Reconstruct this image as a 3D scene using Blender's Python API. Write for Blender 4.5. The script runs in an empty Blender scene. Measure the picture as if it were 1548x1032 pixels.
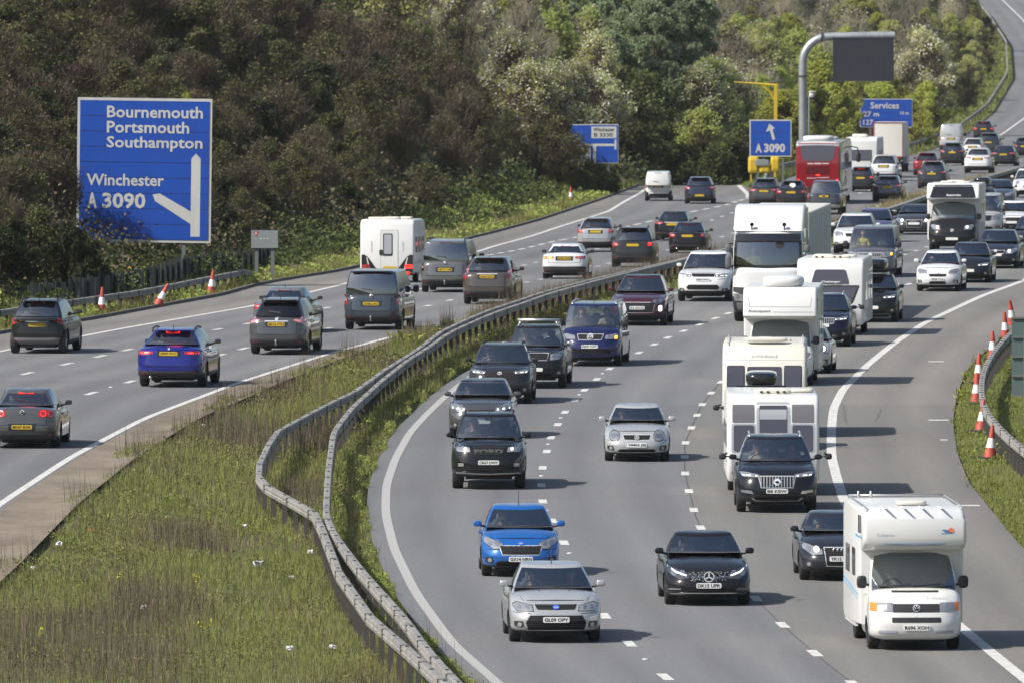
import bpy, bmesh, math, random
import numpy as np
from mathutils import Vector, Matrix
from mathutils.bvhtree import BVHTree
R_ = math.radians
SC = bpy.context.scene
COL = SC.collection
rnd = random.Random(7)
NP = np.random.default_rng(11)

# ---------------------------------------------------------------- camera, sky, sun, exposure
F = 18000.0; CX = 774.0; CY = 516.0; YH = -158.0; HC = 14.7
cd = bpy.data.cameras.new('camera'); cam = bpy.data.objects.new('camera', cd); COL.objects.link(cam)
cd.sensor_width = 36.0; cd.lens = 36.0 * F / 1548.0; cd.clip_start = 5; cd.clip_end = 9000
cam.location = (0, 0, HC); cam.rotation_euler = (R_(90) - math.atan((CY - YH) / F), 0, 0)
SC.camera = cam
cd.dof.use_dof = True; cd.dof.focus_distance = 285.0; cd.dof.aperture_fstop = 8.0
w = bpy.data.worlds.new('World'); SC.world = w; w.use_nodes = True
SUN_DIR = Vector((-0.66, -0.33, 0.67)).normalized()      # towards the sun
elev = math.asin(SUN_DIR.z); az = math.atan2(SUN_DIR.x, SUN_DIR.y)
nt = w.node_tree
sky = nt.nodes.new('ShaderNodeTexSky'); sky.sky_type = 'NISHITA'; sky.sun_disc = False
sky.sun_elevation = elev; sky.sun_rotation = az; sky.air_density = 1.0; sky.dust_density = 2.5; sky.ozone_density = 1.0
bg = nt.nodes['Background']; bg.inputs['Strength'].default_value = 0.10
nt.links.new(sky.outputs['Color'], bg.inputs['Color'])
sd = bpy.data.lights.new('sun', 'SUN'); sun = bpy.data.objects.new('sun', sd); COL.objects.link(sun)
sd.energy = 4.8; sd.angle = R_(0.6); sd.color = (1.0, 0.965, 0.91)
sun.rotation_euler = SUN_DIR.to_track_quat('Z', 'Y').to_euler()
SC.view_settings.view_transform = 'Standard'; SC.view_settings.look = 'None'
SC.view_settings.exposure = 0.46; SC.view_settings.gamma = 1.0
SC.render.resolution_x = 1024; SC.render.resolution_y = 682

# ---------------------------------------------------------------- materials
MATS = {}
def pm(name, col, rough=0.6, metal=0.0, coat=0.0, spec=0.5, emit=None, es=0.0):
    if name in MATS: return MATS[name]
    m = bpy.data.materials.new(name); m.use_nodes = True
    b = m.node_tree.nodes['Principled BSDF']
    b.inputs['Base Color'].default_value = (*col, 1); b.inputs['Roughness'].default_value = rough
    b.inputs['Metallic'].default_value = metal; b.inputs['Coat Weight'].default_value = coat
    b.inputs['Coat Roughness'].default_value = 0.04; b.inputs['Specular IOR Level'].default_value = spec
    if emit: b.inputs['Emission Color'].default_value = (*emit, 1); b.inputs['Emission Strength'].default_value = es
    MATS[name] = m; return m
class G:                                   # tiny node helper
    def __init__(s, m): s.t = m.node_tree; s.b = s.t.nodes['Principled BSDF']
    def n(s, ty, **k):
        x = s.t.nodes.new('ShaderNode' + ty)
        for a, v in k.items():
            if a in x.inputs.keys(): x.inputs[a].default_value = v
            else: setattr(x, a, v)
        return x
    def l(s, a, b): s.t.links.new(a, b)
    def ramp(s, src, stops):
        r = s.n('ValToRGB'); e = r.color_ramp.elements
        while len(e) < len(stops): e.new(0.5)
        for i, (p, c) in enumerate(stops): e[i].position = p; e[i].color = (*c, 1)
        s.l(src, r.inputs['Fac']); return r.outputs['Color']
    def noise(s, scale, detail=4, rough=0.6, vec=None, out='Fac'):
        x = s.n('TexNoise'); x.inputs['Scale'].default_value = scale; x.inputs['Detail'].default_value = detail
        x.inputs['Roughness'].default_value = rough
        if vec: s.l(vec, x.inputs['Vector'])
        return x.outputs[out]
    def mix(s, fac, a, b, mode='MIX'):
        x = s.n('Mix', data_type='RGBA', blend_type=mode)
        for inp, v in ((x.inputs[0], fac), (x.inputs[6], a), (x.inputs[7], b)):
            if isinstance(v, (int, float)): inp.default_value = v
            elif isinstance(v, tuple): inp.default_value = (*v, 1)
            else: s.l(v, inp)
        return x.outputs[2]
    def pos(s): return s.n('NewGeometry').outputs['Position']
    def mapping(s, vec, scale):
        x = s.n('Mapping'); x.inputs['Scale'].default_value = scale; s.l(vec, x.inputs['Vector']); return x.outputs['Vector']

def asphalt(name, a, b, off=.45):
    m = pm(name, a, 0.85, spec=0.25); g = G(m); p = g.pos()
    big = g.noise(0.06, 5, 0.6, g.mapping(p, (1, 0.25, 1)))
    c = g.ramp(big, [(0.3, a), (0.7, b)])
    st = g.noise(1.0, 5, 0.65, g.mapping(p, (1.1, 0.03, 1)))          # long wear streaks along the road
    c = g.mix(g.ramp(st, [(0.35, (0, 0, 0)), (0.75, (0.45, 0.45, 0.45))]), c, tuple(x * 1.22 for x in b))
    fine = g.noise(9, 3, 0.8)
    c = g.mix(0.8, c, g.ramp(g.noise(7, 4, 0.95, p), [(0.3, (0.35, 0.35, 0.35)), (0.7, (0.68, 0.68, 0.68))]), 'OVERLAY')
    sx = g.n('SeparateXYZ'); g.l(g.n('UVMap').outputs[0], sx.inputs[0])
    def mth(op, x, v): q = g.n('Math', operation=op); g.l(x, q.inputs[0]); q.inputs[1].default_value = v; return q.outputs[0]
    fr = mth('FRACT', mth('DIVIDE', mth('SUBTRACT', sx.outputs['X'], off), 3.72), 0)
    tr = g.ramp(fr, [(0.06, (.50, .50, .50)), (0.26, (.41, .41, .415)), (0.50, (.55, .55, .54)), (0.74, (.41, .41, .415)), (0.95, (.50, .50, .50))])
    c = g.mix(0.75, c, tr, 'OVERLAY')                                         # polished wheel tracks
    wn = g.n('TexWhiteNoise', noise_dimensions='1D'); g.l(mth('FLOOR', mth('DIVIDE', mth('ADD', sx.outputs['Y'], 7.0), 27.0), 0), wn.inputs['W'])
    pv = g.ramp(wn.outputs['Value'], [(0, (.455, .455, .46)), (1, (.54, .54, .535))]); c = g.mix(0.9, c, pv, 'OVERLAY')
    blot = g.noise(0.5, 3, 0.5, g.mapping(p, (1, 0.15, 1)))
    c = g.mix(g.ramp(blot, [(0.68, (0, 0, 0)), (0.78, (0.35, 0.35, 0.35))]), c, tuple(x * 0.62 for x in a))
    g.l(c, g.b.inputs['Base Color']); return m
M_ROAD = asphalt('asphalt_grey', (0.122, 0.122, 0.126), (0.146, 0.146, 0.148))
M_LANE = asphalt('asphalt_warm', (0.128, 0.125, 0.119), (0.156, 0.152, 0.143))
M_SHO = asphalt('asphalt_shoulder', (0.128, 0.122, 0.112), (0.165, 0.157, 0.145))
M_ROADL = asphalt('asphalt_left', (0.120, 0.120, 0.123), (0.146, 0.145, 0.146))
M_LINE = pm('road_paint', (0.5, 0.49, 0.46), 0.7)
g = G(M_LINE); g.l(g.ramp(g.noise(3.0, 5, 0.7, g.pos()), [(0.3, (0.32, 0.31, 0.29)), (0.55, (0.54, 0.53, 0.50))]), g.b.inputs['Base Color'])
M_CONC = pm('drain_concrete', (0.3, 0.27, 0.22), 0.9)
g = G(M_CONC); g.l(g.ramp(g.noise(0.8, 6, 0.7, g.mapping(g.pos(), (1, .3, 1))), [(0.28, (0.095, 0.072, 0.047)), (0.5, (0.165, 0.132, 0.093)), (0.72, (0.225, 0.188, 0.138))]), g.b.inputs['Base Color'])
sx = g.n('SeparateXYZ'); g.l(g.n('UVMap').outputs[0], sx.inputs[0]); q = g.n('Math', operation='DIVIDE'); g.l(sx.outputs['Y'], q.inputs[0]); q.inputs[1].default_value = 4.5; q2 = g.n('Math', operation='FRACT'); g.l(q.outputs[0], q2.inputs[0])
g.l(g.mix(g.ramp(q2.outputs[0], [(0, (.7, .7, .7)), (.035, (0, 0, 0))]), g.b.inputs['Base Color'].links[0].from_socket, (.06, .05, .035)), g.b.inputs['Base Color'])
M_GROUND = pm('grass_soil', (0.06, 0.07, 0.02), 0.95, spec=0.1); g = G(M_GROUND); p = g.pos()
c1 = g.ramp(g.noise(0.35, 6, 0.65, p), [(0.28, (0.075, 0.066, 0.034)), (0.42, (0.085, 0.095, 0.030)), (0.6, (0.13, 0.15, 0.042)), (0.78, (0.14, 0.125, 0.06))])
g.l(g.mix(0.35, c1, g.ramp(g.noise(4, 4, .8, p), [(.3, (.02, .025, .01)), (.7, (.16, .17, .06))])), g.b.inputs['Base Color'])

def leafmat(name, cols, rough=0.6, trans=0.25, patch=0.0, ramp_scale=0.5):
    m = bpy.data.materials.new(name); m.use_nodes = True; MATS[name] = m
    g = G(m); gi = g.n('NewGeometry'); oi = g.n('ObjectInfo')
    c = g.ramp(gi.outputs['Random Per Island'], [(i / max(1, len(cols) - 1), x) for i, x in enumerate(cols)])
    if patch:
        nz = g.noise(ramp_scale, 3, 0.6, gi.outputs['Position'])
        c = g.mix(g.ramp(nz, [(0.35, (0, 0, 0)), (0.65, (patch, patch, patch))]), c, cols[-1])
    hs = g.n('HueSaturation'); hs.inputs['Saturation'].default_value = 1.0
    mv = g.n('MapRange'); mv.inputs['To Min'].default_value = 0.72; mv.inputs['To Max'].default_value = 1.3
    g.l(oi.outputs['Random'], mv.inputs['Value']); g.l(mv.outputs['Result'], hs.inputs['Value'])
    mh = g.n('MapRange'); mh.inputs['To Min'].default_value = 0.485; mh.inputs['To Max'].default_value = 0.515
    mul = g.n('Math', operation='FRACT'); m7 = g.n('Math', operation='MULTIPLY'); m7.inputs[1].default_value = 7.3
    g.l(oi.outputs['Random'], m7.inputs[0]); g.l(m7.outputs[0], mul.inputs[0]); g.l(mul.outputs[0], mh.inputs['Value']); g.l(mh.outputs['Result'], hs.inputs['Hue'])
    g.l(c, hs.inputs['Color']); c = hs.outputs['Color']
    g.l(c, g.b.inputs['Base Color']); g.b.inputs['Roughness'].default_value = rough; g.b.inputs['Specular IOR Level'].default_value = 0.2
    if trans:
        tr = g.n('BsdfTranslucent'); g.l(c, tr.inputs['Color']); mx = g.n('MixShader'); mx.inputs[0].default_value = trans
        g.l(g.b.outputs[0], mx.inputs[1]); g.l(tr.outputs[0], mx.inputs[2]); g.l(mx.outputs[0], g.t.nodes['Material Output'].inputs['Surface'])
    return m
L_IVY = leafmat('leaf_dark_shaded', [(0.024, 0.030, 0.013), (0.034, 0.041, 0.018), (0.046, 0.054, 0.024)])  # ivy leaf colours taken darker to carry the cloud shade on the bank
L_GRN = leafmat('leaf_green', [(0.056, 0.068, 0.020), (0.076, 0.092, 0.027), (0.10, 0.12, 0.036)])
L_YEL = leafmat('leaf_fresh', [(0.28, 0.31, 0.05), (0.34, 0.37, 0.07), (0.44, 0.46, 0.11)], trans=0.65)  # fresh spring green, lifted further in colour to stand in for distant haze
L_OLV = leafmat('leaf_olive_shaded', [(0.062, 0.060, 0.026), (0.082, 0.078, 0.034), (0.108, 0.102, 0.046)])  # near copy of the olive leaf, cloud shade mixed into its colours
L_BRN = leafmat('twig_brown_shaded', [(0.062, 0.050, 0.030), (0.084, 0.068, 0.041), (0.112, 0.092, 0.056)], trans=0)  # brown twigs, darkened in colour for the shaded bank
L_GRY = leafmat('twig_grey', [(0.37, 0.345, 0.255), (0.43, 0.40, 0.30), (0.48, 0.45, 0.33)], trans=0.55)  # grey twigs lightened, the pale air of distance painted in
L_OLF = leafmat('leaf_olive_hazed', [(0.36, 0.39, 0.12), (0.42, 0.45, 0.15), (0.48, 0.50, 0.19)], trans=0.68)  # far copy of the olive leaf, haze brightness put into its colours
L_BLO = leafmat('blossom_white', [(0.46, 0.42, 0.36), (0.54, 0.50, 0.44), (0.62, 0.58, 0.52)], trans=0.35)
L_CON = leafmat('needle_green', [(0.20, 0.25, 0.14), (0.24, 0.29, 0.165), (0.28, 0.33, 0.195)], trans=0.6)  # evergreen needles made paler in colour, in place of thicker haze
M_BARK = pm('bark', (0.09, 0.072, 0.055), 0.9, spec=0.1)
B_GRN = leafmat('grass_green', [(0.095, 0.105, 0.030), (0.165, 0.175, 0.048), (0.25, 0.25, 0.08)], trans=0.3, patch=0.6, ramp_scale=0.6)
B_LUSH = leafmat('grass_lush', [(0.13, 0.165, 0.032), (0.20, 0.235, 0.048), (0.28, 0.30, 0.085)], trans=0.3, patch=0.3)
B_DRY = leafmat('stalk_dry', [(0.060, 0.050, 0.034), (0.11, 0.09, 0.062), (0.19, 0.16, 0.105)], trans=0)
B_STR = leafmat('grass_straw', [(0.16, 0.13, 0.07), (0.24, 0.20, 0.11), (0.30, 0.26, 0.15)], trans=0.2)

def glass(name, tint, refl=0.06):
    m = bpy.data.materials.new(name); m.use_nodes = True; t = m.node_tree; t.nodes.clear(); MATS[name] = m
    o = t.nodes.new('ShaderNodeOutputMaterial'); tr = t.nodes.new('ShaderNodeBsdfTransparent'); gl = t.nodes.new('ShaderNodeBsdfGlossy')
    tr.inputs['Color'].default_value = (*tint, 1); gl.inputs['Roughness'].default_value = 0.03; gl.inputs['Color'].default_value = (.9, .95, 1, 1)
    fr = t.nodes.new('ShaderNodeFresnel'); fr.inputs['IOR'].default_value = 1.52
    ad = t.nodes.new('ShaderNodeMath'); ad.operation = 'ADD'; ad.inputs[1].default_value = refl; ad.use_clamp = True
    mx = t.nodes.new('ShaderNodeMixShader'); L = t.links
    L.new(fr.outputs[0], ad.inputs[0]); L.new(ad.outputs[0], mx.inputs[0]); L.new(tr.outputs[0], mx.inputs[1]); L.new(gl.outputs[0], mx.inputs[2]); L.new(mx.outputs[0], o.inputs[0])
    return m
GL_F = glass('windscreen_glass', (0.74, 0.80, 0.79), 0.20)
GL_D = glass('privacy_glass', (0.10, 0.11, 0.12), 0.04)
M_BLK = pm('black_plastic', (0.018, 0.018, 0.020), 0.55)
M_GLB = pm('gloss_black', (0.010, 0.010, 0.012), 0.12, coat=0.6)
M_GRY = pm('grey_plastic', (0.11, 0.11, 0.115), 0.6)
M_TYR = pm('tyre', (0.016, 0.016, 0.017), 0.85)
M_RIM = pm('alloy', (0.42, 0.43, 0.45), 0.3, 0.85)
M_RIMD = pm('alloy_dark', (0.05, 0.05, 0.055), 0.35, 0.7)
M_BDG = pm('bright_trim', (0.60, 0.61, 0.62), 0.3, 0.3)
M_CHR = pm('chrome', (0.72, 0.73, 0.75), 0.14, 1.0)
M_SIL = pm('satin_silver', (0.5, 0.51, 0.53), 0.35, 0.7)
M_INT = pm('interior', (0.075, 0.075, 0.078), 0.9)
M_SEAT = pm('seat_fabric', (0.13, 0.13, 0.135), 0.9)
M_PW = pm('plate_white', (0.66, 0.66, 0.64), 0.5)
M_PY = pm('plate_yellow', (0.52, 0.35, 0.015), 0.5)
M_PT = pm('plate_text', (0.01, 0.01, 0.012), 0.6)
M_BLUEB = pm('plate_blue', (0.03, 0.10, 0.45), 0.5)
M_HL = pm('headlight_lens', (0.34, 0.35, 0.36), 0.12, 0.5, coat=1.0)
M_HLD = pm('headlight_dark', (0.10, 0.105, 0.11), 0.10, 0.5, coat=1.0)
M_LIT = pm('light_lit', (0.9, 0.9, 0.9), 0.3, emit=(1, 0.97, 0.9), es=1.3)
M_AMB = pm('amber_lens', (0.75, 0.20, 0.01), 0.2, coat=0.8)
M_AMBL = pm('amber_lit', (0.9, 0.3, 0.02), 0.3, emit=(1, 0.35, 0.03), es=2.5)
M_RED = pm('tail_lens', (0.32, 0.012, 0.016), 0.12, coat=1.0)
M_REDW = pm('tail_lens_clear', (0.50, 0.22, 0.22), 0.12, coat=1.0)
M_REDL = pm('tail_lit', (0.8, 0.03, 0.03), 0.25, emit=(1, 0.03, 0.02), es=1.2)
M_WHT = pm('white_gel', (0.60, 0.60, 0.585), 0.35, coat=0.3)
M_CRM = pm('cream_gel', (0.58, 0.555, 0.48), 0.4, coat=0.2)
M_GREL = pm('grey_decal', (0.32, 0.33, 0.36), 0.4)
M_PURP = pm('smoked_acrylic', (0.055, 0.050, 0.065), 0.08, coat=1.0)
M_GALV = pm('galvanised_steel', (0.30, 0.30, 0.30), 0.7, 0.0)
g = G(M_GALV); g.l(g.ramp(g.noise(2.2, 6, .7, g.pos()), [(.3, (.12, .114, .104)), (.5, (.205, .197, .183)), (.75, (.30, .29, .27))]), g.b.inputs['Base Color'])
M_RUSTP = pm('weathered_post', (0.055, 0.052, 0.047), 0.85)
M_GRIL = pm('grille_mesh', (0.012, 0.012, 0.013), 0.7, spec=.2)
g = G(M_GRIL); wv = g.n('TexWave', wave_type='BANDS', bands_direction='Z'); wv.inputs['Scale'].default_value = 7.0
tc = g.n('TexCoord'); g.l(tc.outputs['Object'], wv.inputs['Vector'])
g.l(g.ramp(wv.outputs['Fac'], [(0.4, (0.004, 0.004, 0.005)), (0.8, (0.022, 0.022, 0.024))]), g.b.inputs['Base Color'])
M_GRIV = pm('grille_bars', (0.02, 0.02, 0.022), 0.3, 0.6)
g = G(M_GRIV); wv = g.n('TexWave', wave_type='BANDS', bands_direction='X'); wv.inputs['Scale'].default_value = 4.5
tc = g.n('TexCoord'); g.l(tc.outputs['Object'], wv.inputs['Vector'])
g.l(g.ramp(wv.outputs['Fac'], [(0.5, (0.01, 0.01, 0.011)), (0.85, (0.42, 0.42, 0.43))]), g.b.inputs['Base Color'])
M_GRID = pm('grille_diamond', (0.02, 0.02, 0.022), 0.3, 0.5)
g = G(M_GRID); vo = g.n('TexVoronoi'); vo.inputs['Scale'].default_value = 26; tc = g.n('TexCoord'); g.l(tc.outputs['Object'], vo.inputs['Vector'])
g.l(g.ramp(vo.outputs['Distance'], [(0.22, (0.55, 0.55, 0.56)), (0.4, (0.01, 0.01, 0.011))]), g.b.inputs['Base Color'])
def paint(col, metal=0.35):
    k = 'paint_%d_%d_%d' % tuple(int(c * 999) for c in col)
    m = pm(k, col, 0.36, metal if .03 < max(col) < 0.55 else 0.0, coat=.45 if max(col) < .06 else 1.0, spec=.2 if max(col) < .06 else .35)
    if 'done' not in m:
        m['done'] = 1; g = G(m); p = g.pos()
        gz = g.n('SeparateXYZ'); g.l(g.n('TexCoord').outputs['Object'], gz.inputs[0])
        mr = g.n('MapRange'); mr.inputs['From Min'].default_value = 0.95; mr.inputs['From Max'].default_value = 0.25; g.l(gz.outputs['Z'], mr.inputs['Value'])
        nz = g.noise(3.5, 5, .7, p); mm = g.n('Math', operation='MULTIPLY'); g.l(mr.outputs[0], mm.inputs[0]); g.l(nz, mm.inputs[1])
        m2 = g.n('Math', operation='MULTIPLY'); m2.inputs[1].default_value = 0.02 if max(col) < .08 else (0.08 if max(col) < .3 else 0.2); g.l(mm.outputs[0], m2.inputs[0])
        g.l(g.mix(m2.outputs[0], tuple(col), (0.10, 0.098, 0.092)), g.b.inputs['Base Color'])       # road film low on the doors and bumpers
        rr = g.n('MapRange'); rr.inputs['To Min'].default_value = 0.12; rr.inputs['To Max'].default_value = 0.28; g.l(nz, rr.inputs['Value']); g.l(rr.outputs[0], g.b.inputs['Roughness'])
    return m

# ---------------------------------------------------------------- objects
def link(name, me, parent=None):
    o = bpy.data.objects.new(name, me); COL.objects.link(o)
    if parent is not None: o.parent = parent
    return o
def empty(name, loc=(0, 0, 0), rot=(0, 0, 0)):
    o = bpy.data.objects.new(name, None); COL.objects.link(o); o.location = loc; o.rotation_euler = rot; o.empty_display_size = 0.3
    return o
def tag(o, label=None, cat=None, group=None, kind=None):
    if label: o['label'] = label
    if cat: o['category'] = cat
    if group: o['group'] = group
    if kind: o['kind'] = kind
    return o
class MB:
    def __init__(s): s.v = []; s.f = []; s.m = []
    def add(s, vs, fs, mi=0):
        k = len(s.v); s.v += [tuple(x) for x in vs]; s.f += [tuple(i + k for i in q) for q in fs]; s.m += [mi] * len(fs); return s
    def box(s, c, d, mi=0, M=None):
        x, y, z = d[0] / 2, d[1] / 2, d[2] / 2
        vs = [Vector((a * x, b * y, e * z)) for e in (-1, 1) for b in (-1, 1) for a in (-1, 1)]
        if M is not None: vs = [M @ q for q in vs]
        vs = [q + Vector(c) for q in vs]
        return s.add(vs, [(0, 2, 3, 1), (4, 5, 7, 6), (0, 1, 5, 4), (2, 6, 7, 3), (0, 4, 6, 2), (1, 3, 7, 5)], mi)
    def tube(s, pts, rad, n=8, mi=0, cap=True):
        pts = [Vector(p) for p in pts]; rs = rad if isinstance(rad, (list, tuple)) else [rad] * len(pts)
        vs = []
        for i, p in enumerate(pts):
            t = (pts[min(i + 1, len(pts) - 1)] - pts[max(i - 1, 0)]).normalized()
            a = t.orthogonal().normalized() if i == 0 else (a0 - t * a0.dot(t)).normalized()
            a0 = a; b = t.cross(a)
            vs += [p + (a * math.cos(2 * math.pi * k / n) + b * math.sin(2 * math.pi * k / n)) * rs[i] for k in range(n)]
        fs = [(i * n + k, i * n + (k + 1) % n, (i + 1) * n + (k + 1) % n, (i + 1) * n + k) for i in range(len(pts) - 1) for k in range(n)]
        if cap: fs += [tuple(range(n - 1, -1, -1)), tuple((len(pts) - 1) * n + k for k in range(n))]
        return s.add(vs, fs, mi)
    def lathe(s, prof, axis='X', n=24, mi=0, c=(0, 0, 0)):          # prof: (along, radius)
        vs = []
        for h, r in prof:
            for k in range(n):
                a = 2 * math.pi * k / n; u, v = r * math.cos(a), r * math.sin(a)
                q = (h, u, v) if axis == 'X' else ((u, v, h) if axis == 'Z' else (u, h, v))
                vs.append((q[0] + c[0], q[1] + c[1], q[2] + c[2]))
        fs = [(i * n + k, i * n + (k + 1) % n, (i + 1) * n + (k + 1) % n, (i + 1) * n + k) for i in range(len(prof) - 1) for k in range(n)]
        return s.add(vs, fs, mi)
    def rbox(s, c, d, n=5.0, res=6, mi=0, M=None):                   # rounded box
        vs, fs = cube_grid(res, res, res); out = []
        for a, b, e in vs:
            r = (abs(a) ** n + abs(b) ** n + abs(e) ** n) ** (1 / n); q = Vector((a / r * d[0] / 2, b / r * d[1] / 2, e / r * d[2] / 2))
            if M is not None: q = M @ q
            out.append(q + Vector(c))
        return s.add(out, fs, mi)
    def build(s, name, mats, parent=None, smooth=False, ang=None):
        me = bpy.data.meshes.new(name); me.from_pydata([tuple(v) for v in s.v], [], s.f)
        for m in (mats if isinstance(mats, (list, tuple)) else [mats]): me.materials.append(m)
        if len(me.materials) > 1: me.polygons.foreach_set('material_index', s.m)
        if smooth: me.polygons.foreach_set('use_smooth', [True] * len(me.polygons))
        if ang: me.set_sharp_from_angle(angle=R_(ang))
        me.update(); return link(name, me, parent)
_cg = {}
def cube_grid(nx, ny, nz):
    k = (nx, ny, nz)
    if k in _cg: return _cg[k]
    idx = {}; vs = []; fs = []
    def w(i, n):
        t = i / n * 2 - 1; return math.sin(t * math.pi / 2) * .45 + t * .55
    def vid(i, j, l):
        q = (i, j, l)
        if q not in idx: idx[q] = len(vs); vs.append((w(i, nx), w(j, ny), w(l, nz)))
        return idx[q]
    for i in range(nx):
        for j in range(ny):
            fs.append((vid(i, j, 0), vid(i, j + 1, 0), vid(i + 1, j + 1, 0), vid(i + 1, j, 0)))
            fs.append((vid(i, j, nz), vid(i + 1, j, nz), vid(i + 1, j + 1, nz), vid(i, j + 1, nz)))
    for i in range(nx):
        for l in range(nz):
            fs.append((vid(i, 0, l), vid(i + 1, 0, l), vid(i + 1, 0, l + 1), vid(i, 0, l + 1)))
            fs.append((vid(i, ny, l), vid(i, ny, l + 1), vid(i + 1, ny, l + 1), vid(i + 1, ny, l)))
    for j in range(ny):
        for l in range(nz):
            fs.append((vid(0, j, l), vid(0, j, l + 1), vid(0, j + 1, l + 1), vid(0, j + 1, l)))
            fs.append((vid(nx, j, l), vid(nx, j + 1, l), vid(nx, j + 1, l + 1), vid(nx, j, l + 1)))
    _cg[k] = (vs, fs); return _cg[k]
_txt = {}
def text_mesh(s, bold=0.012):
    if (s, bold) in _txt: return _txt[(s, bold)]
    c = bpy.data.curves.new('t', 'FONT'); c.body = s; c.size = 1.0; c.offset = bold; c.resolution_u = 2; c.fill_mode = 'FRONT'
    o = bpy.data.objects.new('t', c); COL.objects.link(o)
    dg = bpy.context.evaluated_depsgraph_get(); me = bpy.data.meshes.new_from_object(o.evaluated_get(dg))
    bpy.data.objects.remove(o); bpy.data.curves.remove(c)
    P = np.array([v.co[:2] for v in me.vertices]); fs = [tuple(p.vertices) for p in me.polygons]; bpy.data.meshes.remove(me)
    lo, hi = P.min(0), P.max(0); _txt[(s, bold)] = (((P - lo) / (hi - lo)), fs); return _txt[(s, bold)]
def text(s, name, mat, w, h, x, y, z, parent=None, face=-1, bold=0.012, rot=0, slope=0.0):
    """text w x h centred at (x,z) on the plane y, facing -Y (face=-1) or +Y."""
    P, fs = text_mesh(s, bold); mb = MB(); cr, sr = math.cos(rot), math.sin(rot)
    vs = []
    for a, b in P:
        px, pz = (a - .5) * w, (b - .5) * h; px, pz = px * cr - pz * sr, px * sr + pz * cr
        if face > 0: px = -px
        vs.append((x + px, y + slope * pz, z + pz))
    mb.add(vs, fs); return mb.build(name, mat, parent)

# ---------------------------------------------------------------- the lie of the land
ZR = np.array([[0, 0], [470, 0], [560, -1.0], [674, -2.6], [789, -3.6], [845, -4.4], [930, -5.3], [1017, -5.8], [1100, -5.3], [1200, -3.8], [1320, -2.2], [1550, 1.1], [1800, 5], [2400, 14]])
ZL = np.array([[0, .7], [380, .7], [450, 0], [500, -1.], [560, -2.0], [600, -2.4], [680, -2.75], [789, -3.6], [845, -4.4], [930, -5.3], [1017, -5.8], [1100, -5.3], [1200, -3.8], [1320, -2.2], [1550, 1.1], [1800, 5], [2400, 14]])
def smooth_curve(K, step=2.0, lo=120, hi=2300, win=5):
    K = np.array(K, float); d = np.arange(lo, hi, step); s0 = (K[1, 1] - K[0, 1]) / (K[1, 0] - K[0, 0]); s1 = (K[-1, 1] - K[-2, 1]) / (K[-1, 0] - K[-2, 0])
    y = np.interp(d, K[:, 0], K[:, 1]); y = np.where(d < K[0, 0], K[0, 1] + s0 * (d - K[0, 0]), y); y = np.where(d > K[-1, 0], K[-1, 1] + s1 * (d - K[-1, 0]), y)
    ker = np.hanning(win + 2)[1:-1]; ker /= ker.sum(); yp = np.pad(y, win // 2, mode='reflect', reflect_type='odd'); y = np.convolve(yp, ker, 'valid')
    return d, y
class Curve:
    def __init__(s, K, win=5): s.d, s.y = smooth_curve(K, win=win)
    def __call__(s, d): return np.interp(d, s.d, s.y)
    def off(s, o): c = Curve.__new__(Curve); c.d = s.d; m = np.gradient(s.y, s.d); c.y = s.y + o * np.sqrt(1 + m * m); return c
    def slope(s, d): return float(s(d + 6) - s(d - 6)) / 12
zR = Curve(ZR, 15); zL = Curve(ZL, 15)
FAR = [(916, 45.5), (1009, 52.3), (1098, 59), (1199, 65), (1321, 70), (1446, 73), (1550, 75), (1800, 77)]
cRE = Curve([(150, 5.2), (200, 1.35), (223, -.33), (234, -1.18), (251, -2.04), (268, -2.66), (283, -3.01), (297, -3.14), (311, -3.05), (326, -2.80), (337, -2.44), (349, -1.98), (363, -1.35), (403, 1.75), (419, 3.6), (460, 8.4), (497, 12.6), (514, 14.1), (545, 17), (598, 21.3), (684, 28), (765, 35.2)] + [(a, b + 3) for a, b in FAR])
cLA = Curve([(200, 4.9), (224, 2.85), (234, 2.30), (243, 1.87), (289, .72), (297, .73), (306, .78), (323, 1.05), (339, 1.5), (354, 2.15), (370, 3.02), (396, 5.17), (419, 7.62), (497, 16.39), (514, 17.87), (545, 20.7), (598, 25), (684, 31.7), (765, 38.9), (916, 52.2), (1009, 59), (1098, 66), (1321, 77), (1800, 84)])
cLB = Curve([(200, 7.6), (231, 5.87), (240, 5.45), (249, 5.09), (277, 4.37), (285, 4.35), (303, 4.40), (320, 4.65), (344, 5.49), (360, 6.3), (419, 11.4), (450, 14.98), (497, 20.1), (545, 24.5), (598, 28.8), (684, 35.5), (765, 42.7), (916, 56), (1098, 70), (1321, 81), (1800, 88)])
cRS = Curve([(200, 10.6), (224, 9.6), (240, 9.0), (265, 8.3), (288, 8.06), (300, 8.2), (312, 8.38), (326, 8.75), (341, 9.21), (354, 9.83), (373, 11.15), (390, 12.48), (410, 14.24), (437, 17.25), (454, 19.5), (497, 23.9), (545, 28.3), (684, 39.3), (765, 46.5), (916, 60), (1098, 74), (1321, 85), (1800, 92)])
cRO = Curve([(200, 13.4), (268, 11.52), (298, 11.46), (313, 11.73), (333, 12.34), (350, 13.08), (366, 13.93), (379, 14.83), (402, 16.84), (454, 23), (545, 31.7), (684, 42.6), (916, 63.5), (1098, 77.5), (1800, 96)])
cE = Curve([(200, -12.9), (239, -12.5), (274, -11.8), (297, -11.0), (319, -9.85), (342, -7.9), (363, -5.7), (387, -2.7), (417, .5), (457, 4.0), (514, 7.6), (561, 11.2), (598, 14.6), (684, 22), (765, 30.2)] + FAR)
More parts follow.
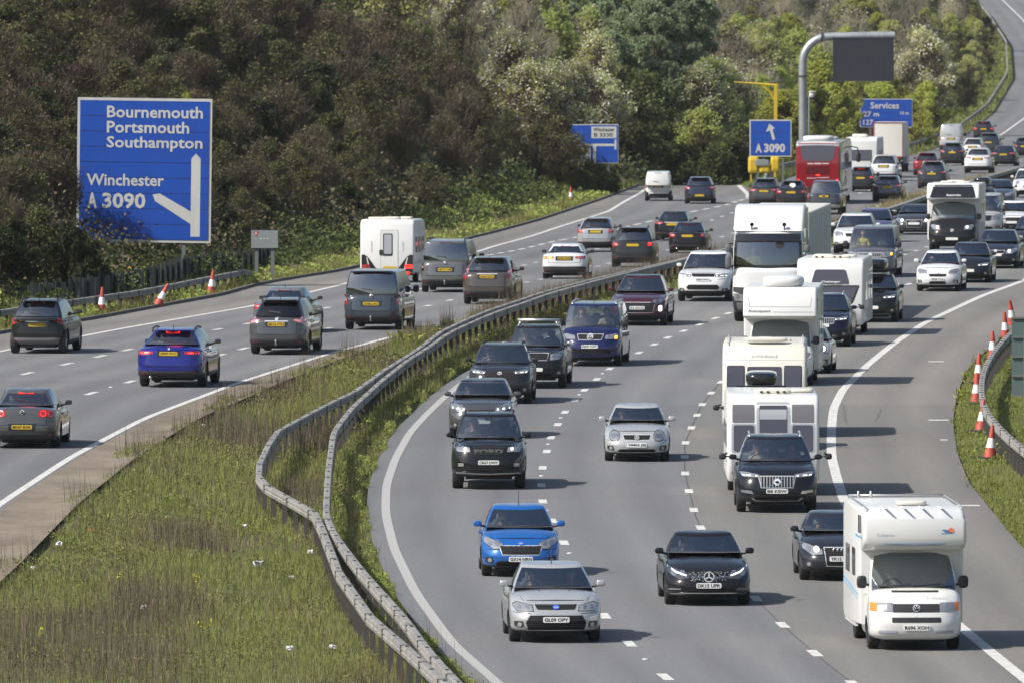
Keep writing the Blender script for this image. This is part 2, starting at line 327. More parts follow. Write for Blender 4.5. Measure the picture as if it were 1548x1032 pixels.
cD = Curve([(200, -16.5), (274, -15.5), (319, -13.5), (335, -11.84), (363, -8.90), (387, -5.98), (417, -2.92), (457, .60), (514, 4.0), (561, 7.4), (598, 10.8), (684, 18.4), (765, 26.5), (916, 41.9), (1098, 55.5), (1321, 66.4), (1800, 73.4)])
cC = Curve([(274, -19.2), (319, -17.4), (349, -14.23), (367, -11.84), (393, -8.69), (414, -6.43), (443, -3.3), (516, .75), (561, 3.8), (627, 10.2), (684, 14.8), (765, 22.8), (916, 38.2), (1098, 52), (1800, 70)])
cA = Curve([(200, -25), (274, -23), (330, -20.2), (366, -15.73), (378, -13.75), (417, -9.04), (449, -6.5), (510, -3.9), (568, -1.0), (614, 2.22), (653, 5.3), (706, 7.61), (735, 8.5), (800, 8.5)])
cB = Curve([(200, -28.5), (274, -26), (340, -22), (381, -16.38), (398, -14.03), (417, -12.1), (432, -10.5), (491, -7.2), (540, -5.0), (591, -2.0), (632, 1.5), (680, 4.9), (732, 7.8), (760, 8), (800, 8)])
cLC = Curve([(540, -1.4), (583, 2.1), (649, 9.5), (669, 12.0), (700, 14.6), (765, 19.8), (830, 26), (916, 34.5), (1009, 41.1), (1098, 48), (1199, 54), (1321, 59), (1446, 62), (1550, 63.8), (1800, 65)])
cSR = Curve([(640, 13.0), (680, 13.4), (700, 13.9), (745, 14.0), (800, 14)])
cM = Curve([(690, 14.0), (720, 15.4), (765, 17.9), (830, 23.5), (916, 31.3), (997, 37.3), (1098, 44.5), (1199, 50.6), (1321, 55.5), (1446, 58.5), (1550, 60.4), (1800, 61)])
cBK = Curve([(200, -28.5), (274, -26), (340, -22), (381, -16.38), (398, -14.03), (417, -12.1), (432, -10.5), (491, -7.2), (540, -5.0), (591, -2.0), (632, 1.5), (680, 4.9), (732, 7.8), (760, 12), (800, 19), (916, 28.8), (997, 35.5), (1098, 43), (1199, 49), (1321, 54), (1446, 57), (1550, 59), (1800, 59)])
cRAIL = Curve([(150, 3.4), (190, 0.4), (208, -.75), (219, -1.5), (230.5, -2.1), (245, -3.05), (260, -3.9), (267.7, -4.19), (288.6, -4.45), (308.5, -4.63), (323, -4.34), (340, -3.75), (355, -3.1), (374, -2.0), (393, -.45), (411, 1.2), (432, 3.4), (459, 6.6), (497, 10.2), (545, 14.4), (598, 18.7), (684, 25.4), (765, 33), (916, 47), (1009, 53.8), (1098, 60.5), (1199, 66.5), (1321, 71.5), (1800, 78.5)], win=5)
def ground(x, d):
    x = np.asarray(x, float); d = np.asarray(d, float)
    zl, zr = zL(d), zR(d); xe, xr, xb, xo = cE(d), cRE(d), cBK(d), cRO(d)
    t = np.clip((x - xe) / np.maximum(xr - xe, .5), 0, 1); z = zl + (zr - zl) * (t * t * (3 - 2 * t))
    e = np.maximum(xb - x, 0); sl = np.interp(d, [600, 700, 800, 1000], [.52, .50, .30, .22])
    b = .05 * np.minimum(e, 3) + sl * np.maximum(e - 3.2, 0)
    b = np.where(b > 16, 16 + (b - 16) * .2, b)
    b = b - 0.06 * np.clip(d - 735, 0, 60) * np.clip(1 - np.abs(x - 11) / 6, 0, 1) * (d < 800)
    z = z + b
    r = np.maximum(x - xo, 0); z = z - .10 * np.clip(r - 1.5, 0, 40) + .02 * np.minimum(r, 3)
    return z
def base_z(x, d): return float(ground(x, d))
def unp(u, v, h=0.0, left=None):
    """pixel of the photograph -> point of the road or ground (h above it)"""
    ds = np.arange(200, 2200, .5); xs = (u - CX) / F * ds
    f = HC - (ground(xs, ds) + h) - (v - YH) / F * ds
    i = int(np.argmax(f < 0)); k = f[i - 1] / (f[i - 1] - f[i]); d = ds[i - 1] + .5 * k
    return Vector(((u - CX) / F * d, d, base_z((u - CX) / F * d, d)))
def at(u, v, d): return Vector(((u - CX) / F * d, d, HC - (v - YH) / F * d))
def struct(o): o['kind'] = 'structure'; return o

# terrain sheet
ys = np.concatenate([np.arange(140, 820, 3.0), np.arange(820, 2300, 10.0)])
xs = np.concatenate([np.arange(-120, -30, 6.0), np.arange(-30, 40, .8), np.arange(40, 160, 4.0)])
X, Y = np.meshgrid(xs, ys); Z = ground(X, Y)
drop = ((X > cE(Y) - .3) & (X < cE(Y) + np.interp(Y, [250, 335, 380, 402], [2.0, 1.4, .6, .2]) + .05) & (Y < 404)) | ((X > cB(Y) - .3) & (X < cE(Y) + .3) & (Y < 705)) | ((X > cM(Y) - .5) & (X < cE(Y) + .3) & (Y > 690)) | ((X > cRE(Y) - .6) & (X < cRO(Y) + .3)) | ((X > cA(Y) - 1) & (X < 14.6) & (Y > 690) & (Y < 772))
Z = Z - np.where(drop, .08, 0.0) + np.where(~drop, NP.normal(0, .02, X.shape), 0)
ny, nx = X.shape; V = np.stack([X, Y, Z], -1).reshape(-1, 3)
I = np.arange(ny * nx).reshape(ny, nx); Q = np.stack([I[:-1, :-1], I[:-1, 1:], I[1:, 1:], I[1:, :-1]], -1).reshape(-1, 4)
me = bpy.data.meshes.new('ground'); me.from_pydata(V.tolist(), [], Q.tolist()); me.materials.append(M_GROUND); me.polygons.foreach_set('use_smooth', [True] * len(me.polygons))
struct(link('ground', me))

def strip(name, fa, fb, d0, d1, mat, h=0.0, n=6, step=3.0, zf=None, parent=None):
    ds = np.arange(d0, d1 + .01, step); mb = MB(); zf = zf or (lambda x, d: ground(x, d))
    for d in ds:
        a, b = float(fa(d)), float(fb(d)); x = np.linspace(a, b, n + 1); z = zf(x, np.full_like(x, d)) + h
        mb.v += [(float(x[i]), float(d), float(z[i])) for i in range(n + 1)]
    k = n + 1
    for i in range(len(ds) - 1):
        for j in range(n): mb.f.append((i * k + j, i * k + j + 1, (i + 1) * k + j + 1, (i + 1) * k + j)); mb.m.append(0)
    o = mb.build(name, mat, parent, smooth=True); uv = o.data.uv_layers.new(name='UVMap'); W = [np.linspace(0, float(fb(d) - fa(d)), n + 1) for d in ds]
    li = np.empty(len(o.data.loops), np.int32); o.data.loops.foreach_get('vertex_index', li); U = np.array(W).reshape(-1); Vv = np.repeat(ds, k)
    uv.data.foreach_set('uv', np.stack([U[li], Vv[li]], 1).astype(np.float32).reshape(-1)); return o
zl_ = lambda x, d: zL(d) + 0 * x
zr_ = lambda x, d: zR(d) + 0 * x
zs_ = lambda x, d: zL(d) - .06 * np.clip(d - 735, 0, 60) + 0 * x
# right carriageway: two grey lanes, a warmer inside lane, the hard shoulder
struct(strip('road', cRE.off(-.45), cLB, 150, 1700, M_ROAD, 0, 6, zf=zr_))
struct(strip('road_lane', cLB, cRS, 150, 1700, M_LANE, 0, 4, zf=zr_))
struct(strip('road_shoulder', cRS, cRO, 150, 1700, M_SHO, 0, 4, zf=zr_))
# left carriageway, the slip road and the mainline beyond the gore
struct(strip('road', cA, cE.off(.25), 200, 698, M_ROADL, 0, 8, zf=zl_))
struct(strip('road_shoulder', cB, cA, 200, 698, M_SHO, 0, 3, zf=zl_))
struct(strip('slip_road', cB, cSR.off(.3), 698, 772, M_SHO, 0, 4, 2.0, zf=zs_))
struct(strip('road', cM, cE.off(.25), 698, 1700, M_ROADL, 0, 6, 4.0, zf=zl_))
struct(strip('drain_channel', cE.off(.25), lambda d: cE(d) + float(np.interp(d, [250, 335, 380, 402], [2.0, 1.4, .6, .25])), 200, 402, M_CONC, .012, 4, zf=lambda x, d: zL(d) - .02 + .05 * np.abs(np.linspace(-1, 1, len(x)))))
def line(fc, d0, d1, wd, zf, step=3.0): return struct(strip('road_marking', fc.off(-wd / 2), fc.off(wd / 2), d0, d1, M_LINE, .006, 1, step, zf))
M_LINE2 = pm('worn_edge_paint', (.33, .325, .31), .8); line(cRE, 150, 1600, .21, zr_).data.materials[0] = M_LINE2; line(cRS, 150, 1600, .25, zr_)
line(cA, 200, 735, .22, zs_); line(cE, 200, 1600, .20, zl_); line(cSR, 692, 746, .28, zs_, 2); line(cLC, 698, 1600, .2, zl_)
def dashes(fc, ds, ln, wd, zf):
    mb = MB(); a, b = fc.off(-wd / 2), fc.off(wd / 2)
    for d in ds:
        for k, q in enumerate((d - ln * .55, d + ln * .45)):
            mb.v += [(float(a(q)), q, float(zf(0, q)) + .006), (float(b(q)), q, float(zf(0, q)) + .006)]
        n = len(mb.v); mb.f.append((n - 4, n - 3, n - 1, n - 2)); mb.m.append(0)
    return struct(mb.build('lane_marking', M_LINE))
def series(knots, d1):
    out = list(knots); 
    while out[-1] < d1: out.append(out[-1] + 8.6)
    return out
dashes(cLA, [206, 215] + series([224, 234, 243, 252.5, 261.5, 270.5, 280, 289, 297, 306, 315, 323, 331, 339, 347, 354, 362, 370, 376.5, 383, 390, 396, 402, 408, 414, 419, 428, 437, 446], 1500), 1.9, .2, zr_)
dashes(cLB, [213, 222] + series([231, 240, 249, 258.5, 268, 277, 285, 294, 303, 312, 320, 329, 337, 344, 352, 360, 368, 376, 384, 392, 400, 408, 416], 1500), 1.9, .2, zr_)
dashes(cD, series([290, 298, 306.5, 315, 325, 335, 343, 353, 363, 368, 378, 387, 397, 407, 417, 425, 436, 447, 457], 1500), 1.9, .2, zl_)
dashes(cC, series([330, 340, 349, 356, 362, 367, 376, 386, 393, 404, 414, 424, 434, 443], 690), 1.9, .2, zl_)
dashes(cLC, np.arange(545, 690, 6.0), 3.6, .22, zl_)
dashes(cLC.off(3.7), np.arange(700, 1500, 9.0), 2, .2, zl_)
sd_ = MB(); sd_.lathe([(0, .07), (.02, .06), (.025, .001)], 'Z', 8)
for i, (fc, d, zf) in enumerate([(cLA, q, zr_) for q in (229, 247, 266, 284.5, 301.5, 319, 335, 350.5, 366)] + [(cD, q, zl_) for q in (303, 320, 339, 358, 382, 412)]):
    if i == 0: st0 = sd_.build('road_stud', M_LINE); o = st0
    else: o = st0.copy(); COL.objects.link(o)
    o.location = (float(fc(d)), d, float(zf(0, d)) + .004); tag(o, 'small white reflective stud set in the tarmac between two lane dashes', 'road stud', 'studs along the lane lines')
# kerb along the left hard shoulder
mb = MB()
for d in np.arange(260, 735, 3.0):
    x0, x1 = float(cB(d)), float(cB(d + 3)); z0, z1 = float(zL(d)), float(zL(d + 3))
    mb.add([(x0 - .16, d, z0 - .1), (x0, d, z0 - .1), (x0, d, z0 + .1), (x0 - .16, d, z0 + .1), (x1 - .16, d + 3, z1 - .1), (x1, d + 3, z1 - .1), (x1, d + 3, z1 + .1), (x1 - .16, d + 3, z1 + .1)], [(3, 2, 6, 7), (1, 5, 6, 2), (0, 1, 2, 3), (0, 3, 7, 4)])
struct(mb.build('kerb', pm('kerb_stone', (.10, .092, .075), .9)))
# tar-sealed cracks and the seam between lanes on the right carriageway
mb = MB()
def crack(pts, wd=.05):
    for (x0, d0), (x1, d1) in zip(pts[:-1], pts[1:]):
        mb.add([(x0 - wd, d0, float(zR(d0)) + .004), (x0 + wd, d0, float(zR(d0)) + .004), (x1 + wd, d1, float(zR(d1)) + .004), (x1 - wd, d1, float(zR(d1)) + .004)], [(0, 1, 2, 3)])
crack([(float(cLB(d)) + rnd.uniform(-.012, .012), float(d)) for d in np.arange(190, 460, 1.5)], .012)
for (x0, d0, x1, d1) in ((8.6, 352, 12.4, 353), (9.3, 331, 9.6, 345), (10.2, 333, 10.6, 341), (-1.5, 352, 4.5, 353)):
    n = 14; crack([(x0 + (x1 - x0) * i / n + rnd.uniform(-.06, .06), d0 + (d1 - d0) * i / n + rnd.uniform(-.25, .25)) for i in range(n + 1)], .010)
struct(mb.build('tar_seam', pm('tar', (.05, .05, .05), .8)))
mb = MB()
for (u, v, w_) in ((1416, 547, 25), (1420, 635.5, 28), (1428, 665.5, 10), (1465, 765, 28)):
    p = unp(u, v); mb.add([(p.x - w_ / 100, p.y, float(zR(p.y)) + .006), (p.x + w_ / 100, p.y, float(zR(p.y)) + .006), (p.x + w_ / 100, p.y + .6, float(zR(p.y)) + .006), (p.x - w_ / 100, p.y + .6, float(zR(p.y)) + .006)], [(0, 1, 2, 3)])
struct(mb.build('survey_marking', M_LINE))

# ---------------------------------------------------------------- vegetation
def vnoise(x, y, s, seed):
    r = np.random.default_rng(seed); g_ = r.random((256, 256)); u, v = np.asarray(x) / s, np.asarray(y) / s
    i, j = np.floor(u).astype(int), np.floor(v).astype(int); fu, fv = u - i, v - j; fu = fu * fu * (3 - 2 * fu); fv = fv * fv * (3 - 2 * fv); i %= 256; j %= 256; i1 = (i + 1) % 256; j1 = (j + 1) % 256
    return (g_[i, j] * (1 - fu) + g_[i1, j] * fu) * (1 - fv) + (g_[i, j1] * (1 - fu) + g_[i1, j1] * fu) * fv
def soup(name, V, k, mats, mi=None, parent=None, only_mesh=False):
    """V: (n,k,3) separate little faces with k corners"""
    n = len(V); me = bpy.data.meshes.new(name); me.vertices.add(n * k); me.vertices.foreach_set('co', V.reshape(-1).astype(np.float32))
    me.loops.add(n * k); me.loops.foreach_set('vertex_index', np.arange(n * k, dtype=np.int32)); me.polygons.add(n); me.polygons.foreach_set('loop_start', np.arange(0, n * k, k, dtype=np.int32))
    for m in (mats if isinstance(mats, (list, tuple)) else [mats]): me.materials.append(m)
    if mi is not None: me.polygons.foreach_set('material_index', mi.astype(np.int32))
    me.update(calc_edges=True); me.validate()
    return me if only_mesh else link(name, me, parent)
def blades(P, h, w, lean, rng):
    """triangles standing on the points P (n,3)"""
    n = len(P); a = rng.uniform(0, 2 * np.pi, n); t = np.stack([np.cos(a), np.sin(a) * .4, np.zeros(n)], 1) * (w / 2)[:, None]
    ln = np.stack([rng.normal(0, 1, n), rng.normal(0, 1, n), np.zeros(n)], 1) * (lean * h)[:, None]; up = np.stack([np.zeros(n), np.zeros(n), h], 1)
    return np.stack([P - t, P + t, P + up + ln], 1)
def scatter(n, d0, d1, fa, fb, rng, power=1.6):
    q = rng.random(n); e = 1 - power; d = (d0 ** e + q * (d1 ** e - d0 ** e)) ** (1 / e); a, b = fa(d), fb(d); x = a + (b - a) * rng.random(n); return x, d
def field(name, n, d0, d1, fa, fb, mat, hlo, hhi, w, keep=None, lean=.25, seed=1, hmap=None, power=1.6):
    rng = np.random.default_rng(seed); x, d = scatter(n, d0, d1, fa, fb, rng, power)
    if keep is not None: m = keep(x, d, rng.random(n)); x, d = x[m], d[m]
    h = rng.uniform(hlo, hhi, len(x)) * (hmap(x, d) if hmap else 1); P = np.stack([x, d, ground(x, d) - .03], 1)
    o = soup(name, blades(P, h, w * (d / 260) * rng.uniform(.6, 1.4, len(x)), lean, rng), 3, mat); o['kind'] = 'stuff'; return o
chan = lambda d: cE(d) + np.interp(d, [250, 335, 380, 402, 800], [1.95, 1.35, .55, .25, .3]) + 1.1 * (vnoise(d, d * 0, 3.0, 5) - .55) * np.interp(d, [200, 380, 420], [1, .8, .2]) + .4 * (vnoise(d, d * 0, .9, 15) - .5)
medr = lambda d: cRE(d) - np.interp(d, [200, 300, 420], [.55, .5, .6]) + .35 * (vnoise(d, d * 0, 2.0, 6) - .6)
field('grass', 170000, 200, 560, chan, medr, B_GRN, .10, .34, .022, lambda x, d, r: r < (.10 + 1.1 * vnoise(x, d / 3, 1.1, 3)) * np.clip(3.5 * (vnoise(x, d / 5, 2.4, 91) - .22), .12, 1), seed=21, hmap=lambda x, d: .45 + .9 * vnoise(x, d / 4, 1.5, 33))
field('dry_grass', 80000, 200, 480, chan, medr, B_STR, .06, .26, .017, lambda x, d, r: r < .25 + 1.5 * (vnoise(x, d / 3, 1.4, 71) - .35), .45, seed=34)
field('dead_grass', 50000, 200, 480, chan, medr, B_DRY, .06, .30, .017, lambda x, d, r: r < 2.2 * (vnoise(x, d / 4, 1.7, 72) - .45), .4, seed=35)
field('grass', 70000, 200, 480, lambda d: cRAIL(d) - .3, medr, B_LUSH, .05, .20, .024, lambda x, d, r: r < 1.3 * vnoise(x, d / 3, .9, 9) - .1, seed=22)
field('grass', 90000, 200, 420, chan, lambda d: cRAIL(d), B_LUSH, .08, .24, .024, lambda x, d, r: r < 3.2 * (vnoise(x, d / 5, 2.4, 91) - .52), seed=27)
def clumps(name, n, d0, d1, fa, fb, mat, sz, hh, seed, thr=.35, sc=1.0):
    rng = np.random.default_rng(seed); x, d = scatter(n, d0, d1, fa, fb, rng); q = vnoise(x, d / 2.5, sc, seed); m = rng.random(n) < 2.2 * (q - thr); x, d, q = x[m], d[m], q[m]
    z = ground(x, d) + (rng.random(len(x)) ** 1.2) * hh * np.clip(2.2 * (q - thr), .15, 1); c = np.stack([x, d, z], 1); s = sz * (d / 270) * rng.uniform(.5, 1.5, len(x)); u = rng.normal(size=(len(x), 3)); u /= np.linalg.norm(u, axis=1)[:, None]; w_ = np.cross(u, rng.normal(size=(len(x), 3))); w_ /= np.linalg.norm(w_, axis=1)[:, None]; u *= s[:, None]; w_ *= (s * .5)[:, None]
    soup(name, np.stack([c - u - w_, c + u - w_, c + u + w_, c - u + w_], 1), 4, mat)['kind'] = 'stuff'
clumps('weeds', 160000, 200, 520, chan, medr, B_GRN, .022, .28, 81); clumps('weeds', 120000, 200, 520, lambda d: cRAIL(d) - .2, medr, B_LUSH, .022, .26, 82, .38, .8); clumps('weeds', 60000, 200, 520, chan, medr, B_DRY, .02, .30, 83, .5, 1.4); clumps('weeds', 70000, 235, 460, lambda d: cRO(d), lambda d: cRO(d) + 9, B_LUSH, .022, .2, 84)
clumps('weeds', 60000, 380, 740, lambda d: cBK(d) - 4.6, lambda d: cB(d) - .1, B_LUSH, .028, .35, 85, .32, 1.6); clumps('weeds', 60000, 380, 760, lambda d: cBK(d) - 5.5, lambda d: cB(d) - 1.6, L_GRN, .035, 1.0, 86, .35, 2.2)
def dryk(x, d, r):
    t = (x - chan(d)) / np.maximum(medr(d) - chan(d), .5); edge = np.exp(-(t / .16) ** 2); pat = np.clip(4 * (.46 - vnoise(x, d / 5, 2.4, 91)), 0, 1)
    return r < np.where(x > cRAIL(d), .10, np.maximum(.55 * edge * (d > 262) * (vnoise(x, d / 5, 1.3, 61) * 1.6), pat) * .9 + .08)
field('dry_stalks', 70000, 200, 480, chan, medr, B_DRY, .30, .85, .014, dryk, .10, seed=23, hmap=lambda x, d: .55 + .9 * vnoise(x, d / 3, 1.3, 12))
field('dry_stalks', 26000, 395, 760, lambda d: cE(d) + .2, lambda d: cRAIL(d) - .2, B_STR, .15, .55, .02, None, .25, seed=24, power=1.2)
field('dry_stalks', 9000, 395, 620, lambda d: cE(d) + .3, lambda d: cRAIL(d) - .1, B_DRY, .4, 1.0, .016, None, .15, seed=25, power=1.2)
field('grass', 90000, 235, 460, lambda d: cRO(d) - .15 + .3 * vnoise(d, d * 0, 2, 3), lambda d: cRO(d) + 9, B_LUSH, .05, .20, .022, None, .3, seed=26)
field('grass', 70000, 372, 745, lambda d: cBK(d) - 3.8, lambda d: cB(d) - .12, B_GRN, .08, .30, .03, lambda x, d, r: r < .4 + .8 * vnoise(x, d / 3, 1.4, 8), .3, seed=28, power=1.3)
field('grass', 8000, 395, 745, lambda d: cBK(d) - 3.6, lambda d: cB(d) - .8, B_STR, .15, .45, .022, None, .2, seed=29, power=1.2)
field('grass', 9000, 698, 800, lambda d: cSR(d) + .5, lambda d: np.maximum(cM(d) - .3, cSR(d) + .6), B_LUSH, .1, .35, .03, None, .3, seed=30)
field('grass', 14000, 800, 1500, lambda d: cM(d) - 3.5, lambda d: cM(d) - .3, B_GRN, .1, .4, .03, None, .3, seed=31, power=1.2)
rng = np.random.default_rng(77)
def fl(n, u0, v0, sx, sy, mat, name):
    P = []
    for _ in range(n):
        p = unp(u0 + rng.normal(0, sx), v0 + rng.normal(0, sy)); P.append(p)
    V = []
    for p in P:
        for _ in range(5):
            c = np.array(p) + [rng.normal(0, .03), rng.normal(0, .03), rng.uniform(.2, .36)]; q = rng.normal(0, .018, (4, 3)); q -= q.mean(0); V.append(c + q)
    return np.array(V)
Vf = np.concatenate([fl(a, b, c, e, f, 0, 0) for a, b, c, e, f in ((5, 182, 889, 7, 2), (9, 295, 898, 8, 4), (6, 305, 964, 7, 2), (5, 60, 978, 5, 2), (8, 1490, 690, 12, 12), (8, 1450, 600, 8, 14), (8, 1530, 705, 10, 5))])
soup('yellow_flowers', Vf, 4, leafmat('petal_yellow', [(.55, .48, .03), (.7, .6, .05)], trans=.2))['kind'] = 'stuff'
# rough cover of ivy, bramble and dead stems over the banks
def cover(name, n, d0, d1, e0, e1, mat, sz, hh, seed, power=1.4):
    rng = np.random.default_rng(seed); x, d = scatter(n, d0, d1, lambda d: cBK(d) - e1, lambda d: cBK(d) - e0, rng, power); m = (x > -.0475 * d) & (x < .05 * d); x, d = x[m], d[m]
    z = ground(x, d) + rng.random(len(x)) ** 1.5 * hh * (.3 + 1.2 * vnoise(x, d / 2, 2.2, seed)); c = np.stack([x, d, z], 1); s = sz * (d / 450) * rng.uniform(.5, 1.4, len(x))
    u = rng.normal(size=(len(x), 3)); u /= np.linalg.norm(u, axis=1)[:, None]; w_ = np.cross(u, rng.normal(size=(len(x), 3))); w_ /= np.linalg.norm(w_, axis=1)[:, None]; u *= s[:, None]; w_ *= (s * .7)[:, None]
    soup(name, np.stack([c - u - w_, c + u - w_, c + u + w_, c - u + w_], 1), 4, mat)['kind'] = 'stuff'
cover('undergrowth', 90000, 380, 800, 4.2, 36, L_IVY, .07, 1.0, 41); cover('undergrowth', 60000, 380, 800, 4.2, 30, L_OLV, .06, 1.1, 42); cover('undergrowth', 90000, 380, 620, 3.5, 34, L_BRN, .05, 1.5, 44); cover('undergrowth', 40000, 800, 1600, 3, 60, L_OLF, .07, 1.2, 43)
# trees and bushes: a few templates of each kind, each one placed is a thing of its own with trunk and crown
def tree_meshes(kind, seed, H, R, n, leafs, base=.12, twigs=1500, lsz=.09, shape=1.0, K=46):
    rng = np.random.default_rng(seed); th = rng.uniform(0, 2 * np.pi, K); cz = rng.random(K) ** .8; rad = (np.sin(np.pi * np.clip(cz * .86 + .10, 0, 1)) ** shape) * R * np.sqrt(rng.random(K)) * rng.uniform(.75, 1.15, K)
    cc = np.stack([rad * np.cos(th), rad * np.sin(th), H * (base + (1 - base) * cz)], 1); cr = R * rng.uniform(.16, .34, K)
    k = rng.integers(0, K, n); dv = rng.normal(size=(n, 3)); dv /= np.linalg.norm(dv, axis=1)[:, None]; P = cc[k] + dv * (cr[k] * rng.random(n) ** .45)[:, None] * [1, 1, .85]
    P[:, 2] = np.maximum(P[:, 2], .05); s = lsz * rng.uniform(.5, 1.4, n); u = rng.normal(size=(n, 3)); u /= np.linalg.norm(u, axis=1)[:, None]; w_ = np.cross(u, rng.normal(size=(n, 3))); w_ /= np.linalg.norm(w_, axis=1)[:, None]; u *= s[:, None]; w_ *= (s * .65)[:, None]
    L = np.stack([P - u - w_, P + u - w_, P + u + w_, P - u + w_], 1)
    mats = [m for m, _ in leafs]; pr = np.array([p for _, p in leafs], float); pr /= pr.sum(); cm = rng.random((K, 1)) < 0; mi = rng.choice(len(mats), n, p=pr)
    # twigs fan outwards and upwards through every clump
    kt = rng.integers(0, K, twigs); S = cc[kt] * [.8, .8, .82] + rng.normal(0, .25 * R / 2, (twigs, 3)); S[:, 2] = np.maximum(S[:, 2], .1)
    D = cc[kt] * [1, 1, 0] / R * .8 + rng.normal(0, .45, (twigs, 3)) + [0, 0, .9]; D /= np.linalg.norm(D, axis=1)[:, None]; ln = rng.uniform(.25, .75, twigs) * R / 2; wd = rng.uniform(.006, .016, twigs); sd = np.cross(D, rng.normal(size=(twigs, 3))); sd /= np.linalg.norm(sd, axis=1)[:, None]; sd *= wd[:, None]
    T = np.stack([S - sd, S + sd, S + D * ln[:, None] + sd * .4, S + D * ln[:, None] - sd * .4], 1)
    tw = {'brown_twig': L_BRN, 'grey_twig': L_GRY}.get(kind, L_BRN); mats2 = mats + [tw]
    me = soup('crown', np.concatenate([L, T]), 4, mats2, np.concatenate([mi, np.full(twigs, len(mats))]), only_mesh=True)
    mb = MB(); r0 = .05 * H ** .7; top = Vector((rng.normal(0, .15 * R), rng.normal(0, .15 * R), H * .72)); mid = Vector((rng.normal(0, .08 * R), rng.normal(0, .08 * R), H * .35)); mb.tube([(0, 0, -.4), (0, 0, .1), mid, top], [r0 * 1.3, r0, r0 * .7, r0 * .2], 7)
    for i in rng.choice(K, 14, replace=False):
        c = Vector(cc[i]); b = Vector((0, 0, 0)).lerp(mid, min(1, c.z / H * 1.2)) + Vector((0, 0, .1)); mb.tube([b, b.lerp(c, .5) + Vector((0, 0, .06 * H)), c], [r0 * .5, r0 * .3, r0 * .1], 5)
    t = mb.build('trunk', M_BARK, None, True); tm = t.data; bpy.data.objects.remove(t); return me, tm, H
KIND = {}
def defkind(k, label, cat, name, grp, *variants): KIND[k] = (label, cat, name, grp, [tree_meshes(k, *v[0], **v[1]) for v in variants])
_v = lambda s, H, R, n, l, **k: ((s, H, R, n, l), k)
defkind('ivy', 'dark green ivy clad bush on the wooded bank', 'bush', 'ivy_bush', 'dark ivy bushes', _v(1, 4, 1.9, 9500, [(L_IVY, 8), (L_GRN, 2)], lsz=.062, twigs=700), _v(2, 3.4, 2.2, 9500, [(L_IVY, 9), (L_OLV, 2)], lsz=.062, twigs=700))
defkind('green', 'mid green leafy bush along the verge', 'bush', 'leafy_bush', 'mid green bushes', _v(3, 3.2, 1.9, 9000, [(L_GRN, 6), (L_IVY, 2), (L_OLV, 2)], lsz=.058, twigs=900), _v(4, 4.2, 2.0, 9000, [(L_GRN, 5), (L_OLV, 4)], lsz=.058, twigs=900))
defkind('fresh', 'yellow green shrub in fresh spring leaf', 'shrub', 'spring_shrub', 'fresh spring shrubs', _v(5, 4, 1.9, 8500, [(L_YEL, 6), (L_OLF, 3)], lsz=.055, twigs=900), _v(6, 4.6, 1.7, 8500, [(L_YEL, 7), (L_OLF, 3)], lsz=.055, twigs=1200))
defkind('olive', 'olive brown tree just coming into leaf', 'tree', 'budding_tree', 'trees coming into leaf', _v(7, 5.5, 2.1, 4200, [(L_OLV, 6), (L_GRN, 2)], lsz=.065, twigs=2600), _v(8, 5, 2.2, 3800, [(L_OLV, 7), (L_GRN, 2)], lsz=.065, twigs=2800))
defkind('hazel', 'pale olive tree in young leaf in the distant wood', 'tree', 'hazel_tree', 'pale distant trees', _v(27, 5.5, 2.1, 4600, [(L_OLF, 6), (L_YEL, 1)], lsz=.07, twigs=2600), _v(28, 6, 2.2, 4200, [(L_OLF, 7), (L_GRY, 2)], lsz=.07, twigs=3000))
defkind('brown_twig', 'bare brown twiggy tree in the thicket', 'tree', 'bare_tree', 'bare brown trees', _v(9, 5.5, 2.1, 900, [(L_OLV, 3), (L_BRN, 4)], lsz=.06, twigs=6500), _v(10, 4.6, 2.3, 1100, [(L_IVY, 2), (L_BRN, 5)], lsz=.06, twigs=6500))
defkind('grey_twig', 'bare grey twiggy tree in the distant wood', 'tree', 'grey_tree', 'bare grey trees', _v(11, 6.5, 2.1, 900, [(L_OLV, 4), (L_GRY, 3)], lsz=.07, twigs=6500, shape=.8), _v(12, 6, 2.3, 1400, [(L_OLV, 5), (L_GRY, 2)], lsz=.07, twigs=6000))
defkind('blossom', 'white blossoming blackthorn tree', 'tree', 'blossom_tree', 'white blossom trees', _v(13, 6, 2.2, 6000, [(L_BLO, 5), (L_OLF, 6)], lsz=.048, twigs=3800), _v(14, 5.4, 2.3, 5500, [(L_BLO, 4), (L_OLF, 7)], lsz=.048, twigs=4200))
defkind('conifer', 'dark blue green evergreen in the middle of the wood', 'tree', 'evergreen_tree', 'dark evergreens', _v(15, 9, 2.3, 14000, [(L_CON, 8), (L_IVY, 1)], lsz=.08, twigs=400, shape=.7), _v(16, 8, 2.6, 14000, [(L_CON, 7), (L_GRN, 2)], lsz=.08, twigs=400))
ntree = [0]
def tree(k, x, d, s=1.0, sx=None, dz=0, label=None):
    lab, cat, nm, grp, vs = KIND[k]; cm, tm, H = vs[rnd.randrange(len(vs))]; r = empty(nm, (x, d, base_z(x, d) - .1 + dz), (0, 0, rnd.uniform(0, 6.28))); q = sx or s * rnd.uniform(.85, 1.2); r.scale = (q, q, s)
    link('trunk', tm, r); link('crown', cm, r); tag(r, label or lab, cat, grp); ntree[0] += 1; return r
def pick(w_):
    r = rnd.random() * sum(w_.values())
    for k, v in w_.items():
        r -= v
        if r <= 0: return k
    return k
def uof(x, d): return CX + x / d * F
def vof(z, d): return YH + (HC - z) / d * F
taken = []
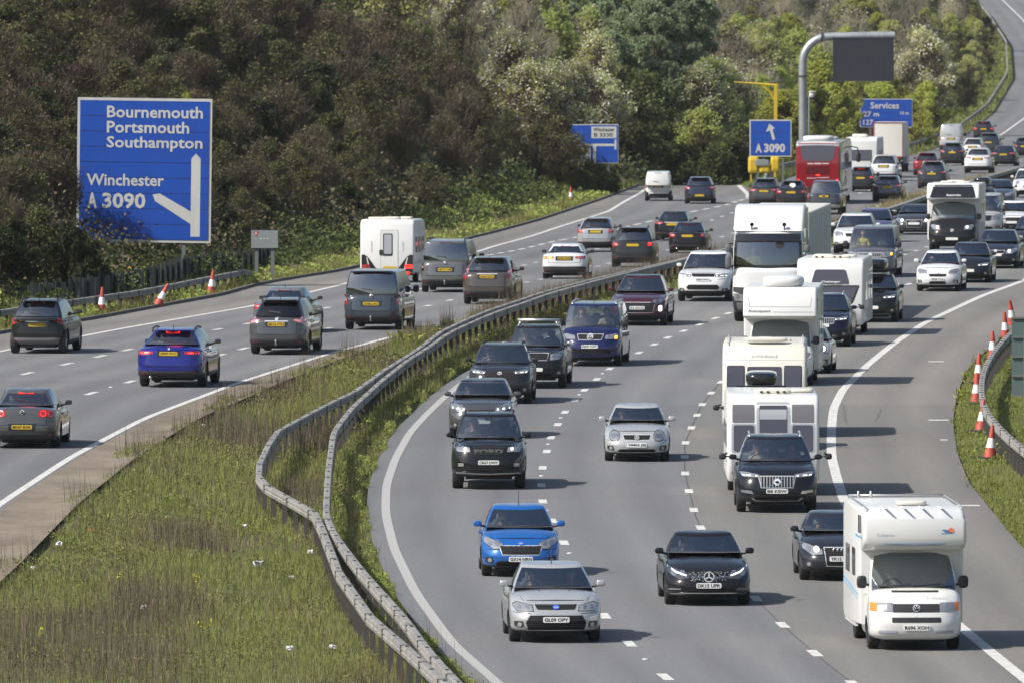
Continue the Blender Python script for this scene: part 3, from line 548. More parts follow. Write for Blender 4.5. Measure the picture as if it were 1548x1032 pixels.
def fill(d0, d1, e0, e1, sd_, se, wfn, size, zs=None):
    d = d0
    while d < d1:
        e = e0 + rnd.uniform(0, se)
        while e < e1:
            dd = d + rnd.uniform(-.5, .5) * sd_; ee = e + rnd.uniform(-.3, .3) * se; x = float(cBK(dd)) - ee; u = uof(x, dd); z = base_z(x, dd)
            if not (1290 < u < 1392 and 820 < dd < 893) and not (92 < u < 340 and dd < 449) and -170 < u < 1620 and vof(z, dd) > -25: w_ = wfn(u, dd, ee); s = size(ee, dd) * rnd.uniform(.8, 1.2); tree(pick(w_), x, dd, s)
            e += se
        d += sd_
near_w = lambda u, d, e: dict(ivy=1.8, brown_twig=3.6, olive=3.0, green=1.0) if e > 6 else dict(ivy=2.0, green=2.0, olive=1.6, brown_twig=2.0, fresh=.4)
fill(398, 600, 5.0, 32, 5.2, 2.7, near_w, lambda e, d: .40 + .014 * min(e, 18))
mid_w = lambda u, d, e: dict(olive=2.2, hazel=(2.5 if u > 790 else 0), brown_twig=2.6, ivy=.8, green=.6) if e > 6 else dict(green=3, fresh=1.6, olive=1.6, ivy=1)
fill(600, 745, 5.0, 34, 8, 3.8, mid_w, lambda e, d: .52 + .022 * min(e, 18))
def far_w(u, d, e):
    if u < 900: return dict(hazel=4, conifer=.6, grey_twig=2.2, blossom=.2)
    if u < 1060: return dict(conifer=2.6, hazel=1.8, grey_twig=.8) if d < 960 else dict(hazel=3, grey_twig=2, conifer=.6)
    if u < 1330: return dict(grey_twig=3.2, hazel=3.2, fresh=1.4, blossom=.2)
    return dict(grey_twig=3, hazel=3.4, fresh=.8, blossom=.3)
fill(790, 960, 5.5, 42, 12, 5.2, far_w, lambda e, d: .85 + .012 * min(e, 30))
fill(930, 1500, 1.2, 4.5, 13, 1.8, lambda u, d, e: dict(olive=2, green=2, hazel=1), lambda e, d: .5 + .06 * e)
fill(960, 1500, 4.0, 62, 22, 6.0, far_w, lambda e, d: .95 + .010 * min(e, 30))
# particular trees the picture shows
for u, v, d, s in ((800, 250, 716, 1.15), (838, 245, 722, 1.25), (872, 235, 730, 1.2), (905, 240, 752, 1.0), (770, 230, 735, 1.2), (900, 190, 790, 1.2)): tree('blossom', (u - CX) / F * d, d, s)
for u, d, s in ((1060, 800, 1.1), (1090, 815, 1.15), (1120, 830, 1.0), (1395, 1010, 1.5), (1375, 1000, 1.2), (1340, 1020, 1.3)): tree('blossom', (u - CX) / F * d, d, s)
for u, d, s in ((985, 800, 1.0), (1005, 812, .95), (960, 830, 1.1), (1030, 840, 1.0), (945, 850, 1.15), (1000, 870, 1.2), (915, 870, 1.1)): tree('conifer', (u - CX) / F * d, d, s)
for u, d, s in ((1240, 860, 1.5), (1253, 868, 1.3), (1310, 985, 1.5), (1258, 845, 1.2), (1248, 850, 1.1), (1180, 812, 1.1), (1200, 822, 1.25), (1160, 800, .9), (1330, 960, 1.2), (1345, 965, 1.3), (1140, 795, .9), (1400, 950, 1.1), (1370, 935, 1.0), (1225, 835, 1.3)): tree('fresh', (u - CX) / F * d, d, s)
for u, d, s in ((940, 776, 1.1), (962, 778, 1.0), (985, 776, 1.0), (1010, 779, 1.1), (1035, 777, 1.05), (1060, 778, 1.1), (1085, 776, 1.0), (1108, 780, 1.0), (1125, 785, .9), (1050, 786, 1.4), (1000, 788, 1.4), (960, 790, 1.5)): tree('green' if rnd.random() < .45 else 'hazel', (u - CX) / F * d, d, s)
for u, d, s in ((868, 702, .62), (850, 706, .75), (880, 699, .45), (905, 701, .42), (925, 702, .38), (845, 700, .8)): tree('green' if u > 860 else 'olive', (u - CX) / F * d, d, s)
for u, d, s, q in ((128, 419, .58, .42), (152, 420, .40, .34), (104, 417, .66, .5), (82, 418, .6, .5), (58, 418, .6, .55), (30, 414, .6, .55), (5, 410, .55, .5)): tree('ivy' if rnd.random() < .6 else 'green', (u - CX) / F * d, d, s, q)
for u, d, s in ((283, 515, 1.0),): tree('fresh', (u - CX) / F * d, d, s, .42, label='tall pale green sapling rising behind the big blue sign')
# a leafy weed by the barrier
p = unp(618, 520); rng = np.random.default_rng(5); V = []
for k in range(30):
    a = rng.uniform(0, 6.28); t = rng.uniform(.15, .38); b = np.array(p) + [rng.normal(0, .25), rng.normal(0, .5), 0]; tip = b + [math.cos(a) * t, math.sin(a) * t, rng.uniform(.15, .45)]; m = (b + tip) / 2 + [0, 0, .14]; s = np.array([-math.sin(a), math.cos(a), .2]) * .09
    V += [np.array([b, m - s, tip, m + s])]
tag(soup('broad_leaved_weed', np.array(V), 4, B_LUSH), 'bright green broad leaved weed beside the central barrier', 'weed')
# ---------------------------------------------------------------- barriers, fence, signs, cones
def sweep(name, pts, prof, mat, parent):
    mb = MB(); n = len(prof); pts = [Vector(p) for p in pts]
    for i, p in enumerate(pts):
        t = (pts[min(i + 1, len(pts) - 1)] - pts[max(i - 1, 0)]); t.z = 0; t.normalize(); s = Vector((t.y, -t.x, 0))
        mb.v += [tuple(p + s * a + Vector((0, 0, b))) for a, b in prof]
    for i in range(len(pts) - 1):
        for j in range(n): k = (j + 1) % n; mb.f.append((i * n + j, i * n + k, (i + 1) * n + k, (i + 1) * n + j)); mb.m.append(0)
    mb.f += [tuple(range(n)), tuple((len(pts) - 1) * n + j for j in range(n - 1, -1, -1))]; mb.m += [0, 0]
    return mb.build(name, mat, parent)
BEAM = [(-.075, -.10), (-.085, -.03), (-.06, 0), (-.085, .03), (-.075, .09), (-.055, .10), (.055, .10), (.075, .09), (.085, .03), (.06, 0), (.085, -.03), (.075, -.10), (.04, -.11), (.04, -.02), (-.04, -.02), (-.04, -.11)]
def guard_rail(label, pts, h=.64, gap=2.4, maxp=95, post=(.11, .11), spl=3.2, side=0.0):
    r = empty('guard_rail', pts[0]); tag(r, label, 'guard rail'); top = [Vector(p) + Vector((0, 0, h)) - Vector(pts[0]) for p in pts]
    sweep('rail', top, BEAM, M_GALV, r); L = [0.0]
    for a, b in zip(top[:-1], top[1:]): L.append(L[-1] + (b - a).length)
    tot = L[-1]
    def at_(s):
        i = max(0, min(len(L) - 2, int(np.searchsorted(L, s)) - 1)); return top[i].lerp(top[i + 1], (s - L[i]) / max(1e-6, L[i + 1] - L[i]))
    pm_ = MB(); pm_.box((0, 0, -h / 2 - .06), (post[0], post[1], h + .02)); first = None; rest = MB(); k = 0; s = .6
    while s < tot:
        q = at_(s)
        if k < maxp:
            if first is None: first = pm_.build('post', M_RUSTP, r); o = first
            else: o = first.copy(); COL.objects.link(o)
            o.parent = r; o.location = q + Vector((side, 0, 0))
        else: rest.box(q + Vector((side, 0, -h / 2 - .06)), (post[0], post[1], h + .02))
        k += 1; s += gap
    if rest.v: rest.build('posts', M_RUSTP, r)['kind'] = 'stuff'
    sp = MB(); s = 1.5
    while s < min(tot, 220):
        q = at_(s); d = (at_(s + .3) - q); a = math.atan2(d.y, d.x); Mx = Matrix.Rotation(a, 4, 'Z')
        for k in (-.08, .08): sp.box(q + Mx @ Vector((k, 0, .108)), (.05, .06, .014), 0, Mx)
        s += spl
    s = 2.0
    while s < min(tot, 260):
        q = at_(s); d = (at_(s + .3) - q); a = math.atan2(d.y, d.x); Mx = Matrix.Rotation(a, 4, 'Z'); sp.box(q + Vector((0, 0, -.005)), (.26, .178, .212), 0, Mx); s += 4.8
    sp.build('rail_bolts', M_RUSTP, r)['kind'] = 'stuff'; return r
def gpts(ds, fx): return [(float(fx(d)), float(d), base_z(float(fx(d)), float(d))) for d in ds]
dR = np.concatenate([np.arange(168, 420, 3.0), np.arange(420, 1500, 6.0)])
guard_rail('long steel guard rail nearest the oncoming lanes, running down the whole central reservation', gpts(dR, cRAIL))
K2 = Curve([(150, 3.1), (190, .1), (208, -1.0), (219, -1.85), (230, -2.62), (245, -3.5), (254, -3.88), (261, -4.2), (266, -4.4), (281, -5.78), (285, -6.06), (292, -6.22), (300, -6.2), (309, -6.08), (323, -5.12), (334, -4.5), (349, -3.58), (374, -2.22), (393, -.68), (411, .97), (432, 3.17), (459, 6.37), (497, 9.97), (545, 14.17), (598, 18.47), (684, 25.17), (765, 32.77), (916, 46.75), (1098, 60.25), (1321, 71.25), (1800, 78.2)], win=3)
q2 = [unp(u, v, .68) for u, v in ((667, 1031), (620, 987), (560, 935), (512, 867), (488, 804), (476, 778), (440, 757), (404, 737), (391, 722), (392, 704), (405, 676), (420, 654), (436, 645), (469, 627), (502, 610), (536, 594), (560, 577), (580, 562))]
q2 = [Vector((-.15, 200, base_z(-.15, 200)))] + q2 + [Vector(p) for p in gpts(np.arange(356, 1500, 6.0), K2)]
guard_rail('second guard rail that swings out to a kink in the grass before rejoining its twin', q2, side=-.02)
P_ = [unp(u, v, .52) for u, v in ((-60, 479), (0, 469.5), (50, 462), (105, 454), (150, 448), (195, 441.6), (240, 434), (279, 426), (325, 417), (370, 408.5))]; e_ = unp(392, 412, .25); e_.z -= .4; P_.append(e_)
guard_rail('dark guard rail in front of the board fence, under the big blue sign', P_, .44, 2.6)
P_ = [unp(u, v, .74) for u, v in ((1640, 742), (1590, 708), (1548, 677), (1516, 649.5), (1493, 621.5), (1485, 593.6), (1488, 562.6), (1503.6, 531.6), (1528, 503.7), (1560, 478), (1610, 445))]
def refine(P, n=6):
    out = []
    for i in range(len(P) - 1):
        a, b, c, d = P[max(0, i - 1)], P[i], P[i + 1], P[min(len(P) - 1, i + 2)]
        for k in range(n):
            t = k / n; out.append(.5 * ((2 * b) + (c - a) * t + (2 * a - 5 * b + 4 * c - d) * t * t + (3 * b - a - 3 * c + d) * t ** 3))
    return out + [P[-1]]
guard_rail('pale curved guard rail behind the traffic cones on the right verge', refine(P_), .66, 1.6, spl=1.6)
pp = gpts(np.arange(742, 800, 4.0), lambda d: cM(d) - .9); pp[0] = (pp[0][0], pp[0][1], pp[0][2] - .5)
guard_rail('short guard rail end beside the coach, below the steel gantry', pp, .70, 3)
guard_rail('far guard rail along the wooded left edge, climbing the hill', gpts(np.arange(872, 1500, 8.0), lambda d: cM(d) - .7), .7, 8, 90)
# board fence
fr = empty('fence', (float(cB(402)) - 2.5, 402, 0)); tag(fr, 'low dark weathered board fence on the verge under the big blue sign', 'fence'); o0 = Vector(fr.location)
M_FEN = pm('fence_boards', (.075, .078, .075), .9); g = G(M_FEN); g.l(g.ramp(g.noise(5, 4, .7, g.mapping(g.pos(), (3, 3, .4))), [(.3, (.030, .034, .030)), (.7, (.085, .088, .082))]), g.b.inputs['Base Color'])
mb = MB(); ds = np.arange(402, 492, 1.0)
for a, b in zip(ds[:-1], ds[1:]):
    for k in range(2):
        d0, d1 = a + .5 * k + .02, a + .5 * k + .48; hh = .92 + rnd.uniform(-.05, .05) - (.22 if rnd.random() < .06 else 0); ln = rnd.uniform(-.05, .05)
        q = [Vector((float(cB(d)) - 2.5 - .2 * math.sin(d * .13), d, base_z(float(cB(d)) - 2.5, d))) - o0 for d in (d0, d1)]; up = Vector((ln, 0, hh)); th = Vector((-.025, 0, 0))
        mb.add([q[0], q[1], q[1] + up, q[0] + up, q[0] + th, q[1] + th, q[1] + up + th, q[0] + up + th], [(0, 1, 2, 3), (7, 6, 5, 4), (3, 2, 6, 7), (0, 3, 7, 4), (1, 5, 6, 2)])
mb.build('boards', M_FEN, fr); pb = MB(); pb.box((0, 0, .5), (.10, .10, 1.1)); p0 = None
for d in np.arange(402, 491, 3.0):
    if p0 is None: p0 = pb.build('post', pm('fence_post', (.022, .024, .022), .9), fr); o = p0
    else: o = p0.copy(); COL.objects.link(o)
    o.parent = fr; o.location = Vector((float(cB(d)) - 2.42 - .2 * math.sin(d * .13), d, base_z(float(cB(d)) - 2.5, d))) - o0
# blue direction signs
def dirt(name, col, dark):
    m = pm(name, col, .5, spec=.3); g = G(m); g.l(g.mix(g.ramp(g.noise(1.5, 5, .7, g.mapping(g.pos(), (1.5, 1, .5))), [(.45, (0, 0, 0)), (.8, (.55, .55, .55))]), col, dark), g.b.inputs['Base Color']); return m
M_SB = dirt('sign_blue', (.011, .066, .36), (.016, .046, .20)); M_SW = dirt('sign_white', (.50, .50, .48), (.34, .33, .30)); M_SP = pm('sign_post', (.12, .13, .12), .7); M_SBK = pm('sign_back', (.20, .22, .22), .6)
M_SEAM = pm('sign_seam', (.02, .03, .08), .7)
class Sign:
    def __init__(s, name, label, u0, v0, u1, v1, d, rows, border=.05, tilt=0, col=None):
        s.a, s.b, s.d = at(u0, v1, d), at(u1, v0, d), d; s.u0, s.v0, s.k = u0, v0, d / F; cx = (s.a.x + s.b.x) / 2; gz = base_z(cx, d); s.org = Vector((cx, d, gz)); s.r = empty(name, s.org); tag(s.r, label, 'sign'); W, H = s.b.x - s.a.x, s.b.z - s.a.z; zc = (s.a.z + s.b.z) / 2 - gz
        mb = MB(); mb.box((0, .02, zc), (W, .03, H)); mb.build('border', M_SW, s.r)
        mb = MB(); n = rows; h = (H - 2 * border) / n
        for i in range(n): mb.box((0, 0, zc - H / 2 + border + (i + .5) * h), (W - 2 * border, .03, h - .022))
        mb.build('panel', col or M_SB, s.r); mb = MB(); mb.box((0, .006, zc), (W - 2 * border, .028, H - 2 * border)); mb.build('backing', M_SEAM, s.r)
        for x in (-W * .3, W * .3): mb = MB(); mb.box((x, .12, (zc + H / 2 - .2) / 2), (.14, .14, zc + H / 2 - .2)); mb.build('post', M_SP, s.r)
        mb = MB(); [mb.box((0, .06, zc + q * H), (W * .9, .06, .08)) for q in (-.35, 0, .35)]; mb.build('rail', M_SP, s.r)
        s.zc = zc
    def loc(s, u, v): p = at(u, v, s.d); return p.x - s.org.x, p.z - s.org.z
    def txt(s, t, u0, v0, u1, v1, name='lettering', mat=None, bold=.02, rot=0):
        x0, z0 = s.loc(u0, v1); x1, z1 = s.loc(u1, v0); return text(t, name, mat or M_SW, x1 - x0, z1 - z0, (x0 + x1) / 2, -.024, (z0 + z1) / 2, s.r, -1, bold, rot)
    def poly(s, pts, name='symbol', mat=None, y=-.022):
        mb = MB(); P = [s.loc(u, v) for u, v in pts]; n = len(P); mb.add([(x, y, z) for x, z in P] + [(x, y + .012, z) for x, z in P], [tuple(range(n))] + [(i, (i + 1) % n, n + (i + 1) % n, n + i) for i in range(n)])
        o = mb.build(name, mat or M_SW, s.r); bm = bmesh.new(); bm.from_mesh(o.data); bmesh.ops.triangulate(bm, faces=[f for f in bm.faces if len(f.verts) > 4]); bmesh.ops.recalc_face_normals(bm, faces=bm.faces); bm.to_mesh(o.data); bm.free(); return o
S = Sign('road_sign', 'huge blue sign reading Bournemouth, Portsmouth, Southampton and Winchester, above the board fence', 114, 148.5, 317.5, 366.5, 447, 9, .10)
S.r.rotation_euler.y = R_(.8)
S.txt('Bournemouth', 158.5, 160.5, 303.5, 178.5); S.txt('Portsmouth', 158.5, 183.5, 283, 201.5); S.txt('Southampton', 158.5, 206.5, 303.5, 229); S.txt('Winchester', 129, 263.5, 246, 281.5); S.txt('A', 130.5, 292, 145, 316, bold=.035); S.txt('3090', 153, 292, 218.5, 316, bold=.03)
S.poly([(287, 357), (287, 239), (294, 231), (301, 239), (301, 357)], 'arrow'); S.poly([(229, 294), (240, 292.5), (287, 319), (287, 338), (233, 304)], 'arrow')
S = Sign('road_sign', 'blue exit sign with a white bent arrow over A 3090, left of the gantry', 1133, 181, 1196.5, 237, 741, 3, .08)
S.txt('A', 1142, 217, 1151.5, 231, bold=.04); S.txt('3090', 1155, 217, 1187, 231, bold=.04); S.poly([(1163, 187), (1171.5, 194), (1167.8, 195.6), (1171.8, 210.6), (1167.8, 212), (1164, 197.2), (1158, 199.5)], 'arrow')
S = Sign('road_sign', 'blue sign with two white panels, half buried in the bushes on the left bank', 858, 188, 935, 247, 706, 4, .05)
S.poly([(894, 191.5), (894, 209), (932, 209), (932, 191.5)], 'white_panel', y=-.02); S.txt('Winchester', 897, 193, 929, 199, mat=M_PT); S.txt('B 3330', 898, 201, 926, 207, mat=M_PT); S.poly([(861, 217.5), (929, 217.5), (929, 211), (932, 211), (932, 226), (929, 226), (929, 221), (901, 221), (901, 245), (896.5, 245), (896.5, 221), (861, 221)], 'route_line'); S.poly([(861, 223), (861, 245), (893, 245), (893, 223)], 'white_panel', y=-.02); S.txt('A3090', 867, 226, 888, 233, mat=M_PT)
S = Sign('road_sign', 'blue Services sign behind the box lorry, its left end hidden by shrubs', 1300, 149.5, 1379.5, 192.5, 893, 4, .05)
S.txt('Services', 1316, 154.5, 1359, 164.5); S.txt('27 m', 1305, 168.5, 1329, 176.5); S.txt('10 m', 1361, 168.5, 1374, 173.5); S.txt('127', 1305, 181, 1320, 189)
S = Sign('road_sign', 'small grey sign with a red triangle, at the end of the board fence', 379.5, 348, 420, 375.5, 462, 1, .0, col=M_SBK)
S.poly([(383, 350.5), (391, 350.5), (387, 358)], 'warning_triangle', pm('sign_red', (.42, .03, .03), .5)); S.poly([(385.2, 351.8), (388.8, 351.8), (387, 355.5)], 'triangle_centre', M_SW, -.026); S.txt('...', 392, 360, 406, 362, mat=M_SW)
sb = at(1530, 597, 331); r = empty('road_sign', (sb.x + 1.4, 331, base_z(sb.x + 1.4, 331))); tag(r, 'back of a grey green sign board behind the curved guard rail', 'sign'); zb = sb.z - r.location.z; M_BG = pm('sign_back_green', (.085, .125, .12), .55); mb = MB()
for i in range(4): mb.box((0, 0, zb + .27 + i * .535), (2.8, .05, .515))
mb.build('panel', M_BG, r); mb = MB(); [mb.box((0, -.05, zb + .535 * i), (2.8, .05, .05)) for i in range(5)]; mb.build('rail', M_SP, r)
for x in (-1.0, 1.0): mb = MB(); mb.box((x, -.12, (zb + 2) / 2 - .3), (.15, .15, zb + 2.2)); mb.build('post', M_SP, r)
# steel cantilever gantry with its message board
D = 800; g0 = at(1213.5, 300, D); gz0 = base_z(g0.x, D); top = at(1213, 50, D).z - gz0; arm = 139 * D / F; r = empty('gantry', (g0.x, D, gz0)); tag(r, 'grey steel cantilever gantry arching over the road with a blank dark message board', 'gantry')
M_GAN = pm('gantry_steel', (.36, .38, .39), .45, .5); g = G(M_GAN); g.l(g.ramp(g.noise(1.2, 5, .7, g.mapping(g.pos(), (2, 2, .5))), [(.3, (.24, .255, .265)), (.7, (.42, .44, .45))]), g.b.inputs['Base Color'])
pts = [(0, 0, -.5), (0, 0, 3), (0, 0, top - 2.0)] + [(1.75 * (1 - math.cos(a)), 0, top - 2.0 + 1.75 * math.sin(a)) for a in np.linspace(.15, math.pi / 2, 9)] + [(arm * .6, 0, top - .20), (arm, 0, top - .17)]
mb = MB(); mb.tube(pts, .27, 14); mb.build('mast', M_GAN, r, True, 50); mb = MB(); mb.lathe([(-.05, .33), (.05, .33), (.05, .27)], 'Z', 14, 0, (0, 0, at(0, 115, D).z - gz0)); mb.lathe([(-.02, .26), (-.02, .38), (.08, .38), (.08, .26)], 'X', 14, 0, (arm * .2, 0, top - .24)); mb.build('flange', M_RUSTP, r)
a_, b_ = at(1259, 122, D), at(1351, 57.5, D); mb = MB(); mb.box(((a_.x + b_.x) / 2 - g0.x, -.1, (a_.z + b_.z) / 2 - gz0), (b_.x - a_.x, .5, b_.z - a_.z)); mb.build('message_board', pm('board_dark', (.018, .020, .028), .55), r); mb = MB()
for x in np.linspace(a_.x - g0.x + .12, b_.x - g0.x - .12, 12): mb.box((x, -.355, (a_.z + b_.z) / 2 - gz0), (.02, .012, b_.z - a_.z - .2))
for z in (a_.z, b_.z): mb.box(((a_.x + b_.x) / 2 - g0.x, -.36, z - gz0), (b_.x - a_.x + .06, .05, .08))
mb.build('board_frame', pm('board_frame', (.03, .033, .045), .5), r); mb = MB(); [mb.box((x, -.05, b_.z - gz0 + .05), (.12, .3, .3)) for x in (arm * .45, arm * .8)]; mb.build('bracket', M_GAN, r)
c0 = at(1223, 300, 806); z0 = base_z(c0.x, 806); r = empty('camera_mast', (c0.x, 806, z0)); tag(r, 'thin grey mast with a white dome camera beside the gantry leg', 'camera mast'); h = at(0, 146, 806).z - z0; mb = MB(); mb.tube([(0, 0, -.3), (0, 0, h)], .05, 8); mb.build('mast', M_GAN, r); mb = MB(); mb.rbox((.18, 0, h + .1), (.36, .36, .42), 2.4, 8); mb.rbox((.18, 0, h + .32), (.42, .42, .1), 3, 6); mb.build('camera_head', M_WHT, r, True)
M_YEL = pm('yellow_paint', (.52, .36, .015), .6); D = 744; c0 = at(1172.5, 300, D); z0 = base_z(c0.x, D); r = empty('davit_post', (c0.x, D, z0)); tag(r, 'yellow post with a long thin arm rising behind the A 3090 sign', 'post'); h = at(0, 128, D).z - z0; L_ = 63 * D / F
mb = MB(); mb.box((0, 0, h / 2), (.21, .21, h)); mb.build('mast', M_YEL, r); mb = MB(); mb.tube([(.1, 0, h - .06), (-L_ * .4, 0, h + .05), (-L_, 0, h + .16)], [.085, .065, .03], 8); mb.tube([(-.05, 0, h - 1.0), (-.35, 0, h - .45), (-.9, 0, h - .02)], .05, 6); mb.build('arm', M_YEL, r)
D = 736; c0 = at(1155, 275, D); z0 = base_z(c0.x, D); r = empty('crash_cushion', (c0.x, D, z0)); tag(r, 'yellow crash cushion with a grey centre plate under the A 3090 sign', 'crash cushion'); k = D / F
mb = MB()
for x0, x1, v0, v1 in ((1131, 1147, 237, 262), (1147, 1165, 248, 262), (1165, 1179, 237, 260)):
    p, q = at(x0, v1, D), at(x1, v0, D); mb.rbox(((p.x + q.x) / 2 - c0.x, .5, (p.z + q.z) / 2 - z0), (q.x - p.x - .02, 1.2, q.z - p.z), 8, 4)
mb.build('panels', M_YEL, r); p = at(1152, 246, D); mb = MB(); mb.rbox((p.x - c0.x, -.14, p.z - z0), (22 * k, .06, 10 * k), 4, 5); mb.build('centre_plate', M_SBK, r); mb = MB(); [mb.box((x, .5, .5), (.1, .1, 1.6)) for x in (-.8, .8)]; mb.build('post', M_YEL, r)
# temporary signs and cones
def cone_mesh():
    o = MB(); o.box((0, 0, .03), (.52, .52, .06), 2); o.lathe([(.05, .21), (.12, .19), (.34, .152)], 'Z', 18, 0); o.lathe([(.34, .153), (.62, .105)], 'Z', 18, 1); o.lathe([(.62, .104), (.95, .058), (1.0, .045), (1.0, .001)], 'Z', 18, 0); return o
M_CO = pm('cone_red', (.40, .045, .03), .6); M_CW = pm('cone_white', (.66, .66, .66), .4); g = G(M_CO); g.l(g.ramp(g.noise(6, 4, .7, g.pos()), [(.3, (.22, .035, .025)), (.65, (.42, .055, .035))]), g.b.inputs['Base Color'])
c0 = None
def cone(p, tilt, az, label, s=1.0, g='traffic cones'):
    global c0
    if c0 is None: o = cone_mesh().build('traffic_cone', [M_CO, M_CW, M_BLK], None, True, 40); c0 = o
    else: o = c0.copy(); COL.objects.link(o)
    o.location = p; o.rotation_euler = (R_(tilt) * math.sin(az), R_(tilt) * math.cos(az), rnd.uniform(0, 1.5)); o.rotation_mode = 'XYZ'; o.scale = (s * .84, s * .84, s * .9); tag(o, label, 'traffic cone', g)
for u, v, t, az, lab in ((62, 492, 12, .3, 'red cone tip showing above the black SUV with chrome strip'), (153, 474, 2, 0, 'upright red and white cone left of the others under the big blue sign'), (237, 464, 26, .1, 'red and white cone leaning hard right under the big blue sign'), (318, 446, 7, 0, 'slightly leaning cone farthest right under the big blue sign'), (863, 306, 0, 0, 'lone cone on the grass bank left of the slip road'), (1138.5, 271, 0, 0, 'cone beside the triangular roadworks sign'),
                         (1497, 694, 5, .2, 'nearest cone on the right verge, in front of the guard rail end'), (1483.5, 653, 7, .1, 'second nearest cone on the right verge'), (1476, 610, 4, .1, 'third cone on the right verge, its tip overlapping the next cone'), (1479.5, 579, 3, .1, 'fourth cone on the right verge, left of the guard rail bend'), (1501, 543, 0, 0, 'cone rising behind the guard rail bend'), (1521, 512, -8, .2, 'leaning cone near the corner of the green sign board'), (1532, 492, -14, .2, 'farthest cone, leaning over the top of the sign board')):
    p = unp(u, v); cone(p, t, az, lab)
p = unp(1120, 273); p.z = base_z(p.x, p.y); r = empty('warning_sign', p, (0, 0, 0)); tag(r, 'red edged triangular roadworks sign by the slip road nose', 'sign'); mb = MB(); mb.add([(-.5, 0, .12), (.5, 0, .12), (0, 0, 1.0), (-.5, .03, .12), (.5, .03, .12), (0, .03, 1.0)], [(0, 1, 2), (5, 4, 3), (0, 3, 4, 1), (1, 4, 5, 2), (2, 5, 3, 0)]); mb.build('border', pm('sign_red', (.42, .03, .03), .5), r)
mb = MB(); mb.add([(-.34, -.006, .21), (.34, -.006, .21), (0, -.006, .82)], [(0, 1, 2)]); mb.build('face', M_SW, r); mb = MB(); mb.box((.0, -.012, .45), (.1, .008, .34)); mb.box((-.1, -.012, .30), (.24, .008, .08)); mb.build('symbol', M_PT, r); mb = MB(); mb.box((-.4, .2, .08), (.05, .5, .16)); mb.box((.4, .2, .08), (.05, .5, .16)); mb.build('frame', M_BLK, r)
p = unp(1101, 276); r = empty('marker_post', p); tag(r, 'short dark marker block with a white top at the crest of the slip road', 'marker'); mb = MB(); mb.box((0, 0, .25), (.36, .3, .5)); mb.build('base', M_BLK, r); mb = MB(); mb.box((0, 0, .6), (.1, .1, .3)); mb.build('top', M_WHT, r)
p = unp(241, 452); q = MB(); r = empty('marker_post', (p.x - 1.2, p.y + 4, base_z(p.x - 1.2, p.y + 4))); tag(r, 'thin post with yellow and black chevrons behind the leaning cone', 'marker'); q.box((0, 0, .55), (.16, .05, 1.1)); q.build('board', M_BLK, r); q = MB(); [q.add([(-.07, -.03, .4 + i * .16), (0, -.03, .47 + i * .16), (.07, -.03, .4 + i * .16), (.07, -.03, .46 + i * .16), (0, -.03, .53 + i * .16), (-.07, -.03, .46 + i * .16)], [(0, 1, 4, 5), (1, 2, 3, 4)]) for i in range(4)]; q.build('chevrons', M_YEL, r)
# litter in the grass
for u, v, s, m, lab in ((216, 927, .16, M_CW, 'white crumpled litter in the middle of the near grass'), (390, 861, .26, pm('litter_grey', (.5, .52, .55), .3), 'torn silver sheet lying flat in the grass left of the barrier'), (370, 802, .13, M_CW, 'small white scrap just left of the barrier kink'), (89, 830, .18, M_CW, 'white scrap near the concrete channel'), (48, 866, .10, M_CW, 'tiny white scrap at the left end of the grass'), (440, 880, .12, M_CW, 'white paper right of the torn silver sheet'), (437, 989, .16, M_CW, 'white wrapper low in the near grass'), (139, 810, .13, pm('litter_orange', (.5, .16, .03), .6), 'orange brown lump near the concrete channel'), (503, 987, .15, M_CW, 'crumpled white bag under the barrier'), (233, 916, .10, M_CW, 'small white scrap beside the crumpled litter'), (470, 842, .18, M_CW, 'pale scrap between barrier posts'), (308, 650, .16, M_CW, 'white scrap among tall dry stalks near the verge')):
    s *= .45; mb = MB(); vs, fs = cube_grid(4, 4, 4); mb.add([(a * s * rnd.uniform(.5, 1.1), b * s * 1.5 * rnd.uniform(.5, 1.1), (c + .6) * s * .5 * rnd.uniform(.5, 1.1)) for a, b, c in vs], fs); o = mb.build('litter', m); p = unp(u, v); o.location = p + Vector((0, 0, .10)); tag(o, lab, 'litter', 'scraps of litter in the grass')
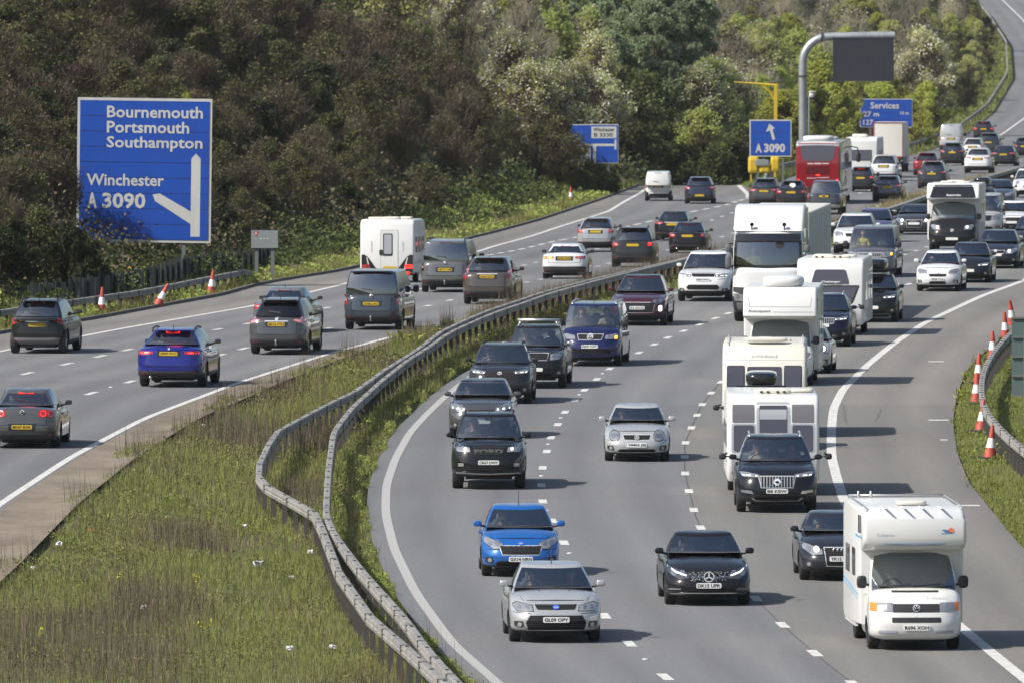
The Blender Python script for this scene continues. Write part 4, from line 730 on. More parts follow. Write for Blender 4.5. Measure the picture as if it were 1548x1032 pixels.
# ---------------------------------------------------------------- vehicles: local -Y is forward, +X the nearside, Z up; y=0 at the nose
PRE = dict(
 hatch=dict(L=4.05, W=1.75, H=1.49, gc=.19, zn=.76, zc=.99, yc=1.05, zb=1.0, yrf=1.85, yrr=3.22, yrb=3.76, zrb=1.02, wb=.90, wr=.66, wt=.66, wrt=.60, fa=.82, ra=3.32, rw=.31, nose=.28, tail=.10),
 saloon=dict(L=4.7, W=1.82, H=1.44, gc=.18, zn=.73, zc=.97, yc=1.42, zb=.97, yrf=2.25, yrr=3.30, yrb=3.98, zrb=1.02, wb=.90, wr=.66, wt=.66, wrt=.58, fa=.85, ra=3.65, rw=.32, nose=.30, tail=.10, zd=1.0),
 estate=dict(L=4.75, W=1.83, H=1.50, gc=.18, zn=.76, zc=.99, yc=1.35, zb=1.0, yrf=2.15, yrr=4.05, yrb=4.5, zrb=1.04, wb=.90, wr=.68, wt=.66, wrt=.62, fa=.88, ra=3.7, rw=.32, nose=.28, tail=.10),
 suv=dict(L=4.5, W=1.85, H=1.67, gc=.24, zn=.93, zc=1.12, yc=1.15, zb=1.12, yrf=1.9, yrr=3.72, yrb=4.20, zrb=1.14, wb=.91, wr=.70, wt=.68, wrt=.64, fa=.86, ra=3.6, rw=.36, nose=.22, tail=.10, clad=.42),
 van=dict(L=4.9, W=1.90, H=1.95, gc=.23, zn=.98, zc=1.17, yc=.78, zb=1.17, yrf=1.55, yrr=4.66, yrb=4.78, zrb=1.14, wb=.93, wr=.80, wt=.79, wrt=.79, fa=.92, ra=3.95, rw=.33, nose=.26, tail=.06),
 pickup=dict(L=5.3, W=1.87, H=1.83, gc=.30, zn=1.06, zc=1.20, yc=1.35, zb=1.2, yrf=2.05, yrr=3.45, yrb=3.72, zrb=1.22, wb=.90, wr=.70, wt=.70, wrt=.68, fa=.95, ra=4.2, rw=.39, nose=.18, tail=.05, zd=1.2, clad=.40),
)
def body_points(P, res):
    vs, fs = cube_grid(*res); L, W, n = P['L'], P['W'], P.get('n', 10.5)
    A = np.array(vs); r = (np.abs(A) ** n).sum(1) ** (1 / n); A = A / r[:, None]
    a, s, t = A[:, 0], (A[:, 1] + 1) / 2, (A[:, 2] + 1) / 2; y0 = s * L
    zd = P.get('zd', P['zrb']); ky = [0, .12, P['yc'] * .52, P['yc'] * .92, (P['yc'] + P['yrb']) / 2, P['yrb'], L]
    kz = [P['zn'], P['zn'] + .03, P['zn'] + (P['zc'] - P['zn']) * .66, P['zc'], P['zb'], P['zrb'], zd]
    d = np.linspace(0, L, 80); zz = np.interp(d, ky, kz); ker = np.hanning(9)[1:-1]; ker /= ker.sum(); zz = np.convolve(np.pad(zz, 3, mode='edge'), ker, 'valid')
    zt = np.interp(y0, d, zz) - P.get('crown', .07) * np.abs(a) ** 2.4
    hoodw = np.clip((P['yc'] - y0) / P['yc'], 0, 1)
    zt = zt + .02 * hoodw * np.exp(-((np.abs(a) - .62) / .12) ** 2)              # bonnet creases
    wf = np.clip(1 - y0 / 1.1, 0, 1) ** 2; wr = np.clip(1 - (L - y0) / .9, 0, 1) ** 2
    zb = P['gc'] + .07 * np.abs(a) ** 6 * (wf + wr)
    z = zb + t * (zt - zb)
    sec = np.interp(t, [0, .12, .32, .55, .72, .86, 1], [.955, .985, .995, 1.0, .99, .975, P.get('shw', .96)])
    plan = np.interp(y0 / L, [0, .1, .25, .75, .92, 1], [.975, .99, 1, 1, .99, .97])
    x = a * W / 2 * sec * plan
    no = np.interp(t, [0, .2, .42, .62, .82, 1], [.10, .02, 0, .035, .035 + P['nose'] * .35, P['nose']])
    ta = np.interp(t, [0, .2, .42, .62, .82, 1], [.08, .01, 0, .03, .05, P['tail']])
    y = y0 + wf * (no + P.get('sweep', .30) * np.abs(a) ** 3.6) - wr * (ta + P.get('rsweep', .13) * np.abs(a) ** 4)
    return np.stack([x, y, z], 1), fs
def house_ring(P, t):
    """one closed ring of the glasshouse at height fraction t -> list of (x,y,z), and segment kinds"""
    lp = lambda a, b: a + (b - a) * t
    hw = P['W'] / 2; bul = math.sin(math.pi * min(1, t)); wf = hw * lp(P['wb'], P['wt']); wr = hw * lp(P['wr'] + .18 if P['wr'] < .75 else P['wb'] - .01, P['wrt'])
    wf += .035 * bul; wr += .03 * bul
    yF = lp(P['yc'], P['yrf']) - .05 * bul; yR = lp(P['yrb'], P['yrr']) + P.get('rbul', .04) * bul
    bow = lp(.20, .13); rb = lp(.12, .10)
    def zz(y):
        k = (y - P['yc']) / (P['yrb'] - P['yc']); zb = (P['zc'] - .125) * (1 - k) + (P['zrb'] - .11) * k
        zt = P['H'] - .045 - .05 * ((y - (P['yrf'] * .55 + P['yrr'] * .45)) / (.5 * (P['yrr'] - P['yrf']))) ** 2 * P.get('arch', 1.0)
        return zb + (zt - zb) * t
    h = []; kind = []
    nf, ns, nr = 6, 10, 6
    for j in range(nf + 1):
        x = j / nf * (wf - .034); h.append((x, yF + bow * (x / wf) ** 2)); kind.append('F')
    kind[-1] = 'A'; h.append((wf - .008, yF + bow + .03)); kind.append('A')
    y0, y1 = yF + bow + .11, yR - rb - .16
    for k in range(ns + 1):
        q = k / ns; h.append((wf + (wr - wf) * q + .012 * math.sin(math.pi * q), y0 + (y1 - y0) * q)); kind.append('S%d' % k)
    kind[-1] = 'P'; h.append((wr - .015, yR - rb - .03)); kind.append('P')
    for j in range(nr + 1):
        x = (1 - j / nr) * (wr - .06); h.append((x, yR - rb * (x / wr) ** 2)); kind.append('R')
    full = [(x, y, zz(y)) for x, y in h] + [(-x, y, zz(y)) for x, y in h[-2:0:-1]]
    kf = kind[:-1] + kind[:-1][::-1]
    return full, kf
TL = [0, .06, .13, .34, .58, .80, .955, 1.0]
def arch_cut(me, P, bodymat):
    t = bpy.data.objects.new('t', me); COL.objects.link(t)
    mb = MB()
    for y in (P['fa'], P['ra']):
        for s in (-1, 1): mb.lathe([(s * .5 * P['W'] + .2, .001), (s * .5 * P['W'] + .2, P['rw'] + .045), (s * .5 * P['W'] - .27, P['rw'] + .045), (s * .5 * P['W'] - .27, .001)], 'X', 20, 0, (0, y, P['rw']))
    c = mb.build('t', M_BLK); bm = bmesh.new(); bm.from_mesh(c.data); bmesh.ops.remove_doubles(bm, verts=bm.verts, dist=.004); bmesh.ops.recalc_face_normals(bm, faces=bm.faces); bm.to_mesh(c.data); bm.free()
    md = t.modifiers.new('b', 'BOOLEAN'); md.object = c; md.solver = 'EXACT'; md.operation = 'DIFFERENCE'
    try: md.material_mode = 'TRANSFER'
    except Exception: pass
    dg = bpy.context.evaluated_depsgraph_get(); out = bpy.data.meshes.new_from_object(t.evaluated_get(dg))
    bpy.data.objects.remove(t); bpy.data.objects.remove(c)
    return out if len(out.polygons) > 200 else me
class Car: pass
_rim = {}
def wheel(parent, x, y, r, wd=.21, rim=M_RIM, side=1):
    key = (round(r, 3), round(wd, 3), side, rim.name)
    if key not in _rim:
        mb = MB(); h = wd / 2
        mb.lathe([(-h * .7, r * .60), (-h, r * .72), (-h, r * .93), (-h * .72, r * .99), (h * .72, r * .99), (h, r * .93), (h, r * .72), (h * .7, r * .60), (-h * .7, r * .6)], 'X', 28)
        a = mb.build('wheel', M_TYR, None, True); mr = MB(); s = side
        mr.lathe([(s * h * .3, .001), (s * h * .3, r * .60), (s * h * .85, r * .64), (s * h * .9, r * .60)], 'X', 24, 1)
        for k in range(5):
            Mx = Matrix.Rotation(2 * math.pi * k / 5, 4, 'X'); mr.box(Mx @ Vector((s * h * .72, 0, r * .34)), (.03, r * .15, r * .56), 0, Mx)
        mr.lathe([(s * h * .6, r * .2), (s * h * .86, r * .17), (s * h * .9, .001)], 'X', 12, 0)
        b = mr.build('rim', [rim, M_GLB]); _rim[key] = (a.data, b.data); bpy.data.objects.remove(a); bpy.data.objects.remove(b)
    a, b = _rim[key]; o = link('wheel', a, parent); o.location = (x, y, r); q = link('rim', b, o); return o
def decal(C, name, mat, pts, front=True, off=.006, thick=.02, parent=None, cuts=3, side=0):
    """outline (x,z) pressed on to the front or rear of the vehicle (side=+1/-1: outline (y,z) on its flank)"""
    bm = bmesh.new(); vs = [bm.verts.new((p[0], 0, p[1])) for p in pts]; bm.faces.new(vs)
    bmesh.ops.triangulate(bm, faces=bm.faces[:])
    for _ in range(cuts):
        es = [e for e in bm.edges if e.calc_length() > .055]
        if es: bmesh.ops.subdivide_edges(bm, edges=es, cuts=1); bmesh.ops.triangulate(bm, faces=[f for f in bm.faces if len(f.verts) > 3])
    sg = -1 if front else 1; last = None; hits = []
    for v in bm.verts:
        if side: h = C.bvh.ray_cast(Vector((side * 5, v.co.x, v.co.z)), Vector((-side, 0, 0)))[0]; hits.append(h.x if h else None)
        else: h = C.bvh.ray_cast(Vector((v.co.x, sg * 30, v.co.z)), Vector((0, -sg, 0)))[0]; hits.append(h.y if h else None)
    good = [h for h in hits if h is not None]
    if not good: bm.free(); return None
    med = sorted(good)[len(good) // 2]
    co = [v.co.copy() for v in bm.verts]
    for i, v in enumerate(bm.verts):
        h = hits[i]
        if h is None: j = min((j for j in range(len(co)) if hits[j] is not None), key=lambda j: (co[j] - co[i]).length); h = hits[j]
        if side: v.co = Vector((h + side * off, v.co.x, v.co.z))
        else: v.co = Vector((v.co.x, h + sg * off, v.co.z))
    bmesh.ops.recalc_face_normals(bm, faces=bm.faces)
    ret = bmesh.ops.extrude_face_region(bm, geom=bm.faces[:]); dv = Vector((-side * thick, 0, 0)) if side else Vector((0, -sg * thick, 0))
    for e in ret['geom']:
        if isinstance(e, bmesh.types.BMVert): e.co += dv
    bmesh.ops.recalc_face_normals(bm, faces=bm.faces)
    me = bpy.data.meshes.new(name); bm.to_mesh(me); bm.free(); me.materials.append(mat)
    return link(name, me, parent or C.root)
def sym(half): return [(x, z) for x, z in half] + [(-x, z) for x, z in half[::-1] if abs(x) > 1e-6]
def ell(cx, cz, rx, rz, n=14): return [(cx + rx * math.cos(2 * math.pi * k / n), cz + rz * math.sin(2 * math.pi * k / n)) for k in range(n)]
def rect(x0, z0, x1, z1, r=0.0):
    if not r: return [(x0, z0), (x1, z0), (x1, z1), (x0, z1)]
    o = []
    for cx, cz, a0 in ((x1 - r, z0 + r, -90), (x1 - r, z1 - r, 0), (x0 + r, z1 - r, 90), (x0 + r, z0 + r, 180)):
        o += [(cx + r * math.cos(R_(a0 + k * 30)), cz + r * math.sin(R_(a0 + k * 30))) for k in range(4)]
    return o
def pair(C, name, mat, pts, front=True, **k):
    a = decal(C, name, mat, pts, front, **k); b = decal(C, name, mat, [(-x, z) for x, z in pts[::-1]], front, **k); return a, b
def plate(C, txt, z, front=True, x=0.0, w=.52, h=.112, yoff=.012):
    sg = -1 if front else 1; ys = []
    for dx in (-w / 2, 0, w / 2):
        for dz in (-h / 2, h / 2):
            q = C.bvh.ray_cast(Vector((x + dx, sg * 30, z + dz)), Vector((0, -sg, 0)))[0]
            if q: ys.append(q.y)
    if not ys: return
    y = (min(ys) if front else max(ys)) + sg * yoff
    mb = MB(); mb.rbox((x, y, z), (w, .014, h), 12, 4); o = mb.build('number_plate', M_PW if front else M_PY, C.root)
    if txt: text(txt, 'plate_lettering', M_PT, w * .90, h * .66, x, y + sg * .009, z, o, sg, .032)
    return o
def mirrors(C, mat, x, y, z, d=(.24, .11, .16), ext=0, tow=False):
    for s in (-1, 1):
        mb = MB(); mb.rbox((s * (x + d[0] / 2 + .02), y, z), d, 3.2, 6, 0); mb.rbox((s * (x + d[0] / 2 + .02), y + d[1] * .5, z), (d[0] * .84, .012, d[2] * .8), 4, 4, 2)  # mirror glass plain black, its dark reflection put into the colour
        mb.tube([(s * (x - .06), y + .05, z - .07), (s * (x + .1), y + .01, z - .03)], .025, 6, 2)
        if tow:
            mb.tube([(s * (x + .2), y, z), (s * (x + .34), y - .02, z + .02)], .018, 6, 2); mb.rbox((s * (x + .36), y, z + .01), (.17, .09, .15), 3, 6, 2); mb.box((s * (x + .27), y, z + .08), (.06, .10, .05), 2)
        mb.build('mirror', [mat, M_RIM, M_BLK], C.root, True)
def roof_rails(C, P, mat):
    for s in (-1, 1):
        mb = MB(); x = s * (P['W'] / 2 * P['wt'] - .06); y0, y1 = P['yrf'] + .25, P['yrr'] - .1; H = P['H']
        mb.tube([(x, y0, H - .10), (x, y0 + .07, H - .005), (x, (y0 + y1) / 2, H + .035), (x, y1 - .07, H - .005), (x, y1, H - .10)], .024, 6); mb.build('roof_rail', mat, C.root, True)
def roof_box(C, P, y=None, mat=M_GLB, L=1.9, W=.85, H=.38, x=0):
    y = y or (P['yrf'] + P['yrr']) / 2 - .1; z = P['H']
    mb = MB(); mb.rbox((x, y, z + .14 + H / 2), (W, L, H), 4.2, 10); o = mb.build('roof_box', mat, C.root, True)
    for dy in (-.5, .5):
        mb = MB(); mb.box((0, y + dy, z + .09), (P['W'] * .72, .07, .035)); [mb.box((s * P['W'] * .31, y + dy, z + .03), (.05, .08, .12)) for s in (-1, 1)]; mb.build('roof_bar', M_BLK, C.root)
def make_car(spec):
    P = dict(PRE[spec['pre']]); P.update(spec.get('P', {})); C = Car(); C.P = P
    bm_ = spec['paint'] if not isinstance(spec['paint'], tuple) else paint(spec['paint'])
    root = C.root = empty(spec['key']); near = spec.get('near', 1); res = (22, 34, 16) if near else (14, 22, 10)
    pts, fs = body_points(P, res)
    me = bpy.data.meshes.new('body'); me.from_pydata(pts.tolist(), [], fs); clad = P.get('clad', P['gc'] + .05)
    me.materials.append(bm_); me.materials.append(M_BLK)
    zc_ = pts[:, 2][np.array(fs)].mean(1); me.polygons.foreach_set('material_index', (zc_ < clad).astype(int)); me.polygons.foreach_set('use_smooth', [True] * len(fs)); me.update()
    bm = bmesh.new(); bm.from_mesh(me); bmesh.ops.recalc_face_normals(bm, faces=bm.faces); bm.to_mesh(me); bm.free()
    me = arch_cut(me, P, bm_); me.set_sharp_from_angle(angle=R_(35)); body = link('body', me, root)
    # glasshouse
    rings = []; kf = None
    for t in TL: r, kf = house_ring(P, t); rings.append(r)
    n = len(rings[0]); zones = {}
    rw0, rw1 = P.get('rwin', (2, 6)); panel = spec.get('panel', False)
    for i in range(len(TL) - 1):
        for j in range(n):
            k = kf[j]; z = 'roof'
            if k == 'F' and 1 <= i < 6: z = 'windscreen'
            elif k == 'F' and i == 0: z = 'cowl'
            elif k == 'R' and rw0 <= i < rw1 and not panel: z = 'rear_window'
            elif k == 'R' and rw0 - 1 <= i < rw0 and not panel: z = 'roof'
            elif k[0] == 'S' and 2 <= i < 6:
                q = int(k[1:]); side = 'L' if j < n // 2 else 'R'
                if q == 4: z = 'pillar' + side
                elif panel and q > 4: z = 'roof'
                else: z = 'win%d%s' % (0 if q < 4 else 1, side)
            zones.setdefault(z, []).append((i, j))
    cap = []; top = rings[-1]; cx = (P['yrf'] + P['yrr']) / 2; inner = [top]
    for f, dz in ((.96, .022), (.86, .036), (.55, .045), (.2, .045)): inner.append([(x * f, cx + (y - cx) * f, z * f + (1 - f) * (P['H'] - .045) + dz) for x, y, z in top])
    def zone_mesh(cells, extra=False):
        mb = MB()
        for i, j in cells:
            k = (j + 1) % n; mb.add([rings[i][j], rings[i][k], rings[i + 1][k], rings[i + 1][j]], [(0, 1, 2, 3)])
        if extra:
            for a, b in zip(inner[:-1], inner[1:]):
                for j in range(n): k = (j + 1) % n; mb.add([a[j], a[k], b[k], b[j]], [(0, 1, 2, 3)])
            mb.add(inner[-1], [tuple(range(n))])
        bm = bmesh.new(); vs = [bm.verts.new(v) for v in mb.v]
        for f in mb.f: bm.faces.new([vs[i] for i in f])
        bmesh.ops.remove_doubles(bm, verts=bm.verts, dist=.0005); me = bpy.data.meshes.new('z'); bm.to_mesh(me); bm.free(); me.polygons.foreach_set('use_smooth', [True] * len(me.polygons)); return me
    roofmat = paint(spec['roof']) if spec.get('roof') else bm_
    me2 = zone_mesh(zones['roof'], True); me2.materials.append(bm_); me2.materials.append(roofmat)
    if spec.get('roof'): me2.polygons.foreach_set('material_index', [1 if p.center.z > P['H'] - .07 else 0 for p in me2.polygons])
    link('roof', me2, root)
    for z, nm, m in (('windscreen', 'windscreen', GL_F), ('rear_window', 'rear_window', GL_D if P.get('priv') else GL_F), ('win0L', 'side_window', GL_F), ('win0R', 'side_window', GL_F), ('win1L', 'side_window', GL_D if P.get('priv') else GL_F), ('win1R', 'side_window', GL_D if P.get('priv') else GL_F), ('pillarL', 'door_pillar', M_GLB), ('pillarR', 'door_pillar', M_GLB), ('cowl', 'scuttle', M_BLK)):
        if z in zones: q = zone_mesh(zones[z]); q.materials.append(m); link(nm, q, root)
    allv = [tuple(v.co) for v in body.data.vertices]; allf = [tuple(p.vertices) for p in body.data.polygons]
    for i in range(len(TL) - 1):
        for j in range(n): k = (j + 1) % n; b = len(allv); allv += [rings[i][j], rings[i][k], rings[i + 1][k], rings[i + 1][j]]; allf.append((b, b + 1, b + 2, b + 3))
    b = len(allv); allv += inner[2]; allf.append(tuple(range(b, b + n)))
    C.bvh = BVHTree.FromPolygons(allv, allf)
    # cabin floor at belt height, dashboard, seats, wheel
    b0 = rings[1]; zf = max(P['zc'], P['zb'], P['zrb']) + .012; mb = MB(); mb.add([(x * .95, y * .97 + .03 * cx, zf if P['zrb'] - P['zc'] < .1 else z + .05) for x, y, z in b0], [tuple(range(n))]); mb.build('dashboard', M_INT, root)
    if not panel or near:
        sy = P['yc'] + (1.15 if spec['pre'] != 'van' else .95); hs = P['H'] - .27
        for s in (-1, 1):
            mb = MB(); mb.rbox((s * P['W'] * .205, sy + .12, (zf + hs) / 2 - .12), (.46, .12, hs - zf - .02), 5, 5); mb.rbox((s * P['W'] * .205, sy + .15, hs - .02), (.25, .10, .18), 3.5, 5); mb.build('seat', M_SEAT, root, True)
        mb = MB(); y2 = min(sy + .95, P['yrb'] - .5)
        mb.rbox((0, y2, (zf + hs) / 2 - .2), (P['W'] * .66, .14, hs - zf), 6, 5)
        for x in (-.40, 0, .40): mb.rbox((x, y2 + .03, hs - .18), (.24, .10, .15), 3.5, 4)
        mb.build('seat', M_SEAT, root, True)
        if near:
            mb = MB(); mb.tube([(-P['W'] * .205 + .19 * math.cos(a), P['yc'] + .62 + .09 * math.sin(a), zf - .03 + .155 * math.sin(a)) for a in np.linspace(0, 2 * math.pi, 17)], .016, 6, cap=False); mb.build('steering_wheel', M_BLK, root, True)
            mb = MB(); mb.rbox((0, P['yrf'] + .14, P['H'] - .17), (.24, .04, .07), 4, 4); mb.build('rear_view_mirror', M_BLK, root)
    rim = M_RIMD if spec.get('rimd') else M_RIM; tw = P.get('tw', .22)
    for y in (P['fa'], P['ra']):
        for s in (-1, 1): wheel(root, s * (P['W'] / 2 - tw / 2 - .03), y, P['rw'], tw, rim, s)
    mb = MB(); mb.box((0, (P['fa'] + P['ra']) / 2, P['gc'] + .01), (P['W'] * .62, P['ra'] - P['fa'] + .6, .14)); mb.build('underbody', M_BLK, root)
    mm = spec.get('mirror', bm_); mirrors(C, mm, P['W'] / 2 * P['wb'] + .02, P['yc'] + .42, P['zc'] + .09, (.18, .10, .13) if spec['pre'] != 'van' else (.20, .12, .25), tow=spec.get('tow', False))
    if spec.get('rails'): roof_rails(C, P, M_SIL if spec['rails'] == 's' else M_BLK)
    if spec.get('box'): roof_box(C, P, x=spec.get('boxx', 0))
    if spec.get('ant'):
        mb = MB(); y = P['yrf'] + .1 if spec['ant'] == 'f' else P['yrr'] - .15; mb.tube([(0, y, P['H'] - .03), (0, y + .10, P['H'] + (.34 if spec['ant'] == 'f' else .12))], [.012, .005], 6); mb.build('aerial', M_BLK, root)
    if near:
        for x0, x1 in ((-.62, -.04), (-.02, .56)):
            z0 = P['zc'] + .01; decal(C, 'wiper', M_BLK, [(x0, z0 + .012), (x1, z0 + .045), (x1, z0 + .06), (x0, z0 + .028)], True, .010)
        y1 = P['yc'] + .25; y2 = (P['yc'] + P['yrb']) / 2 - .1; zt = P['zc'] - .13
        for s in (-1, 1):
            for yy in (y2 - .05, P['yrb'] - 1.0): decal(C, 'door_handle', bm_, [(yy - .2, zt - .03), (yy, zt - .03), (yy, zt + .01), (yy - .2, zt + .01)], side=s, off=.03, thick=.05, cuts=1)
            for yy in (y1, y2, min(P['yrb'] - .75, P['ra'] - .32)):
                if P['fa'] + P['rw'] + .06 < yy: decal(C, 'door_seam', M_GLB, [(yy, P['gc'] + .12), (yy + .012, P['gc'] + .12), (yy + .012, zt + .1), (yy, zt + .1)], side=s, off=.002, cuts=1)
    return C
# ------------------------------------------------ front and rear furniture
def lights(C, pts, lit=0, mat=M_HL, front=True, drl=None):
    if C.near:
        mx, mz = sum(p[0] for p in pts) / len(pts), sum(p[1] for p in pts) / len(pts); pair(C, 'headlight_surround', M_GLB, [(mx + (x - mx) * 1.09, mz + (z - mz) * 1.16) for x, z in pts], front, off=.002)
    a, b = pair(C, 'headlight', mat, pts, front)
    xs = [p[0] for p in pts]; zs = [p[1] for p in pts]; cx, cz = sum(xs) / len(xs), sum(zs) / len(zs); h = max(zs) - min(zs); w_ = max(xs) - min(xs)
    if C.near:
        for s, o in ((1, a), (-1, b)):
            if o:
                for f in (-.22, .16): decal(C, 'reflector', M_LIT if lit == 1 and f < 0 else M_RIM, [(s * x, z) for x, z in ell(cx + f * w_, cz, min(.24 * h, .062), min(.24 * h, .062), 10)][::s], front, .011, .008, o, 1)
    if drl or lit == 2:
        q = drl or [(cx - .4 * w_, min(zs) + .2 * h), (cx + .35 * w_, min(zs) + .35 * h), (cx + .35 * w_, min(zs) + .5 * h), (cx - .4 * w_, min(zs) + .35 * h)]
        for s, o in ((1, a), (-1, b)):
            if o: decal(C, 'running_light', M_LIT, [(s * x, z) for x, z in q][::s], front, .014, .008, o, 1)
def badge(C, z, r, front=True, mat=M_BDG, kind='disc', x=0):
    o = decal(C, 'badge', mat, ell(x, z, r * (1.5 if kind == 'oval' else 1), r), front, .022, .02, None, 2)
    if not o: return
    sg = -1 if front else 1
    q = C.bvh.ray_cast(Vector((x, sg * 30, z)), Vector((0, -sg, 0)))[0]
    if q is None: return
    y = min(v.co.y for v in o.data.vertices) - .004 if front else max(v.co.y for v in o.data.vertices) + .004
    mb = MB()
    def bar(x0, z0, x1, z1, w_=.012):
        d = Vector((x1 - x0, 0, z1 - z0)); nrm = Vector((-d.z, 0, d.x)).normalized() * w_; mb.add([(x0 + x + nrm.x, y, z + z0 + nrm.z), (x0 + x - nrm.x, y, z + z0 - nrm.z), (x1 + x - nrm.x, y, z + z1 - nrm.z), (x1 + x + nrm.x, y, z + z1 + nrm.z)], [(0, 1, 2, 3)])
    if kind == 'vw':
        bar(-.5 * r, .75 * r, -.02 * r, .12 * r); bar(.5 * r, .75 * r, .02 * r, .12 * r); bar(-.75 * r, .3 * r, -.36 * r, -.72 * r); bar(-.36 * r, -.72 * r, 0, -.02 * r); bar(.75 * r, .3 * r, .36 * r, -.72 * r); bar(.36 * r, -.72 * r, 0, -.02 * r)
    elif kind == 'star':
        for a in (90, 210, 330): bar(0, 0, .92 * r * math.cos(R_(a)), .92 * r * math.sin(R_(a)), .016)
        for a in range(0, 360, 24): bar(.93 * r * math.cos(R_(a)), .93 * r * math.sin(R_(a)), .93 * r * math.cos(R_(a + 24)), .93 * r * math.sin(R_(a + 24)), .011)
    elif kind == 'oval': bar(-1.0 * r, 0, 1.0 * r, 0, .3 * r)
    elif kind == 'iron':
        bar(-.5 * r, 0, .5 * r, 0, .3 * r)
    if mb.v: mb.build('emblem', M_BDG if mat in (M_GLB, M_BLUEB) else M_GLB, o)
def rings4(C, z, r=.055):
    y = min(h.y for h in (C.bvh.ray_cast(Vector((x, -30, z)), Vector((0, 1, 0)))[0] for x in (-.15, 0, .15)) if h) - .018; mb = MB()
    for k in range(4): mb.tube([(-.126 + .084 * k + r * math.cos(a), y, z + r * math.sin(a)) for a in np.linspace(0, 2 * math.pi, 15)], .009, 5, cap=False)
    mb.build('badge', M_CHR, C.root)
def front_generic(C, S):
    P = C.P; hw = P['W'] / 2; zn = P['zn']; k = hw / .9
    fs = S.get('fs', 'plain'); g = zn - .02; lit = S.get('lit', 0)
    hl = {'plain': [(.44 * k, g - .14), (.74 * k, g - .14), (.83 * k, g - .02), (.74 * k, g + .02), (.46 * k, g - .03)],
          'swept': [(.40 * k, g - .14), (.62 * k, g - .16), (.82 * k, g - .03), (.85 * k, g + .10), (.70 * k, g + .06), (.41 * k, g - .05)],
          'slim': [(.40 * k, g - .10), (.72 * k, g - .09), (.84 * k, g + .02), (.70 * k, g + .02), (.40 * k, g - .03)],
          'big': [(.45 * k, g - .20), (.72 * k, g - .18), (.82 * k, g - .02), (.74 * k, g + .03), (.46 * k, g - .02)],
          'round': ell(.60 * k, g - .06, .135, .13)}[S.get('hl', 'swept')]
    lights(C, hl, lit, S.get('hlm', M_HL), drl=S.get('drl'))
    gt = S.get('grille')
    if gt is None: gt = (.40 * k, g - .15, g - .04)
    if gt:
        w0, z0, z1 = gt[:3]; m = gt[3] if len(gt) > 3 else M_GRIL
        if len(gt) > 4: decal(C, 'grille_surround', M_BDG, sym([(0, z0 - .02), (w0 * .9, z0 - .012), (w0 + .018, z1 + .0), (w0 + .012, z1 + .014), (0, z1 + .014)]), True, .003)
        decal(C, 'grille', m, sym([(0, z0), (w0 * .88, z0 + .005), (w0, z1), (0, z1)]), True, .009)
    lo = S.get('lower', (.52 * k, P['gc'] + .07, P['gc'] + .21))
    if lo: decal(C, 'lower_grille', M_GRIL, sym([(0, lo[1]), (lo[0] * .92, lo[1]), (lo[0], (lo[1] + lo[2]) / 2), (lo[0] * .86, lo[2]), (0, lo[2])]), True, .006)
    fg = S.get('fog', 1)
    if fg:
        zf = P['gc'] + .18; pair(C, 'fog_light_recess', M_BLK, [(.60 * k, zf - .06), (.80 * k, zf - .05), (.80 * k, zf + .07), (.64 * k, zf + .07)], True, off=.004); pair(C, 'fog_light', M_HL, ell(.70 * k, zf + .005, .045, .045, 10), True, off=.014, cuts=0)
    if C.near:
        decal(C, 'air_dam', M_BLK, sym([(0, P['gc'] + .005), (.72 * k, P['gc'] + .02), (.76 * k, P['gc'] + .065), (0, P['gc'] + .05)]), True, .010, cuts=4)
        pair(C, 'bumper_seam', M_GLB, [(.48 * k, zn - .215), (.86 * k, zn - .19), (.86 * k, zn - .18), (.48 * k, zn - .205)], True, off=.004, cuts=4)
    if S.get('chr'): decal(C, 'bumper_trim', M_SIL, sym([(0, P['gc'] + .03), (.7 * k, P['gc'] + .05), (.7 * k, P['gc'] + .075), (0, P['gc'] + .055)]), True, .012)
    if S.get('plate') is not None: plate(C, S['plate'], S.get('pz', P['gc'] + .28))
    b = S.get('badge')
    if b: badge(C, b[1], b[2], True, b[3] if len(b) > 3 else M_BDG, b[0])
    # bonnet shut line
    decal(C, 'bonnet_seam', M_GLB, sym([(0, zn + .035), (.55 * k, zn + .026), (.55 * k, zn + .036), (0, zn + .045)]), True, .004, cuts=5)
    if C.near: pair(C, 'bonnet_seam', M_GLB, [(.60 * k, zn + .025), (.612 * k, zn + .025), (.735 * k, P['zc'] - .055), (.723 * k, P['zc'] - .055)], True, off=.005, cuts=4)
    for x in (-.3, .3): decal(C, 'washer_jet', M_BLK, rect(x - .015, P['zc'] - .03, x + .015, P['zc'] - .015), True, .012, cuts=0)
